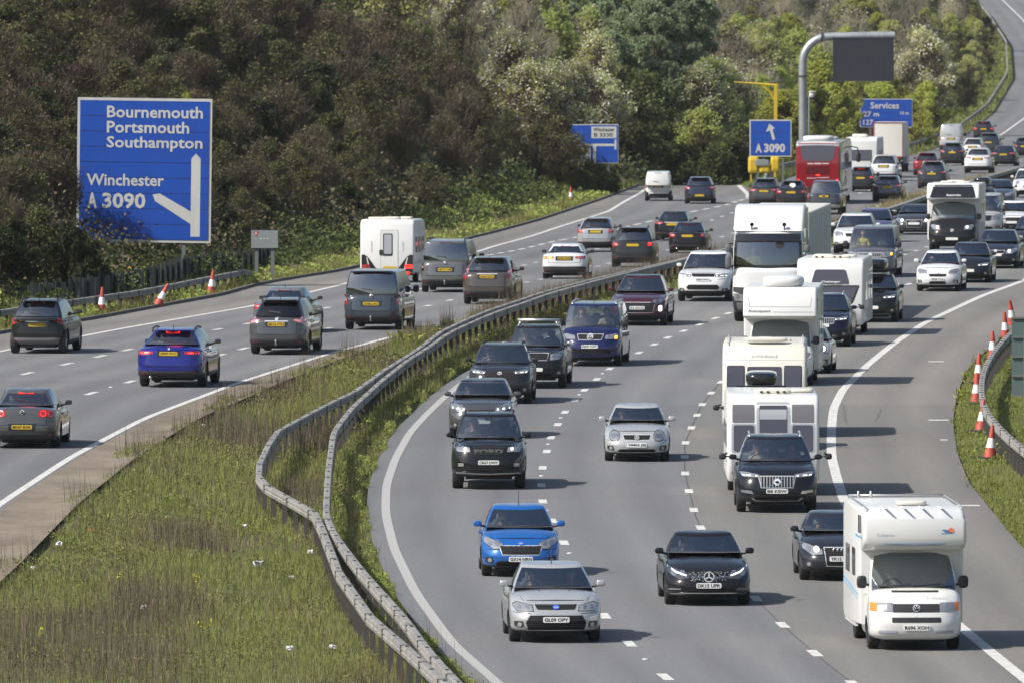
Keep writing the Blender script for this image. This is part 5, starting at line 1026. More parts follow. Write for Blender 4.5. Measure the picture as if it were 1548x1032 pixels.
def rear_generic(C, S):
    P = C.P; hw = P['W'] / 2; zt = P.get('zd', P['zrb']); k = hw / .9; L = P['L']
    tl = S.get('tl', 'block'); zt_ = S.get('tz', zt - .03)
    T = {'block': [(.58 * k, zt_ - .20), (.86 * k, zt_ - .22), (.86 * k, zt_ - .02), (.62 * k, zt_ - .01)],
         'slim': [(.42 * k, zt_ - .12), (.85 * k, zt_ - .15), (.87 * k, zt_ - .03), (.42 * k, zt_ - .05)],
         'tri': [(.50 * k, zt_ - .06), (.86 * k, zt_ - .20), (.87 * k, zt_ + .0), (.72 * k, zt_ + .03)],
         'tall': [(.74 * k, zt_ - .28), (.87 * k, zt_ - .30), (.86 * k, zt_ + .02), (.77 * k, zt_ + .02)],
         'pillar': [(.74 * k, zt_ - .22), (.86 * k, zt_ - .22), (.80 * k, zt_ + .12), (.72 * k, P['H'] - .16), (.66 * k, P['H'] - .16), (.72 * k, zt_ + .1)],
         'ring': [(.40 * k, zt_ - .19), (.84 * k, zt_ - .20), (.84 * k, zt_ - .02), (.44 * k, zt_ - .01)]}[tl]
    for s in (1, -1):
        o = decal(C, 'tail_light', S.get('tm', M_RED), [(s * x, z) for x, z in T][::s], False, .008)
        xs = [p[0] for p in T]; zs = [p[1] for p in T]; cx, cz = sum(xs) / len(xs), sum(zs) / len(zs); w_, h = max(xs) - min(xs), max(zs) - min(zs)
        if o is None: continue
        if C.near:
            if tl == 'ring':
                for xx, mm in ((.53 * k, M_REDW), (.72 * k, M_REDW)): decal(C, 'lamp_ring', M_REDL if S.get('brk') and xx < .6 else mm, [(s * x, z) for x, z in ell(xx, zt_ - .105, .075, .075)][::s], False, .013, .01, o, 0)
            else:
                decal(C, 'lamp_cell', S.get('tc', M_REDW), [(s * x, z) for x, z in rect(cx - .30 * w_, cz - .16 * h, cx + .22 * w_, cz + .08 * h)][::s], False, .013, .01, o, 1)
        if S.get('brk') and tl != 'ring': decal(C, 'brake_lamp', M_REDL, [(s * x, z) for x, z in rect(cx - .30 * w_, cz - .2 * h, cx + .34 * w_, cz + .14 * h)][::s], False, .016, .01, o, 1)
        if S.get('ind') == s: decal(C, 'indicator_lamp', M_AMBL, [(s * x, z) for x, z in rect(cx - .38 * w_, cz - .3 * h, cx + .3 * w_, cz + .3 * h)][::s], False, .019, .01, o, 1)
    bt = S.get('bt', P['gc'] + .24)
    decal(C, 'bumper_lower', S.get('bm', M_BLK), sym([(0, P['gc'] + .02), (.84 * k, P['gc'] + .08), (.86 * k, bt), (.5 * k, bt + .01), (0, bt)]), False, .012, cuts=4)
    pair(C, 'reflector', M_RED, rect(.58 * k, P['gc'] + .15, .80 * k, P['gc'] + .195), False, off=.014, cuts=1)
    decal(C, 'hatch_seam', M_GLB, sym([(0, bt + .14), (.62 * k, bt + .15), (.62 * k, bt + .162), (0, bt + .152)]), False, .005, cuts=5)
    pair(C, 'hatch_seam', M_GLB, [(.60 * k, bt + .15), (.612 * k, bt + .15), (.64 * k, zt_ - .02), (.628 * k, zt_ - .02)], False, off=.005)
    pz = S.get('pz', zt_ - .16)
    decal(C, 'plate_recess', C.paint if S.get('norec') else M_GLB, rect(-.34, pz - .085, .34, pz + .095, .02), False, .006, cuts=3)
    if S.get('plate') is not None: plate(C, S['plate'], pz, False)
    if S.get('trim', 1): decal(C, 'plate_trim', M_BDG if S.get('chr') else C.paint, rect(-.36, pz + .085, .36, pz + .112), False, .022, cuts=3)
    b = S.get('badge')
    if b: badge(C, b[1], b[2], False, b[3] if len(b) > 3 else M_BDG, b[0])
    zh = P['H'] - .10; decal(C, 'high_brake_light', M_REDL if S.get('brk') else M_RED, rect(-.2, zh - .02, .2, zh + .02), False, .03, cuts=3)
    if S['pre'] in ('hatch', 'suv', 'estate', 'van') and not S.get('nospoil'):
        mb = MB(); mb.rbox((0, P['yrr'] + .02, P['H'] - .055), (P['W'] * P['wrt'] * .94, .24, .045), 4, 6); mb.build('spoiler', C.paint, C.root, True)
    zw = P['zrb'] + .09; decal(C, 'wiper', M_BLK, [(-.05, zw), (.32, zw + .05), (.32, zw + .075), (-.05, zw + .04)], False, .014)
    if S.get('exh'):
        for x in ((-.5, .5) if S['exh'] == 2 else (.52,)):
            mb = MB(); mb.tube([(x, L - .3, P['gc'] + .06), (x, L + .01, P['gc'] + .06)], .04, 10); mb.build('exhaust', M_CHR, C.root, True)
    if S.get('hitch'):
        mb = MB(); mb.tube([(0, L - .25, P['gc'] + .08), (0, L + .08, P['gc'] + .08), (0, L + .12, P['gc'] + .18)], .022, 6); mb.rbox((0, L + .12, P['gc'] + .2), (.06, .06, .06), 2, 4); mb.build('tow_ball', M_SIL, C.root)
GRP = {'o': 'traffic driving towards the camera', 'a': 'traffic driving away from the camera'}
def place(root, dirn, u, v, axle_y, rear_y=0.0):
    """put the axle nearest the camera on the road point under pixel (u, v) of its lane"""
    v += (np.interp(v, [300, 430, 600, 840, 980], [1, 3, 5, 8, 8.5]) if dirn == 'o' else np.interp(v, [300, 480, 680], [1, 3, 2]))
    p = unp(u, v); c = cLB if dirn == 'o' else cD
    if dirn == 's': c = cA
    if dirn == 's': p.z = float(zs_(p.x, p.y))
    elif dirn == 'a': p.z = float(zL(p.y))
    else: p.z = float(zR(p.y))
    m = c.slope(p.y); th = -math.atan(m) if dirn == 'o' else math.pi - math.atan(m)
    zf = zR if dirn == 'o' else zL; sl = (float(zf(p.y + 3)) - float(zf(p.y - 3))) / 6
    rx = math.atan(sl) if dirn == 'o' else -math.atan(sl)
    rot = Matrix.Rotation(th, 4, 'Z') @ Matrix.Rotation(rx, 4, 'X')
    root.rotation_euler = rot.to_euler(); root.location = p - rot @ Vector((0, axle_y, 0)); return root
def shift_children(root, dy):
    for c in root.children: c.location.y += dy
PEOPLE = []
def car(S):
    C = make_car(S); C.near = S.get('near', 1); C.S = S
    C.paint = paint(S['paint']) if isinstance(S['paint'], tuple) else S['paint']; P = C.P
    if S['d'] == 'o': front_generic(C, S)
    else: rear_generic(C, S)
    for fn in S.get('extra', ()): fn(C)
    dy = -P['L'] / 2; shift_children(C.root, dy)
    place(C.root, S['d'] if not S.get('slip') else 's', S['u'], S['v'], (P['fa'] if S['d'] == 'o' else P['ra']) + dy)
    if S.get('sc'): C.root.scale = (S['sc'],) * 3
    tag(C.root, S['label'], S.get('cat', 'car'), GRP[S['d']])
    for q in S.get('ppl', ()): PEOPLE.append((C.root, (q[0] * P['W'] * .205, P['yc'] + (1.12 if S['pre'] != 'van' else .92) + dy, P['H'] - 1.04), q[1], q[2]))
    return C
# ------------------------------------------------ caravans, motorhomes, lorries, the coach
def shell(name, prof, W, mat, parent, bev=.07, x=0, seg=3, mats=None, fn=None):
    bm = bmesh.new(); n = len(prof)
    a = [bm.verts.new((x - W / 2, y, z)) for y, z in prof]; b = [bm.verts.new((x + W / 2, y, z)) for y, z in prof]
    fa, fb = bm.faces.new(a), bm.faces.new(b[::-1])
    for i in range(n): j = (i + 1) % n; bm.faces.new((a[i], b[i], b[j], a[j]))
    bmesh.ops.recalc_face_normals(bm, faces=bm.faces)
    if bev: bmesh.ops.bevel(bm, geom=list(set(fa.edges[:]) | set(fb.edges[:])), offset=bev, segments=seg, profile=.5, affect='EDGES', clamp_overlap=True)
    me = bpy.data.meshes.new(name); bm.to_mesh(me)
    for f in me.polygons: f.use_smooth = True
    V = [tuple(v.co) for v in bm.verts]; bm.verts.index_update(); Fs = [tuple(v.index for v in f.verts) for f in bm.faces]; bm.free()
    me.set_sharp_from_angle(angle=R_(42)); me.materials.append(mat); return link(name, me, parent), V, Fs
def bvh_of(*parts):
    V, Fs = [], []
    for _, v, f in parts: k = len(V); V += v; Fs += [tuple(i + k for i in q) for q in f]
    return BVHTree.FromPolygons(V, Fs)
def simple(key):
    C = Car(); C.root = empty(key); C.near = 1; C.paint = M_WHT; return C
def roof_vent(C, x, y, z, d=(.5, .5, .10), m=M_CRM):
    mb = MB(); mb.rbox((x, y, z + d[2] / 2 - .02), d, 5, 4); mb.build('roof_vent', m, C.root, True)
def box_wheels(C, ys, W, r=.33, tw=.2):
    for y in ys:
        for s in (-1, 1): wheel(C.root, s * (W / 2 - tw / 2 - .06), y, r, tw, M_RIM, s)
def finish(C, key_y, d, u, v, label, cat, dy):
    shift_children(C.root, -dy); place(C.root, d, u, v, key_y - dy); tag(C.root, label, cat, GRP[d])
def caravan(key, u, v, label, kind, d='o', L=5.6, W=2.28, H=2.56, mat=None):
    C = simple(key); m = mat or M_WHT; C.paint = m
    if kind == 'rear':        # y=0 front, rear at L
        prof = [(0, .45), (-.0, 1.2), (.25, 2.0), (.7, H - .05), (1.2, H), (L - .35, H), (L - .12, H - .06), (L - .03, H - .2), (L, .7), (L - .02, .38), (L - .3, .32), (.3, .32)]
    elif kind == 'curve': prof = [(.1, .36), (0, .55), (.02, 1.35), (.10, 1.75), (.26, 2.08), (.55, 2.36), (.95, H - .03), (1.4, H), (L - .4, H - .02), (L - .1, H - .25), (L, 1.2), (L - .05, .36)]
    else: prof = [(.16, .36), (.02, .62), (0, .95), (.06, 1.5), (.14, 2.0), (.20, 2.2), (.30, H - .13), (.42, H - .04), (.6, H), (L - .4, H - .02), (L - .1, H - .25), (L, 1.2), (L - .05, .36)]
    sh = shell('body', prof, W, m, C.root, .09); C.bvh = bvh_of(sh); h = W / 2
    mb = MB(); mb.box((0, L / 2, .33), (W * .8, L * .8, .12)); [mb.tube([(s * .75, 1.4, .38), (s * .05, -1.15, .42)], .04, 6) for s in (-1, 1)]; mb.tube([(0, -1.1, .42), (0, -1.35, .46)], .05, 6); mb.tube([(.2, -.7, 0.06), (.2, -.7, .5)], .03, 6); mb.build('chassis', M_BLK, C.root)
    box_wheels(C, (L * .55,), W, .32)
    if kind == 'curve':
        for s in (-1, 1):
            decal(C, 'window', M_PURP, [(s * x, z) for x, z in rect(.56, 1.30, .99, 1.93, .04)][::s], True, .014); decal(C, 'window_frame', M_BLK, [(s * x, z) for x, z in rect(.53, 1.27, 1.02, 1.96, .05)][::s], True, .006)
        decal(C, 'window', M_PURP, rect(-.47, 1.30, .47, 1.93, .05), True, .012); decal(C, 'body_seam', M_GREL, sym([(0, 2.09), (1.06, 2.09), (1.06, 2.105), (0, 2.105)]), True, .004, cuts=1)
        text('AVONDALE', 'lettering', M_GREL, .72, .075, 0, .372, 2.20, C.root, -1, .02, slope=1.04)
        roof_vent(C, .05, .95, H + .02, (1.15, .28, .12)); roof_vent(C, .0, 1.5, H, (.5, .4, .14)); roof_vent(C, .62, 1.6, H, (.2, .2, .1))
        for s in (-1, 1):
            mb = MB(); mb.tube([(s * (h - .12), .75, H - .02), (s * (h - .12), 1.2, H + .07), (s * (h - .12), L - .8, H + .04)], .015, 6); mb.build('roof_rail', M_CRM, C.root)
            mb = MB(); mb.lathe([(0, .04), (.03, .038), (.035, .001)], 'X', 8, 0, (s * h, .3, 1.45)); mb.build('marker_lamp', M_LIT if 0 else M_HL, C.root)
    elif kind == 'sunroof':
        pair(C, 'front_panel', pm('front_panel_grey', (.13, .125, .13), .3, coat=.8), rect(.46, 1.80, 1.0, 2.24, .03), True, off=.006); pair(C, 'front_panel', M_GREL, rect(.43, .52, 1.02, 1.02, .05), True, off=.003)
        for s in (-1, 1):
            decal(C, 'window_frame', M_GREL, [(s * x, z) for x, z in rect(.43, 1.06, 1.02, 1.78, .06)][::s], True, .006); decal(C, 'window', M_PURP, [(s * x, z) for x, z in rect(.47, 1.10, .97, 1.74, .05)][::s], True, .014)
        o = decal(C, 'window_frame', M_GREL, rect(-.41, 1.02, .41, 2.30, .05), True, .008); decal(C, 'window', M_PURP, rect(-.34, 1.06, .34, 2.22, .04), True, .016)
        decal(C, 'window_blind', M_GREL, rect(-.33, 1.88, .33, 2.12, .02), True, .022)
        roof_vent(C, -.0, .75, H, (.9, .22, .14)); roof_vent(C, -.05, 1.2, H, (.8, .2, .12)); roof_vent(C, .72, 1.6, H + .02, (.6, .45, .10)); roof_vent(C, .2, 2.3, H, (.6, .5, .1))
        for k in (-.28, -.12, .12, .28):
            for y in (.63, 1.08): mb = MB(); mb.rbox((k, y, H + .05), (.07, .03, .05), 4, 3); mb.build('vent_slot', M_BLK, C.root)
    elif kind == 'skylight':
        decal(C, 'window', M_PURP, sym([(0, 1.72), (.62, 1.72), (.62, 1.80), (.52, 2.16), (.46, 2.2), (0, 2.2)]), True, .016)
        decal(C, 'window_frame', M_BLK, sym([(0, 1.05), (.72, 1.05), (.78, 1.12), (.98, 1.64), (.96, 1.68), (0, 1.68)]), True, .006); decal(C, 'window', M_PURP, sym([(0, 1.09), (.70, 1.09), (.92, 1.62), (0, 1.62)]), True, .014)
        text('Challenger', 'lettering', M_WHT, .64, .085, .02, .03, 1.79, C.root, -1, .02, slope=.25); decal(C, 'front_panel', M_GREL, sym([(0, .55), (.7, .55), (.74, 1.0), (0, 1.0)]), True, .004)
        roof_vent(C, 0, .8, H, (1.3, .25, .12)); roof_vent(C, -.3, 1.6, H, (.7, .5, .14)); roof_vent(C, .5, 2.4, H, (.5, .5, .1))
        for k in (-.5, -.3, .1, .3): mb = MB(); mb.rbox((k, .67, H + .05), (.08, .03, .05), 4, 3); mb.build('vent_slot', M_BLK, C.root)
    elif kind == 'rear':
        decal(C, 'door', m, rect(-.41, .45, .25, 2.0, .05), False, .012); decal(C, 'door_seam', M_GREL, rect(-.43, .43, .27, 2.02, .05), False, .004)
        decal(C, 'window_frame', M_BLK, rect(-.21, 1.02, .16, 1.88, .05), False, .018); decal(C, 'window', M_GREL, rect(-.17, 1.1, .12, 1.84, .04), False, .026)
        decal(C, 'door_handle', M_BLK, rect(.17, 1.05, .30, 1.26, .03), False, .03)
        for s in (-1, 1):
            decal(C, 'rear_cluster', M_GLB, [(s * x, z) for x, z in [(.34, .42), (.98, .30), (.99, 1.06), (.88, 1.08), (.74, .98), (.56, .72)]][::s], False, .02); decal(C, 'cluster_trim', M_WHT, [(s * x, z) for x, z in [(.62, .40), (.68, .40), (.80, .98), (.76, .96)]][::s], False, .034, .01)
            decal(C, 'tail_light', M_RED if s > 0 else M_REDL, [(s * x, z) for x, z in rect(.68, .54, .98, .70, .03)][::s], False, .04); decal(C, 'reflector', M_REDL, [(s * x, z) for x, z in ell(.80, .37, .07, .07)][::s], False, .036)
            text('SWIFT', 'lettering', M_GREL, .42, .05, s * .60, L + .004, 1.4, C.root, 1, .015, rot=R_(90))
        plate(C, '', .57, False, x=-.10); roof_vent(C, -.1, L - .9, H, (.7, .4, .12)); roof_vent(C, -.6, L - 1.6, H, (.5, .5, .12)); roof_vent(C, .5, L - 2, H, (.8, .3, .1))
    else:
        decal(C, 'window', M_PURP, rect(-.7, 1.1, .7, 1.8, .06), False, .012); pair(C, 'tail_light', M_RED, rect(.8, .6, 1.0, .9, .03), False); plate(C, '', .6, False)
        roof_vent(C, 0, L - 1.5, H, (.7, .6, .14)); roof_vent(C, .3, L - 3.4, H, (1.0, .5, .2))
    for s in (-1, 1):
        for y0, y1 in ((1.0, 2.1), (2.7, 3.5), (4.0, 4.9)): decal(C, 'side_window', M_PURP, rect(y0, 1.15, y1, 1.75, .06), side=s, off=.012)
        decal(C, 'side_stripe', M_GREL, [(.4, .80), (L - .4, .72), (L - .4, .78), (.4, .9)], side=s, off=.005)
    finish(C, 0.35 if d == 'o' else L - .25, d, u, v, label, 'caravan', L / 2); return C
def coachbuilt(key, u, v, label, cabP, cabpaint, box, kind, L=5.6, W=2.1, d='o', front=None, ppl=(), mat=None):
    """motorhome: a van cab (with glass and seats) and a coachbuilt body with an overcab pod"""
    m = mat or M_WHT
    S = dict(key=key, pre='van', paint=cabpaint, d='o', near=1, P=cabP, mirror=M_BLK, panel=True, rwin=(9, 9), tow=False, **(front or {}))
    C = make_car(S); C.near = 1; C.S = S; C.paint = m; P = C.P; cb = C.bvh
    if front: front_generic(C, S)
    y0, yb = box['y0'], P['yrf'] - .12; H = box['H']; zo = box['zo']
    lower = [(yb + .25, .45), (yb + .12, zo - .05), (yb + .12, H - .03), (L - .2, H), (L, H - .2), (L, .5), (L - .2, .38), (yb + 2.2, .36)]
    s1 = shell('coach_body', lower, W, m, C.root, .06)
    if kind == 'luton': pod = [(yb + .25, zo - .06), (y0 + .30, zo + .02), (y0 + .06, zo + .12), (y0, zo + .26), (y0 + .10, zo + .62), (y0 + .30, H - .20), (y0 + .62, H - .05), (y0 + 1.0, H + .012), (yb + .4, H + .012)]
    elif kind == 'square': pod = [(yb + .25, zo - .04), (y0 + .12, zo), (y0, zo + .08), (y0 + .02, zo + .2), (y0 + .2, H - .1), (y0 + .3, H - .02), (y0 + .45, H + .012), (yb + .4, H + .012)]
    else: pod = [(yb + .25, zo - .04), (y0 + .12, zo + .02), (y0, zo + .07), (y0 + .06, zo + .2), (y0 + .35, H - .12), (y0 + .6, H + .012), (yb + .4, H + .012)]
    s2 = shell('overcab', pod, box.get('Wo', W - .02), m, C.root, .08)
    C.bvh = bvh_of(s1, s2); cbv = C.bvh
    box_wheels(C, (), W)
    for s in (-1, 1):
        for a, b, z0, z1 in box.get('win', ()): decal(C, 'side_window', M_PURP, rect(a, z0, b, z1, .05), side=s, off=.014)
        for pts, mm in box.get('stripe', ()): decal(C, 'side_stripe', mm, pts, side=s, off=.006)
        mb = MB(); mb.box((s * (W / 2 - .05), (yb + L) / 2 + .6, .42), (.06, L - yb - 1.6, .16)); mb.build('side_skirt', m, C.root)
    C.cabbvh = cb; C.yb, C.y0, C.H = yb, y0, H
    return C
def fin_mh(C, u, v, label, L, ppl=()):
    dy = L / 2; P = C.P; shift_children(C.root, -dy); place(C.root, 'o', u, v, P['fa'] - dy); tag(C.root, label, 'motorhome', GRP['o'])
    for q in ppl: PEOPLE.append((C.root, (q[0] * P['W'] * .205, P['yc'] + .92 - dy, q[3] if len(q) > 3 else P['H'] - 1.12), q[1], q[2]))
M_STB = pm('stripe_blue', (.12, .30, .48), .4); M_SUNL = pm('logo_sun', (.45, .13, .06), .5); M_PALM = pm('logo_palm', (.10, .20, .35), .5)
def motorhome_calypso():
    P = dict(L=2.7, W=1.84, H=1.98, zn=.99, zc=1.21, yc=.60, zb=1.2, yrf=1.32, yrr=2.5, yrb=2.6, zrb=1.2, fa=.92, ra=4.25, rw=.31, nose=.16, sweep=.22, gc=.20, wb=.93, wt=.80, wr=.85, clad=.1, crown=.05)
    C = coachbuilt('motorhome', 0, 0, '', P, (.62, .62, .60), dict(y0=.38, H=2.74, zo=1.94, win=((2.3, 3.0, 1.35, 1.9), (3.7, 4.6, 1.35, 1.9), (1.0, 1.5, 2.25, 2.6)), stripe=(([(1.7, 1.0), (5.3, 1.18), (5.3, 1.215), (1.7, 1.035)], M_STB), ([(1.7, .93), (5.3, 1.11), (5.3, 1.13), (1.7, .95)], M_STB), ([(.7, 2.15), (2.2, 2.15), (2.2, 2.19), (.7, 2.19)], M_STB))), 'luton', 5.35, 2.04)
    pod = C.bvh; C.bvh = C.cabbvh
    for s in (-1, 1):
        decal(C, 'headlight', M_HL, [(s * x, z) for x, z in rect(.46, .775, .76, .945)][::s], True, .012); decal(C, 'indicator', M_AMB, [(s * x, z) for x, z in rect(.765, .775, .885, .945)][::s], True, .012)
    decal(C, 'grille', M_BLK, rect(-.455, .76, .455, .92), True, .008); decal(C, 'lower_grille', M_BLK, rect(-.48, .56, .48, .66, .02), True, .006)
    decal(C, 'bumper_seam', M_GLB, rect(-.86, .665, .86, .678), True, .003, cuts=1); pair(C, 'bumper_slot', M_GREL, rect(.36, .34, .74, .41, .03), True, off=.006)
    decal(C, 'air_vent', M_BLK, rect(-.46, 1.13, .46, 1.165), True, .008); badge(C, .84, .07, True, M_BDG, 'vw')
    o = plate(C, 'R696 XOH', .46); 
    text('Calypso', 'lettering', M_GREL, .40, .07, .42, C.bvh.ray_cast(Vector((.4, -30, 1.02)), Vector((0, 1, 0)))[0].y - .03, 1.02, C.root, -1, .0)
    C.bvh = pod
    decal(C, 'body_stripe', M_STB, sym([(0, 2.05), (.98, 2.05), (.98, 2.08), (0, 2.08)]), True, .006, cuts=1); decal(C, 'body_stripe', M_GREL, sym([(0, 2.025), (.98, 2.025), (.98, 2.037), (0, 2.037)]), True, .006, cuts=1)
    text('Calypso', 'lettering', M_GREL, .34, .085, -.58, .385, 2.24, C.root, -1, .0, slope=.16)
    decal(C, 'logo_sun', M_SUNL, ell(.70, 2.33, .065, .055), True, .008, cuts=0); decal(C, 'logo_palm', M_PALM, [(.50, 2.27), (.74, 2.27), (.74, 2.285), (.60, 2.285), (.585, 2.33), (.64, 2.32), (.60, 2.355), (.55, 2.36), (.51, 2.33), (.57, 2.335), (.575, 2.285), (.50, 2.285)], True, .008, cuts=0)
    for x in (-.55, -.18, .18, .55):
        mb = MB(); mb.rbox((x, 1.15, C.H + .012), (.05, 1.1, .025), 4, 4); mb.build('roof_rib', M_WHT, C.root, True)
    for s in (-1, 1):
        mb = MB(); mb.tube([(s * .95, .95, C.H - .02), (s * .95, 1.05, C.H + .05), (s * .95, 4.9, C.H + .06), (s * .95, 5.0, C.H)], .013, 6); mb.build('roof_rail', M_SIL, C.root, True)
    mb = MB(); mb.tube([(-.95, 5.0, C.H + .06), (.95, 5.0, C.H + .06)], .013, 6); [mb.tube([(x, 5.0, C.H), (x, 5.0, C.H + .14)], .022, 6) for x in (-.75, -.5)]; mb.build('roof_rack', M_SIL, C.root, True); roof_vent(C, .1, 2.6, C.H, (.6, .5, .1))
    fin_mh(C, 1381, 972, 'white overcab motorhome with blue side stripes, a sunset logo and amber front indicators', 5.35, ((-1, 'grey', 'driver of the white motorhome with the sunset logo, seen through its wide windscreen', .80), (1, 'dark', 'front passenger beside the driver in the white motorhome with the sunset logo', .80)))
def motorhome_pod():
    P = dict(L=2.7, W=2.0, H=2.05, zn=1.0, zc=1.25, yc=.7, zb=1.25, yrf=1.4, yrr=2.5, yrb=2.6, zrb=1.25, fa=.95, ra=4.6, rw=.33, wb=.93, wt=.82, wr=.85)
    C = coachbuilt('motorhome', 0, 0, '', P, (.60, .59, .55), dict(y0=.55, H=2.92, zo=2.0, win=((2.4, 3.2, 1.4, 1.95), (3.9, 4.9, 1.4, 1.95), (1.1, 1.7, 2.25, 2.6)), stripe=(([(1.9, .9), (5.6, .9), (5.6, .98), (1.9, .98)], M_GREL),)), 'square', 5.9, 2.24, front=dict(plate='', hl='plain', fog=0))
    decal(C, 'overcab_seam', M_GREL, [(-1.0, 2.84), (-.98, 2.84), (-.9, 2.36), (.9, 2.36), (.98, 2.84), (1.0, 2.84), (.92, 2.34), (-.92, 2.34)], True, .004, cuts=1)
    text('Autoquest', 'lettering', M_GLB, .68, .09, -.62, .555, 2.22, C.root, -1, .01, slope=.12); decal(C, 'body_stripe', M_GREL, rect(-.2, 2.19, 1.0, 2.205), True, .006, cuts=1)
    mb = MB(); mb.rbox((.05, 1.9, C.H + .16), (1.25, 1.7, .40), 3.2, 8); mb.build('roof_box', M_WHT, C.root, True); roof_vent(C, 0, 4.3, C.H, (.6, .6, .12))
    fin_mh(C, 1180, 577, 'cream overcab motorhome with a white roof pod, just behind a cream caravan', 5.9)
def motorhome_black():
    P = dict(L=2.6, W=2.05, H=2.16, zn=1.12, zc=1.36, yc=.85, zb=1.36, yrf=1.45, yrr=2.4, yrb=2.5, zrb=1.36, fa=.95, ra=4.6, rw=.34, wb=.92, wt=.84, wr=.87, nose=.3, gc=.25)
    C = coachbuilt('motorhome', 0, 0, '', P, (.014, .014, .016), dict(y0=.75, H=2.86, zo=2.16, win=((2.4, 3.3, 1.5, 2.0), (4.0, 4.9, 1.5, 2.0)), stripe=(([(1.8, .6), (5.6, .6), (5.6, 1.1), (1.8, 1.25)], M_GREL),)), 'low', 5.9, 2.26, front=dict(plate='', hl='big', fog=1, lit=1, grille=(.50, .78, .94), lower=(.6, .40, .56), pz=.52, badge=('iron', .88, .065)))
    decal(C, 'overcab_panel', M_GLB, sym([(0, 2.245), (.86, 2.245), (.98, 2.26), (.84, 2.76), (.76, 2.80), (0, 2.80)]), True, .008)
    text('Autocruise', 'lettering', M_WHT, .62, .10, .02, .80, 2.37, C.root, -1, .01, slope=.76)
    pair(C, 'cab_pillar', M_WHT, [(1.0, 2.2), (1.08, 2.2), (1.08, 2.7), (.9, 2.75)], True, off=.01); roof_vent(C, -.3, 2.0, C.H, (.6, .5, .12)); roof_vent(C, .4, 2.2, C.H, (.6, .4, .10)); roof_vent(C, 0, 3.6, C.H, (.8, .6, .14))
    fin_mh(C, 1441, 377, 'black fronted white motorhome with a black overcab panel, in the middle lane', 5.9, ((-1, 'grey', 'driver of the black fronted motorhome behind its tall windscreen', .98),))
def lorry():
    P = dict(L=2.4, W=2.48, H=3.2, gc=.32, zn=1.86, zc=1.90, yc=.14, zb=1.9, yrf=.36, yrr=2.2, yrb=2.3, zrb=1.9, wb=.965, wt=.93, wr=.97, wrt=.93, fa=1.35, ra=3.6, rw=.50, nose=.06, tail=.03, sweep=.14, tw=.3, n=14.0, crown=.02, clad=.9, shw=.98)
    S = dict(key='lorry', pre='van', paint=(.62, .62, .615), d='o', near=1, P=P, mirror=M_GRY, panel=True)
    C = make_car(S); C.near = 1; C.paint = C.S = None; C.paint = paint((.62, .62, .615)); cab = C.bvh
    o = [c for c in C.root.children if c.name.startswith('mirror')]
    for c in o: bpy.data.objects.remove(c)
    for s in (-1, 1):
        mb = MB(); mb.rbox((s * 1.36, .12, 2.08), (.20, .16, .48), 3.5, 6, 0); mb.rbox((s * 1.36, .12, 2.55), (.19, .15, .26), 3.5, 6, 0); mb.tube([(s * 1.2, .3, 2.7), (s * 1.36, .14, 2.72)], .03, 6); mb.tube([(s * 1.2, .3, 1.95), (s * 1.36, .14, 1.86)], .03, 6); mb.build('mirror', M_GRY, C.root, True)
    decal(C, 'sun_visor', M_GLB, sym([(0, 2.80), (1.10, 2.78), (1.14, 3.02), (.4, 3.05), (0, 3.05)]), True, .10, .06)
    decal(C, 'windscreen_border', M_GLB, sym([(0, 1.86), (1.18, 1.90), (1.18, 2.0), (0, 1.965)]), True, .012); pair(C, 'windscreen_border', M_GLB, [(1.10, 1.95), (1.19, 1.95), (1.16, 2.82), (1.06, 2.82)], True, off=.012)
    decal(C, 'grille', M_BLK, sym([(0, .98), (.9, .98), (1.19, 1.06), (1.19, 1.22), (.62, 1.19), (.4, 1.15), (0, 1.15)]), True, .014)
    lights(C, [(.74, .72), (1.14, .74), (1.19, .98), (.9, .97), (.76, .92)], 0, M_HL); decal(C, 'bumper', M_GRY, sym([(0, .36), (1.16, .36), (1.19, .68), (0, .68)]), True, .012); decal(C, 'panel_seam', M_GREL, sym([(0, 1.52), (1.17, 1.52), (1.17, 1.527), (0, 1.527)]), True, .003, cuts=1)
    decal(C, 'interior_mirror', M_BLK, ell(.42, 2.66, .16, .12), True, .02, .015)
    fair = [(.36, 3.14), (.55, 3.32), (.95, 3.60), (1.35, 3.88), (1.7, 4.02), (2.3, 4.03), (2.3, 3.14)]
    shell('roof_fairing', fair, 2.42, C.paint, C.root, .14, seg=4)
    for s in (-1, 1):
        mb = MB(); mb.tube([(s * .56, .42, 3.16), (s * .56, .36, 3.34)], .025, 6); mb.lathe([(-.04, .06), (.05, .07), (.06, .001)], 'Y', 10, 0, (s * .56, .36, 3.36)); mb.build('roof_lamp', M_BLK, C.root)
        mb = MB(); mb.box((s * 1.22, 2.34, 2.3), (.04, .9, 3.2)); mb.build('side_fairing', C.paint, C.root)
    text_o = None
    tr = pm('trailer_curtain', (.54, .53, .48), .6); s1 = shell('trailer_box', [(3.0, 1.15), (3.0, 3.72), (15.4, 3.72), (15.4, 1.15)], 2.55, tr, C.root, .05)
    for k in range(12):
        for s in (-1, 1): mb = MB(); mb.box((s * 1.285, 3.4 + k * 1.0, 2.45), (.02, .05, 2.5)); mb.build('curtain_strap', tr, C.root)
    mb = MB(); mb.box((0, 9, 1.02), (1.0, 12.5, .22)); mb.box((0, 3.3, .85), (.9, 4.5, .3)); mb.build('chassis', M_BLK, C.root)
    for y in (11.0, 12.3, 13.6):
        for s in (-1, 1): wheel(C.root, s * 1.05, y, .5, .36, M_RIMD, s)
    shift_children(C.root, -7); place(C.root, 'o', 1164, 482, P['fa'] - 7); tag(C.root, 'white articulated lorry with a black sun visor and a pale grey trailer', 'lorry', GRP['o'])
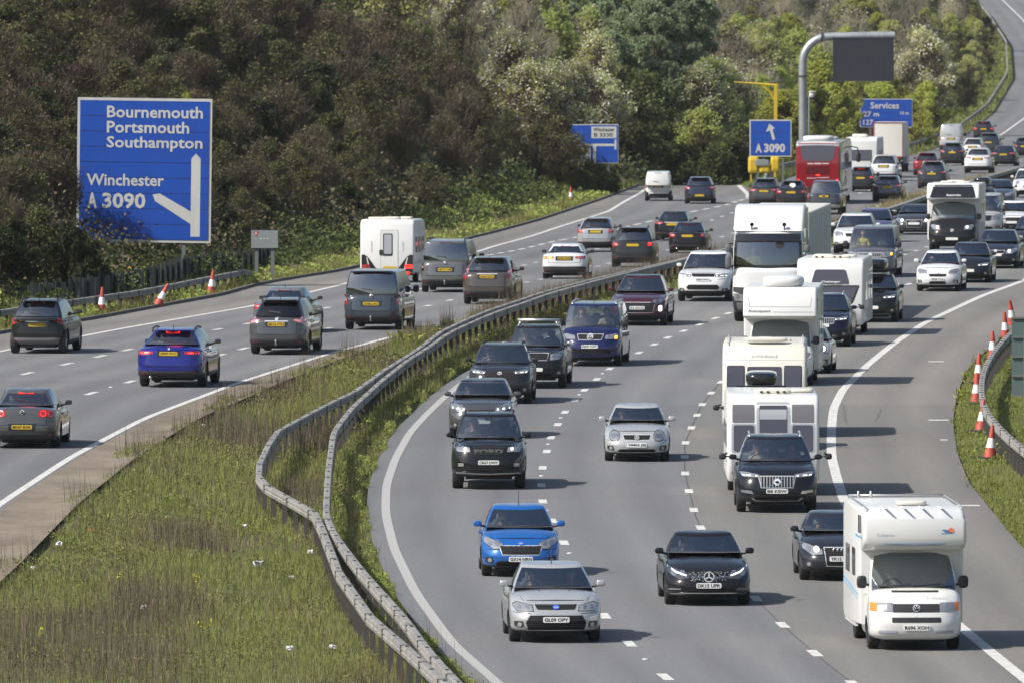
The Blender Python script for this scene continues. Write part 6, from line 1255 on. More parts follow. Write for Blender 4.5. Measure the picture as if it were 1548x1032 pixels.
    PEOPLE.append((C.root, (-.55, 1.1 - 7, 1.72), 'yellow', 'lorry driver in a yellow jacket behind the tall windscreen'))
def coach():
    C = simple('coach'); W, L, H = 2.5, 11.5, 3.58; red = paint((.22, .006, .012), .1); C.paint = red
    prof = [(0, .4), (0, 1.4), (.25, 2.6), (.7, H - .1), (1.1, H), (L - .6, H), (L - .25, H - .06), (L - .1, H - .25), (L - .02, 2.3), (L, 1.0), (L - .03, .4), (L - .3, .3), (.3, .3)]
    side = paint((.30, .30, .31), .1); sh = shell('body', prof, W, side, C.root, .12, seg=4); C.bvh = bvh_of(sh)
    decal(C, 'rear_panel', red, sym([(0, .42), (1.18, .42), (1.235, .6), (1.235, 3.12), (1.16, H - .16), (0, H - .10)]), False, .012, cuts=4); C2 = C
    decal(C, 'rear_window', M_PURP, sym([(0, 2.42), (.72, 2.44), (.88, 2.60), (.98, 3.16), (.93, 3.30), (0, 3.32)]), False, .03); decal(C, 'roof_edge', M_WHT, sym([(0, H - .10), (1.0, H - .13), (1.0, H - .09), (0, H - .05)]), False, .02)
    for k in range(4): decal(C, 'vent', M_GLB, rect(-.66, 1.72 + k * .12, .66, 1.77 + k * .12, .0), False, .026, cuts=1)
    for x0, x1, z, h in ((-.62, -.25, 2.29, .05), (-.2, .2, 2.29, .06), (.25, .6, 2.29, .05), (-.64, .0, 1.50, .03), (.05, .62, 1.47, .03), (-.25, .25, 1.18, .04)): decal(C, 'rear_stripe', M_WHT, rect(x0, z - h / 2, x1, z + h / 2), False, .027, cuts=0)
    decal(C, 'brake_lamp', M_REDL, rect(-.11, 1.60, .11, 1.68), False, .03); pair(C, 'tail_light', M_REDL, rect(1.03, 1.05, 1.16, 1.42, .03), False, off=.032); pair(C, 'tail_light', M_RED, rect(1.03, .72, 1.16, 1.02, .03), False, off=.032); decal(C, 'bumper', M_BLK, sym([(0, .36), (1.15, .40), (1.18, .52), (0, .50)]), False, .03)
    for s in (-1, 1):
        decal(C, 'side_window', M_PURP, [(.6, 1.9), (L - .7, 1.9), (L - .7, 2.9), (.9, 2.9)], side=s, off=.012, cuts=3)
        mb = MB(); mb.tube([(s * 1.15, .3, 3.1), (s * 1.55, -.1, 3.0), (s * 1.6, -.12, 2.6)], .035, 6); mb.rbox((s * 1.6, -.1, 2.45), (.26, .14, .55), 3.5, 5); mb.build('mirror', M_BLK, C.root, True)
    mb = MB(); mb.rbox((.1, L - 2.2, H + .1), (1.7, 2.8, .34), 5, 6); mb.rbox((0, 5, H + .05), (1.5, 1.6, .2), 5, 5); mb.build('air_conditioner', M_WHT, C.root, True); plate(C, '', .8, False)
    box_wheels(C, (2.4, 8.2), W + .1, .5, .32); finish(C, 8.2, 'a', 1242, 306, 'red backed coach with a white roof unit and lit brake lights', 'coach', L / 2)
def box_lorry():
    C = simple('box_lorry'); W, L = 2.02, 6.5; C.paint = M_WHT
    s1 = shell('box', [(2.0, 1.0), (2.0, 3.3), (L, 3.3), (L, 1.0)], W, pm('box_panel', (.58, .56, .51), .5), C.root, .02); C.bvh = bvh_of(s1); fr = pm('box_frame', (.20, .05, .04), .5)
    for x in (-W / 2 + .04, W / 2 - .04): mb = MB(); mb.box((x, L + .012, 2.15), (.08, .03, 2.3)); mb.build('door_frame', fr, C.root)
    mb = MB(); mb.box((0, L + .012, 3.27), (W - .16, .03, .07)); mb.build('door_frame', fr, C.root); mb = MB(); mb.box((0, L + .012, 1.02), (W - .16, .03, .06)); mb.build('door_frame', fr, C.root)
    s2 = shell('cab', [(0, .5), (.02, 1.2), (.5, 2.2), (1.95, 2.25), (1.95, .5)], 1.9, M_WHT, C.root, .08); mb = MB(); mb.box((0, 3.6, .75), (1.3, 5.4, .45)); mb.box((0, L - .1, .62), (1.7, .1, .14)); mb.build('chassis', M_BLK, C.root)
    pair(C, 'tail_light', M_RED, rect(.6, .9, .8, 1.0), False, off=.2); box_wheels(C, (1.0, 5.0), W, .4, .28); finish(C, 5.0, 'a', 1345, 259, 'white box lorry with red brown door frame, beyond the coach', 'lorry', L / 2)
# ------------------------------------------------ people
def person_mesh():
    P = [((0, 0, 0), .15), ((0, .02, .18), .145), ((0, .03, .36), .155), ((0, .02, .47), .12), ((0, 0, .56), .058), ((0, -.015, .62), .06), ((0, -.02, .70), .088), ((0, -.015, .79), .088), ((0, -.005, .86), .05),
         ((.17, .03, .46), .075), ((.24, -.05, .25), .052), ((.19, -.30, .22), .043), ((.13, -.44, .28), .034), ((.11, -.50, .31), .03),
         ((-.17, .03, .46), .075), ((-.24, -.05, .25), .052), ((-.19, -.30, .22), .043), ((-.13, -.44, .28), .034), ((-.11, -.50, .31), .03),
         ((.10, -.10, .02), .095), ((.13, -.48, .06), .07), ((.13, -.62, -.30), .05), ((.13, -.72, -.34), .035), ((-.10, -.10, .02), .095), ((-.13, -.48, .06), .07), ((-.13, -.62, -.30), .05), ((-.13, -.72, -.34), .035),
         ((0, -.115, .715), .014)]
    E = [(i, i + 1) for i in range(8)] + [(3, 9), (9, 10), (10, 11), (11, 12), (12, 13), (3, 14), (14, 15), (15, 16), (16, 17), (17, 18), (0, 19), (19, 20), (20, 21), (21, 22), (0, 23), (23, 24), (24, 25), (25, 26), (6, 27)]
    me = bpy.data.meshes.new('person'); me.from_pydata([p for p, _ in P], E, []); o = bpy.data.objects.new('t', me); COL.objects.link(o)
    o.modifiers.new('s', 'SKIN'); o.modifiers.new('u', 'SUBSURF').levels = 2; o.modifiers['u'].render_levels = 2
    for i, (_, r) in enumerate(P): me.skin_vertices[0].data[i].radius = (r, r)
    me.skin_vertices[0].data[0].use_root = True
    dg = bpy.context.evaluated_depsgraph_get(); out = bpy.data.meshes.new_from_object(o.evaluated_get(dg)); bpy.data.objects.remove(o); return out
M_SKIN = pm('skin', (.48, .28, .20), .6); M_HAIR = [pm('hair_brown', (.05, .03, .02), .7), pm('hair_grey', (.30, .28, .26), .7), pm('hair_fair', (.25, .16, .07), .7)]
CLOTH = {k: pm('cloth_' + k, c, .9) for k, c in dict(dark=(.03, .03, .04), grey=(.16, .16, .17), white=(.62, .62, .60), yellow=(.60, .52, .04), blue=(.06, .10, .25), red=(.4, .04, .04), beige=(.4, .33, .25)).items()}
_pm = {}
def add_people():
    base = person_mesh()
    for i, (par, loc, cloth, label) in enumerate(PEOPLE):
        if cloth not in _pm:
            me = base.copy(); me.materials.clear(); me.materials.append(CLOTH[cloth]); me.materials.append(M_SKIN); me.materials.append(CLOTH['dark'])
            for p in me.polygons:
                c = p.center; p.use_smooth = True
                p.material_index = 1 if (c.z > .55 or (c.y < -.36 and c.z > .2)) else (2 if c.z < .1 and c.y < -.06 else 0)
            _pm[cloth] = me
        o = link('person', _pm[cloth]); bpy.context.view_layer.update()
        o.matrix_world = par.matrix_basis @ Matrix.Translation(loc); tag(o, label, 'person', 'people behind the windscreens')
        mb = MB(); mb.rbox((0, .012, .80), (.19, .21, .17), 2.4, 8); h = mb.build('hair', M_HAIR[i % 3], o, True)
# ------------------------------------------------ the traffic
BLACK = (.010, .010, .012); DGREY = (.045, .047, .052); GREY = (.10, .105, .115); SILV = (.40, .41, .42); WHITE = (.60, .60, .60); NAVY = (.012, .016, .035)
def drv(w, cloth='dark', x=-1): return (x, cloth, w)
def bar_on_roof(C):
    P = C.P; mb = MB(); mb.tube([(-.62, P['yrf'] + .35, P['H'] + .12), (.62, P['yrf'] + .35, P['H'] + .12)], .05, 8); [mb.tube([(s * .55, P['yrf'] + .35, P['H'] - .05), (s * .55, P['yrf'] + .35, P['H'] + .1)], .035, 6) for s in (-1, 1)]; mb.build('roof_bar', M_SIL, C.root, True)
def volvo_face(C):
    decal(C, 'grille_bar', M_CHR, [(-.24, .64), (-.20, .64), (.24, .86), (.20, .86)], True, .022, .01, cuts=1)
    pair(C, 'fog_light_trim', M_CHR, [(.56, .46), (.86, .50), (.86, .56), (.60, .54)], True, off=.012); decal(C, 'skid_plate', M_SIL, sym([(0, .27), (.52, .28), (.62, .36), (.56, .36), (.5, .31), (0, .30)]), True, .02)
def merc_face(C): decal(C, 'bumper_trim', M_CHR, sym([(0, .262), (.42, .262), (.78, .235), (.82, .262), (.5, .285), (0, .28)]), True, .022); pair(C, 'side_intake', M_GLB, [(.54, .31), (.81, .29), (.83, .42), (.62, .41)], True, off=.012); pair(C, 'intake_blade', M_GREL, [(.58, .355), (.82, .345), (.82, .357), (.58, .367)], True, off=.02); pair(C, 'grille_blade', M_CHR, rect(.11, .60, .38, .615), True, off=.016)
def focus_face(C): pass
def ranger_face(C):
    mb = MB(); text('FORD', 'grille_lettering', M_GRY, .72, .10, 0, min(h.y for h in (C.bvh.ray_cast(Vector((x, -30, .96)), Vector((0, 1, 0)))[0] for x in (-.3, 0, .3)) if h) - .02, .955, C.root, -1, .05)
    decal(C, 'bumper_bar', M_SIL, sym([(0, .37), (.80, .40), (.82, .435), (0, .405)]), True, .05, .03); pair(C, 'fog_light', M_HL, rect(.62, .58, .76, .66, .02), True, off=.02)
def van_cornerlamp(C): decal(C, 'indicator_lamp', M_AMBL, rect(.76, .86, .84, .95), True, .02)
def crv(C): pass
def disc(C): decal(C, 'brake_lamp', M_REDL, ell(-.72, 1.0, .07, .07), False, .03)
def sticker(C): decal(C, 'window_sticker', M_WHT, ell(-.05, 1.22, .17, .13), False, .012)
def taxi(C):
    P = C.P; mb = MB(); mb.rbox((0, P['yrf'] + .3, P['H'] + .06), (.25, .12, .1), 4, 4); mb.build('roof_lamp', M_AMBL, C.root)
C_ = []
def A(*a, **k): C_.append(k)
# --- towards the camera
A(key='hatchback', pre='hatch', d='o', u=838, v=961, paint=SILV, P=dict(W=1.84, L=4.34, H=1.50, zn=.80, zc=1.02), plate='GL09 OPY', pz=.47, hl='plain', fs='x', grille=(.42, .665, .765, M_GRIL), lower=(.60, .27, .555), fog=1, ant='f', badge=('oval', .715, .045, M_BLUEB), label='silver hatchback with black lower grille, nearest car in the fast lane', ppl=(drv('driver of the nearest silver hatchback, behind its windscreen', 'beige'), drv('front passenger of the nearest silver hatchback', 'dark', 1)))
A(key='hatchback', pre='hatch', d='o', u=786, v=862, paint=(.012, .12, .42), P=dict(W=1.72, L=3.97, H=1.49, zn=.80, zc=1.01, yc=1.0), plate='GX14 NRN', pz=.40, hl='swept', grille=(.45, .50, .68, M_GRIL, 1), lower=(.55, .25, .36), ant='f', badge=('oval', .735, .04, M_BLUEB), label='bright blue hatchback with a wide slatted grille, behind the silver hatchback', ppl=(drv('driver in a white top at the wheel of the bright blue hatchback', 'white'),))
A(key='saloon_car', pre='saloon', d='o', u=1069, v=905, paint=BLACK, P=dict(W=1.81, L=4.69, H=1.44, zn=.74, zc=.97), plate='DK15 UPR', pz=.43, hl='swept', drl=[(.46, .625), (.66, .685), (.82, .80), (.825, .825), (.66, .712), (.46, .65)], grille=(.42, .52, .71, M_GRID), lower=(.46, .24, .36), badge=('star', .615, .11, M_GLB), extra=(merc_face,), fog=0, hlm=M_HLD, label='black saloon with a sparkling diamond grille and a round star emblem, alone in its lane', ppl=(drv('driver of the black saloon with the diamond grille', 'dark'), drv('front passenger of the black saloon with the diamond grille', 'grey', 1)))
A(key='coupe', pre='saloon', d='o', u=963, v=690, paint=(.42, .43, .43), P=dict(W=1.73, L=4.34, H=1.43, zn=.76, zc=.97, yc=1.25, yrf=2.0, yrr=3.1, yrb=3.8, fa=.8, ra=3.5), plate='YM02 JEJ', pz=.44, hl='round', grille=(.36, .58, .70, M_GRIL, 1), lower=(.5, .26, .34), badge=('star', .64, .06, M_GLB), fog=1, label='silver coupe with round headlamps, alone in the middle lane beside the black pickup', ppl=(drv('driver of the silver coupe with round headlamps', 'dark'), drv('front passenger in red in the silver coupe', 'red', 1)))
A(key='hatchback', pre='hatch', d='o', u=1270, v=868, paint=(.028, .030, .038), P=dict(W=1.79, L=4.3, H=1.42, zn=.75, zc=.97, yc=1.2), plate='YK15 TZX', pz=.49, hl='swept', lit=1, grille=(.36, .34, .72, M_GRIL, 1), lower=None, fog=1, extra=(lambda C: rings4(C, .66),), label='dark grey hatchback with four ring badge, half hidden behind the sunset logo motorhome', ppl=(drv('driver in a yellow top in the dark grey four ring hatchback', 'yellow'),))
A(key='suv', pre='suv', d='o', u=1174, v=766, paint=(.010, .011, .016), P=dict(W=1.96, L=4.95, H=1.78, zn=.98, zc=1.18, yc=1.35, yrf=2.1, fa=.9, ra=3.88, yrb=4.7, yrr=4.2, rw=.38), plate='B8 KEW', pz=.53, hl='slim', lit=2, grille=(.43, .62, .88, M_GRIV, 1), lower=(.55, .34, .46), fog=0, rails='s', extra=(volvo_face, lambda C: badge(C, .75, .085, True, M_BDG, 'iron')), tow=1, label='black SUV with a chrome barred grille and extended towing mirrors, pulling a white caravan', ppl=(drv('driver of the black SUV pulling the white caravan', 'beige'), drv('front passenger of the black SUV pulling the white caravan', 'grey', 1)))
A(key='pickup_truck', pre='pickup', d='o', u=739, v=731, paint=BLACK, plate='CK67 DWY', pz=.68, hl='plain', lit=1, grille=(.40, .87, 1.06, M_GRIL), lower=(.62, .50, .60), fog=0, extra=(ranger_face,), rimd=1, ant='f', rails='b', P=dict(zn=1.10, tw=.27), label='black pickup truck with headlights on and lettered grille, in the fast lane', ppl=(drv('driver of the black pickup truck with the lettered grille', 'dark'),))
A(key='crossover', pre='suv', d='o', u=728, v=656, paint=(.075, .077, .082), roof=BLACK, P=dict(W=1.79, L=4.36, H=1.56, zn=.92, zc=1.08, gc=.2, yc=1.2, clad=.3), plate='', hl='swept', lit=2, grille=(.35, .74, .80), lower=(.62, .34, .5), label='grey crossover with long white swept headlights, directly behind the black pickup', ppl=(drv('driver of the grey crossover behind the black pickup', 'red'),))
A(key='suv', pre='suv', d='o', u=757, v=604, paint=(.032, .033, .035), P=dict(W=1.85, L=4.6, H=1.69, zn=1.0, zc=1.14), plate='', hl='slim', lit=2, grille=(.46, .72, .92, M_GRIL), lower=(.62, .34, .50), rails='b', badge=('oval', .90, .045), label='dark grey SUV with broad honeycomb grille, third from the front by the barrier', ppl=(drv('driver of the dark grey SUV by the barrier', 'dark'),))
A(key='pickup_truck', pre='pickup', d='o', u=810, v=581, paint=BLACK, plate='', hl='big', grille=(.42, .86, 1.06, M_GRIL, 1), fog=1, extra=(bar_on_roof,), mirror=M_CHR, rails='s', P=dict(zn=1.08, H=1.84), label='black pickup truck with chrome mirrors and a silver roof bar', ppl=(drv('driver of the black pickup with the roof bar', 'grey'),))
A(key='van', pre='van', d='o', u=895, v=548, paint=(.010, .014, .080), plate='RJ58 VDK', pz=.63, hl='plain', P=dict(zn=1.02, zc=1.24, H=1.95, yc=.85), grille=(.40, .84, 1.0, M_GRIL, 1), lower=(.66, .42, .56), fog=0, mirror=M_BLK, rails='s', ant='f', badge=('vw', .93, .10), extra=(van_cornerlamp,), label='navy blue van with a round chrome badge, behind the pickup with the roof bar', ppl=(drv('driver of the navy blue van', 'dark'), drv('front passenger of the navy blue van', 'beige', 1)))
A(key='suv', pre='suv', d='o', u=966, v=488, paint=(.070, .005, .009), P=dict(W=1.98, L=5.0, H=1.68, zn=.90, zc=1.1, yc=1.5, yrf=2.35, wt=.62, gc=.22), plate='K2 DCO', pz=.62, hl='swept', hlm=M_HLD, grille=(.60, .46, .80, M_GRIL, 1), lower=(.5, .27, .36), fog=0, roof=BLACK, extra=(lambda C: decal(C, 'running_light', M_LIT, rect(.72, .50, .84, .70, .04), True, .02),), label='maroon SUV with a huge dark grille and one lit corner lamp', ppl=(drv('driver of the maroon SUV', 'dark'),))
A(key='suv', pre='suv', d='o', u=1066, v=452, paint=WHITE, P=dict(W=1.98, L=4.85, H=1.78, zn=1.02, zc=1.2, yc=1.3, yrf=2.1), plate='HJ20 PHY', pz=.80, hl='slim', lit=2, grille=(.44, .90, 1.02, M_GRIL), lower=(.60, .44, .62, 0), fog=1, label='white SUV with black bumper intakes, beside the articulated lorry', ppl=(drv('driver of the white SUV beside the lorry', 'dark'),))
A(key='estate_car', pre='estate', d='o', u=1152, v=674, paint=NAVY, P=dict(W=1.85, L=4.85), plate='', box=1, tow=1, hl='slim', label='dark estate car with a black roof box, hidden behind the grey panelled caravan', ppl=(drv('driver of the dark estate with the roof box', 'dark'),))
A(key='hatchback', pre='hatch', d='o', u=1216, v=559, paint=(.42, .40, .35), P=dict(W=1.73, L=3.83, H=1.42, zn=.83, zc=1.0), plate='', hl='round', drl=ell(.60, .77, .09, .085), grille=(.36, .5, .72, M_GRIL, 1), fog=1, mirror=M_BLK, label='small beige hatchback with round lamps, peeping past the cream motorhome')
A(key='suv', pre='suv', d='o', u=1244, v=519, paint=NAVY, P=dict(W=1.88, L=4.7, H=1.68, zn=.98, zc=1.15), plate='', pz=.7, hl='slim', lit=2, grille=(.44, .76, .93, M_GRIV, 1), rails='s', tow=1, badge=('disc', .985, .04), label='dark blue SUV with a barred grille, pulling the caravan with the dark sloping window', ppl=(drv('driver of the dark blue SUV pulling a caravan', 'dark'),))
A(key='suv', pre='suv', d='o', u=1319, v=483, paint=BLACK, P=dict(W=1.84, L=4.4, H=1.62, zn=.95, zc=1.12), plate='', hl='slim', lit=2, grille=(.42, .70, .88), box=1, rails='b', chr=1, label='black SUV with a black roof box, right of the caravan with the dark sloping window')
A(key='van', pre='van', d='o', u=1318, v=416, paint=(.13, .13, .15), P=dict(W=1.92, L=5.3, zn=1.0, H=1.96), plate='', hl='big', lit=0, grille=(.46, .80, .94, M_GRIV, 1), mirror=M_BLK, ant='f', panel=True, badge=('disc', .88, .07), extra=(van_cornerlamp,), fog=0, label='mid grey van with a lit corner lamp, beside the articulated lorry trailer', ppl=(drv('driver of the mid grey van', 'yellow'),))
A(key='suv', pre='suv', d='o', u=1292, v=381, paint=(.56, .57, .56), P=dict(W=1.8, L=4.3, H=1.68), plate='', hl='plain', grille=(.34, .72, .86), label='pale silver SUV just behind the mid grey van', near=1)
A(key='saloon_car', pre='saloon', d='o', u=1247, v=447, paint=DGREY, plate='', near=0, label='dark car hidden between the lorry trailer and the dark sloping window caravan')
A(key='hatchback', pre='hatch', d='o', u=1321, v=364, paint=(.10, .09, .19), plate='', near=0, label='purple car by the barrier, behind the pale silver SUV')
A(key='coupe', pre='saloon', d='o', u=1383, v=353, paint=(.05, .052, .058), P=dict(W=1.85, L=4.63, H=1.38), plate='', pz=.52, hl='swept', lit=1, grille=(.36, .36, .68, M_GRIL, 1), lower=None, extra=(lambda C: rings4(C, .6),), mirror=M_CHR, chr=1, label='grey coupe with silver mirrors, left of the black fronted motorhome')
A(key='hatchback', pre='hatch', d='o', u=1420, v=437, paint=WHITE, P=dict(W=1.69, L=4.03, H=1.49, zn=.84, zc=1.03, yc=.95), plate='GF58 YCA', pz=.46, hl='plain', grille=(.34, .56, .66, M_GRIL), lower=(.32, .28, .38), fog=1, badge=('disc', .71, .045), label='white hatchback with white mirrors, leading the inside lane group', ppl=(drv('driver of the white hatchback with white mirrors', 'dark'),))
A(key='hatchback', pre='hatch', d='o', u=1465, v=424, paint=(.012, .013, .02), P=dict(W=1.74), plate='', hl='slim', lit=2, grille=(.3, .60, .68), label='black hatchback beside the white hatchback on its right')
A(key='estate_car', pre='estate', d='o', u=1507, v=403, paint=(.022, .024, .038), plate='', pz=.55, hl='swept', lit=1, grille=(.36, .60, .72, M_GRIL, 1), badge=('disc', .70, .06), label='navy car behind the black hatchback in the inside lane')
A(key='suv', pre='suv', d='o', u=1563, v=386, paint=(.03, .032, .04), plate='', near=0, hl='slim', label='dark SUV cut by the right edge of the picture')
A(key='saloon_car', pre='saloon', d='o', u=1530, v=349, paint=WHITE, P=dict(W=1.85), plate='', hl='slim', grille=(.42, .4, .68, M_GRIL, 1), label='white saloon with a dark grille near the right edge')
A(key='van', pre='van', d='o', u=1484, v=355, paint=(.45, .45, .43), P=dict(W=1.95), plate='', hl='big', mirror=M_BLK, grille=(.5, .7, .95, M_GLB), near=1, label='pale van with a dark bonnet, right behind the black fronted motorhome', extra=(taxi,))
A(key='estate_car', pre='estate', d='o', u=1483, v=327, paint=GREY, plate='', box=1, near=0, label='grey car with a grey roof box, beyond the black fronted motorhome')
A(key='saloon_car', pre='saloon', d='o', u=1509, v=310, paint=(.06, .07, .10), plate='', near=0, label='blue grey car near the barrier, behind the car with the grey roof box')
A(key='crossover', pre='suv', d='o', u=1555, v=298, paint=WHITE, plate='', near=0, hl='round', grille=(.3, .6, .7), label='white crossover cut by the right edge beside the barrier')
# --- away from the camera
A(key='saloon_car', pre='saloon', d='a', u=38, v=673, paint=(.085, .085, .085), P=dict(W=1.82, L=4.77, H=1.47, zrb=1.06, zd=1.06), plate='BK07 BXR', pz=.55, tl='ring', tz=1.0, brk=1, badge=('vw', .93, .055), label='grey brown saloon with four round lamps, cut by the left edge', ppl=(drv('driver of the grey brown saloon at the left edge', 'white'),), bt=.45)
A(key='suv', pre='suv', d='a', u=262, v=581, paint=(.010, .016, .20), P=dict(W=1.94, L=4.73, H=1.65, wrt=.58, yrr=3.7, zrb=1.2, zd=1.16), plate='J400 PLC', pz=.97, tl='slim', tz=1.08, brk=1, rails='b', ant='r', rwin=(2, 5), priv=1, badge=('disc', 1.10, .03), exh=1, bm=M_BLK, label='vivid blue SUV with lit brake lights, alone in the fast lane', rimd=1)
A(key='suv', pre='suv', d='a', u=59, v=531, paint=(.012, .012, .013), P=dict(W=1.765, L=4.1, H=1.65, zrb=1.13), plate='YK22 LNJ', pz=.88, tl='tri', tz=1.05, chr=1, rails='b', ant='r', priv=1, label='black SUV with a chrome strip over its plate, near the left edge', bm=M_GRY)
A(key='suv', pre='suv', d='a', u=424, v=532, paint=(.075, .077, .082), P=dict(W=1.82, L=4.64, H=1.70, zrb=1.16, priv=1), plate='BK16 FTN', pz=.93, tl='tri', tz=1.12, tm=M_REDW, chr=1, rails='b', ant='r', badge=('disc', 1.10, .05), hitch=1, label='mid grey SUV with pale tail lights and a yellow plate, mid left road')
A(key='saloon_car', pre='saloon', d='a', u=428, v=499, paint=(.17, .175, .18), plate='', tl='block', ant='r', label='silver grey saloon directly ahead of the mid grey SUV')
A(key='van', pre='van', d='a', u=566, v=495, paint=(.050, .062, .080), plate='LD08 LXO', pz=.85, tl='tall', tz=1.12, P=dict(W=1.9, H=1.95, zrb=1.18, priv=0), tc=M_REDW, hitch=1, mirror=M_BLK, roof=(.30, .32, .34), badge=('vw', 1.10, .06), label='slate blue van with a round badge above its yellow plate')
A(key='van', pre='van', d='a', u=676, v=439, paint=(.13, .13, .135), plate='HF13 NEJ', pz=.84, tl='tall', tz=1.08, tm=M_GLB, P=dict(zrb=1.18), hitch=1, mirror=M_BLK, rails='b', nospoil=1, badge=('vw', 1.10, .06, M_GLB), label='grey people carrier van with smoked tail lights, right of the rear view caravan')
A(key='suv', pre='suv', d='a', u=740, v=457, paint=(.085, .072, .062), P=dict(W=1.82, L=4.57, H=1.68, zrb=1.18, rwin=(2, 6)), plate='HX63 XDO', pz=.98, tl='pillar', tz=1.12, ant='r', chr=1, label='bronze brown SUV with tall red lights climbing its rear pillars')
A(key='coupe', pre='saloon', d='a', u=855, v=419, paint=(.58, .58, .58), P=dict(W=1.83, L=4.64, H=1.39, zrb=1.05, zd=1.03), plate='EX65 DVH', pz=.80, tl='slim', tz=.93, ind=1, mirror=M_BLK, label='white coupe with its left indicator lit amber', bt=.48)
A(key='estate_car', pre='suv', d='a', u=902, v=379, paint=(.38, .38, .38), P=dict(W=1.83, H=1.62), plate='', tl='block', chr=1, label='silver people carrier ahead of the white coupe')
A(key='suv', pre='suv', d='a', u=958, v=402, paint=(.040, .040, .042), P=dict(W=1.9, H=1.72), plate='', tl='block', rails='b', priv=1, extra=(disc,), label='charcoal SUV with roof rails, nearest the barrier ahead of the white coupe')
A(key='saloon_car', pre='saloon', d='a', u=1018, v=362, paint=(.010, .010, .012), plate='', tl='slim', chr=1, label='black saloon in the left lane, ahead of the silver people carrier')
A(key='saloon_car', pre='saloon', d='a', u=1041, v=381, paint=(.012, .010, .010), plate='', tl='block', exh=2, label='black saloon with red lamps, left of the articulated lorry')
A(key='van', pre='van', d='a', slip=1, u=995, v=303, paint=(.62, .62, .60), P=dict(W=1.78, L=4.3, H=1.95, wt=.8), sc=.88, plate='', tl='tall', panel=True, mirror=M_BLK, label='small white panel van leaving on the slip road', near=1, nospoil=1)
A(key='hatchback', pre='hatch', d='a', slip=1, u=1058, v=307, paint=(.03, .036, .062), P=dict(H=1.52), plate='', tl='tri', label='blue black hatchback with a low yellow plate on the slip road', pz=.48, near=1)
A(key='hatchback', pre='hatch', d='a', u=1156, v=310, paint=(.07, .07, .075), P=dict(W=1.78, H=1.55), plate='', tl='slim', near=1, rails='b', label='grey hatchback just beyond the lorry roof, left one of two')
A(key='hatchback', pre='hatch', d='a', u=1197, v=312, paint=(.022, .022, .026), plate='', tl='block', extra=(sticker,), label='black hatchback with a white sticker on its rear window')
A(key='pickup_truck', pre='pickup', d='a', u=1247, v=323, paint=(.055, .06, .068), P=dict(W=1.95, L=5.25), plate='', tl='tall', tz=1.16, badge=('vw', 1.0, .08), bm=M_SIL, label='slate grey pickup truck behind the red coach', nospoil=1)
A(key='hatchback', pre='hatch', d='a', u=1302, v=289, paint=(.02, .026, .026), P=dict(W=1.65), plate='', tl='block', brk=1, near=1, label='small dark hatchback with a lit brake light, right of the coach')
A(key='hatchback', pre='hatch', d='a', u=1342, v=304, paint=(.055, .058, .07), plate='', tl='tri', badge=('disc', .86, .05), label='grey three door hatchback nearest the barrier, right of the coach')
A(key='van', pre='van', d='a', u=1337, v=257, paint=(.02, .04, .24), P=dict(W=1.75, H=1.75), plate='', tl='tall', near=1, nospoil=1, label='bright blue small van under the rear of the box lorry', extra=(lambda C: decal(C, 'indicator_lamp', M_AMBL, ell(.5, .9, .07, .07), False, .02),))
A(key='suv', pre='suv', d='a', u=1337, v=273, paint=(.60, .60, .60), P=dict(W=1.85), plate='', priv=1, tl='tall', tm=M_GLB, label='white SUV with a black rear window, in front of the bright blue van')
A(key='hatchback', pre='hatch', d='a', u=1401, v=264, paint=(.24, .014, .02), plate='', tl='block', near=1, label='red hatchback right of the box lorry')
A(key='suv', pre='hatch', d='a', u=1410, v=284, paint=(.045, .05, .055), P=dict(H=1.66, W=1.83, L=4.4, zrb=1.1), plate='', tl='tri', badge=('disc', 1.02, .05), rails='s', label='grey people carrier with a yellow plate, behind the red hatchback')
A(key='suv', pre='hatch', d='a', u=1440, v=249, paint=(.025, .025, .028), P=dict(H=1.6, zrb=1.1), plate='', tl='tri', badge=('disc', 1.0, .06), brk=0, near=1, label='black hatchback with a bright badge, below the far white van')
A(key='hatchback', pre='hatch', d='a', u=1471, v=238, paint=(.66, .66, .66), plate='', tl='tri', near=0, label='white hatchback half hidden by the white SUV in the far queue')
A(key='suv', pre='suv', d='a', u=1479, v=261, paint=(.66, .66, .67), P=dict(W=1.84, H=1.66, rwin=(3, 6)), plate='', tl='slim', ant='r', label='white SUV with a black lower bumper in the far queue')
A(key='suv', pre='suv', d='a', u=1495, v=233, paint=(.05, .052, .058), plate='', tl='tall', near=0, label='dark SUV right of the white hatchback in the far queue')
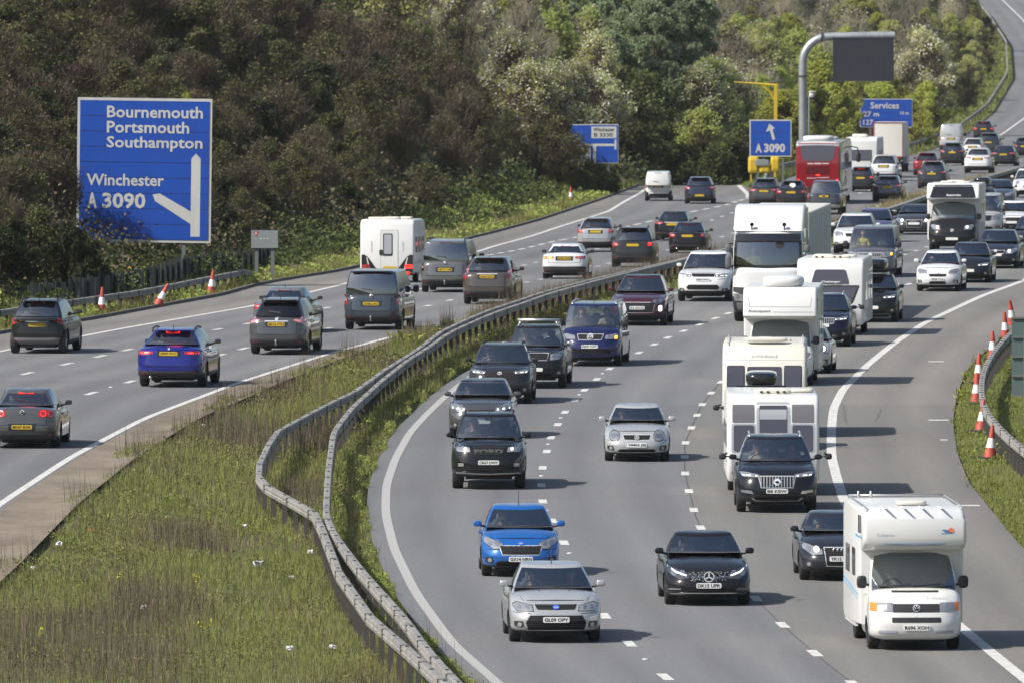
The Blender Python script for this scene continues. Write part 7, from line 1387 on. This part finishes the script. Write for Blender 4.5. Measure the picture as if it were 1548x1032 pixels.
A(key='hatchback', pre='hatch', d='a', u=1487, v=209, paint=(.03, .025, .03), plate='', tl='block', brk=1, near=0, label='black car with red lights, farthest of the visible queue')
A(key='van', pre='van', d='a', u=1438, v=227, paint=(.5, .5, .5), P=dict(H=2.1), plate='', tl='tall', panel=True, near=0, label='white panel van by the far guard rail', nospoil=1)
A(key='saloon_car', pre='saloon', d='a', u=1518, v=250, paint=(.03, .033, .04), plate='', tl='slim', near=1, label='dark saloon with a yellow plate right of the white SUV in the far queue')
A(key='hatchback', pre='hatch', d='a', u=1549, v=237, paint=(.02, .02, .022), plate='', tl='tri', near=0, label='black car cut by the right edge in the far queue')
for s in C_: car(s)
caravan('caravan', 1169, 742, 'white caravan with grey front panels and a central sunroof window, pulled by the black SUV', 'sunroof', W=2.26, H=2.48)
caravan('caravan', 1156, 655, 'cream caravan with old style lettering and two square purple windows', 'curve', W=2.28, H=2.56, mat=M_CRM)
caravan('caravan', 1256, 503, 'white caravan with a dark sloping window and a black skylight above it', 'skylight', W=2.24, H=2.56)
caravan('caravan', 586, 425, 'white caravan seen from behind, with a rear door and dark corner lamp clusters', 'rear', 'a', W=2.08, H=2.42, L=5.4)
caravan('caravan', 1302, 268, 'white caravan seen from behind, right beside the red coach', 'plain', 'a', W=2.1, H=2.6, L=6.0)
motorhome_calypso(); motorhome_pod(); motorhome_black(); lorry(); coach(); box_lorry()
add_people()
# ---------------------------------------------------------------- thin spring haze over the valley
hz = bpy.data.materials.new('haze'); hz.use_nodes = True; ht = hz.node_tree; ht.nodes.clear(); ho = ht.nodes.new('ShaderNodeOutputMaterial'); hv = ht.nodes.new('ShaderNodeVolumePrincipled'); hv.inputs['Color'].default_value = (.93, .95, .97, 1); hv.inputs['Density'].default_value = 0.000032; hv.inputs['Anisotropy'].default_value = .2; ht.links.new(hv.outputs[0], ho.inputs['Volume'])
mb = MB(); mb.box((20, 1150, 16), (400, 2400, 62)); hb = mb.build('haze', hz); hb['kind'] = 'stuff'
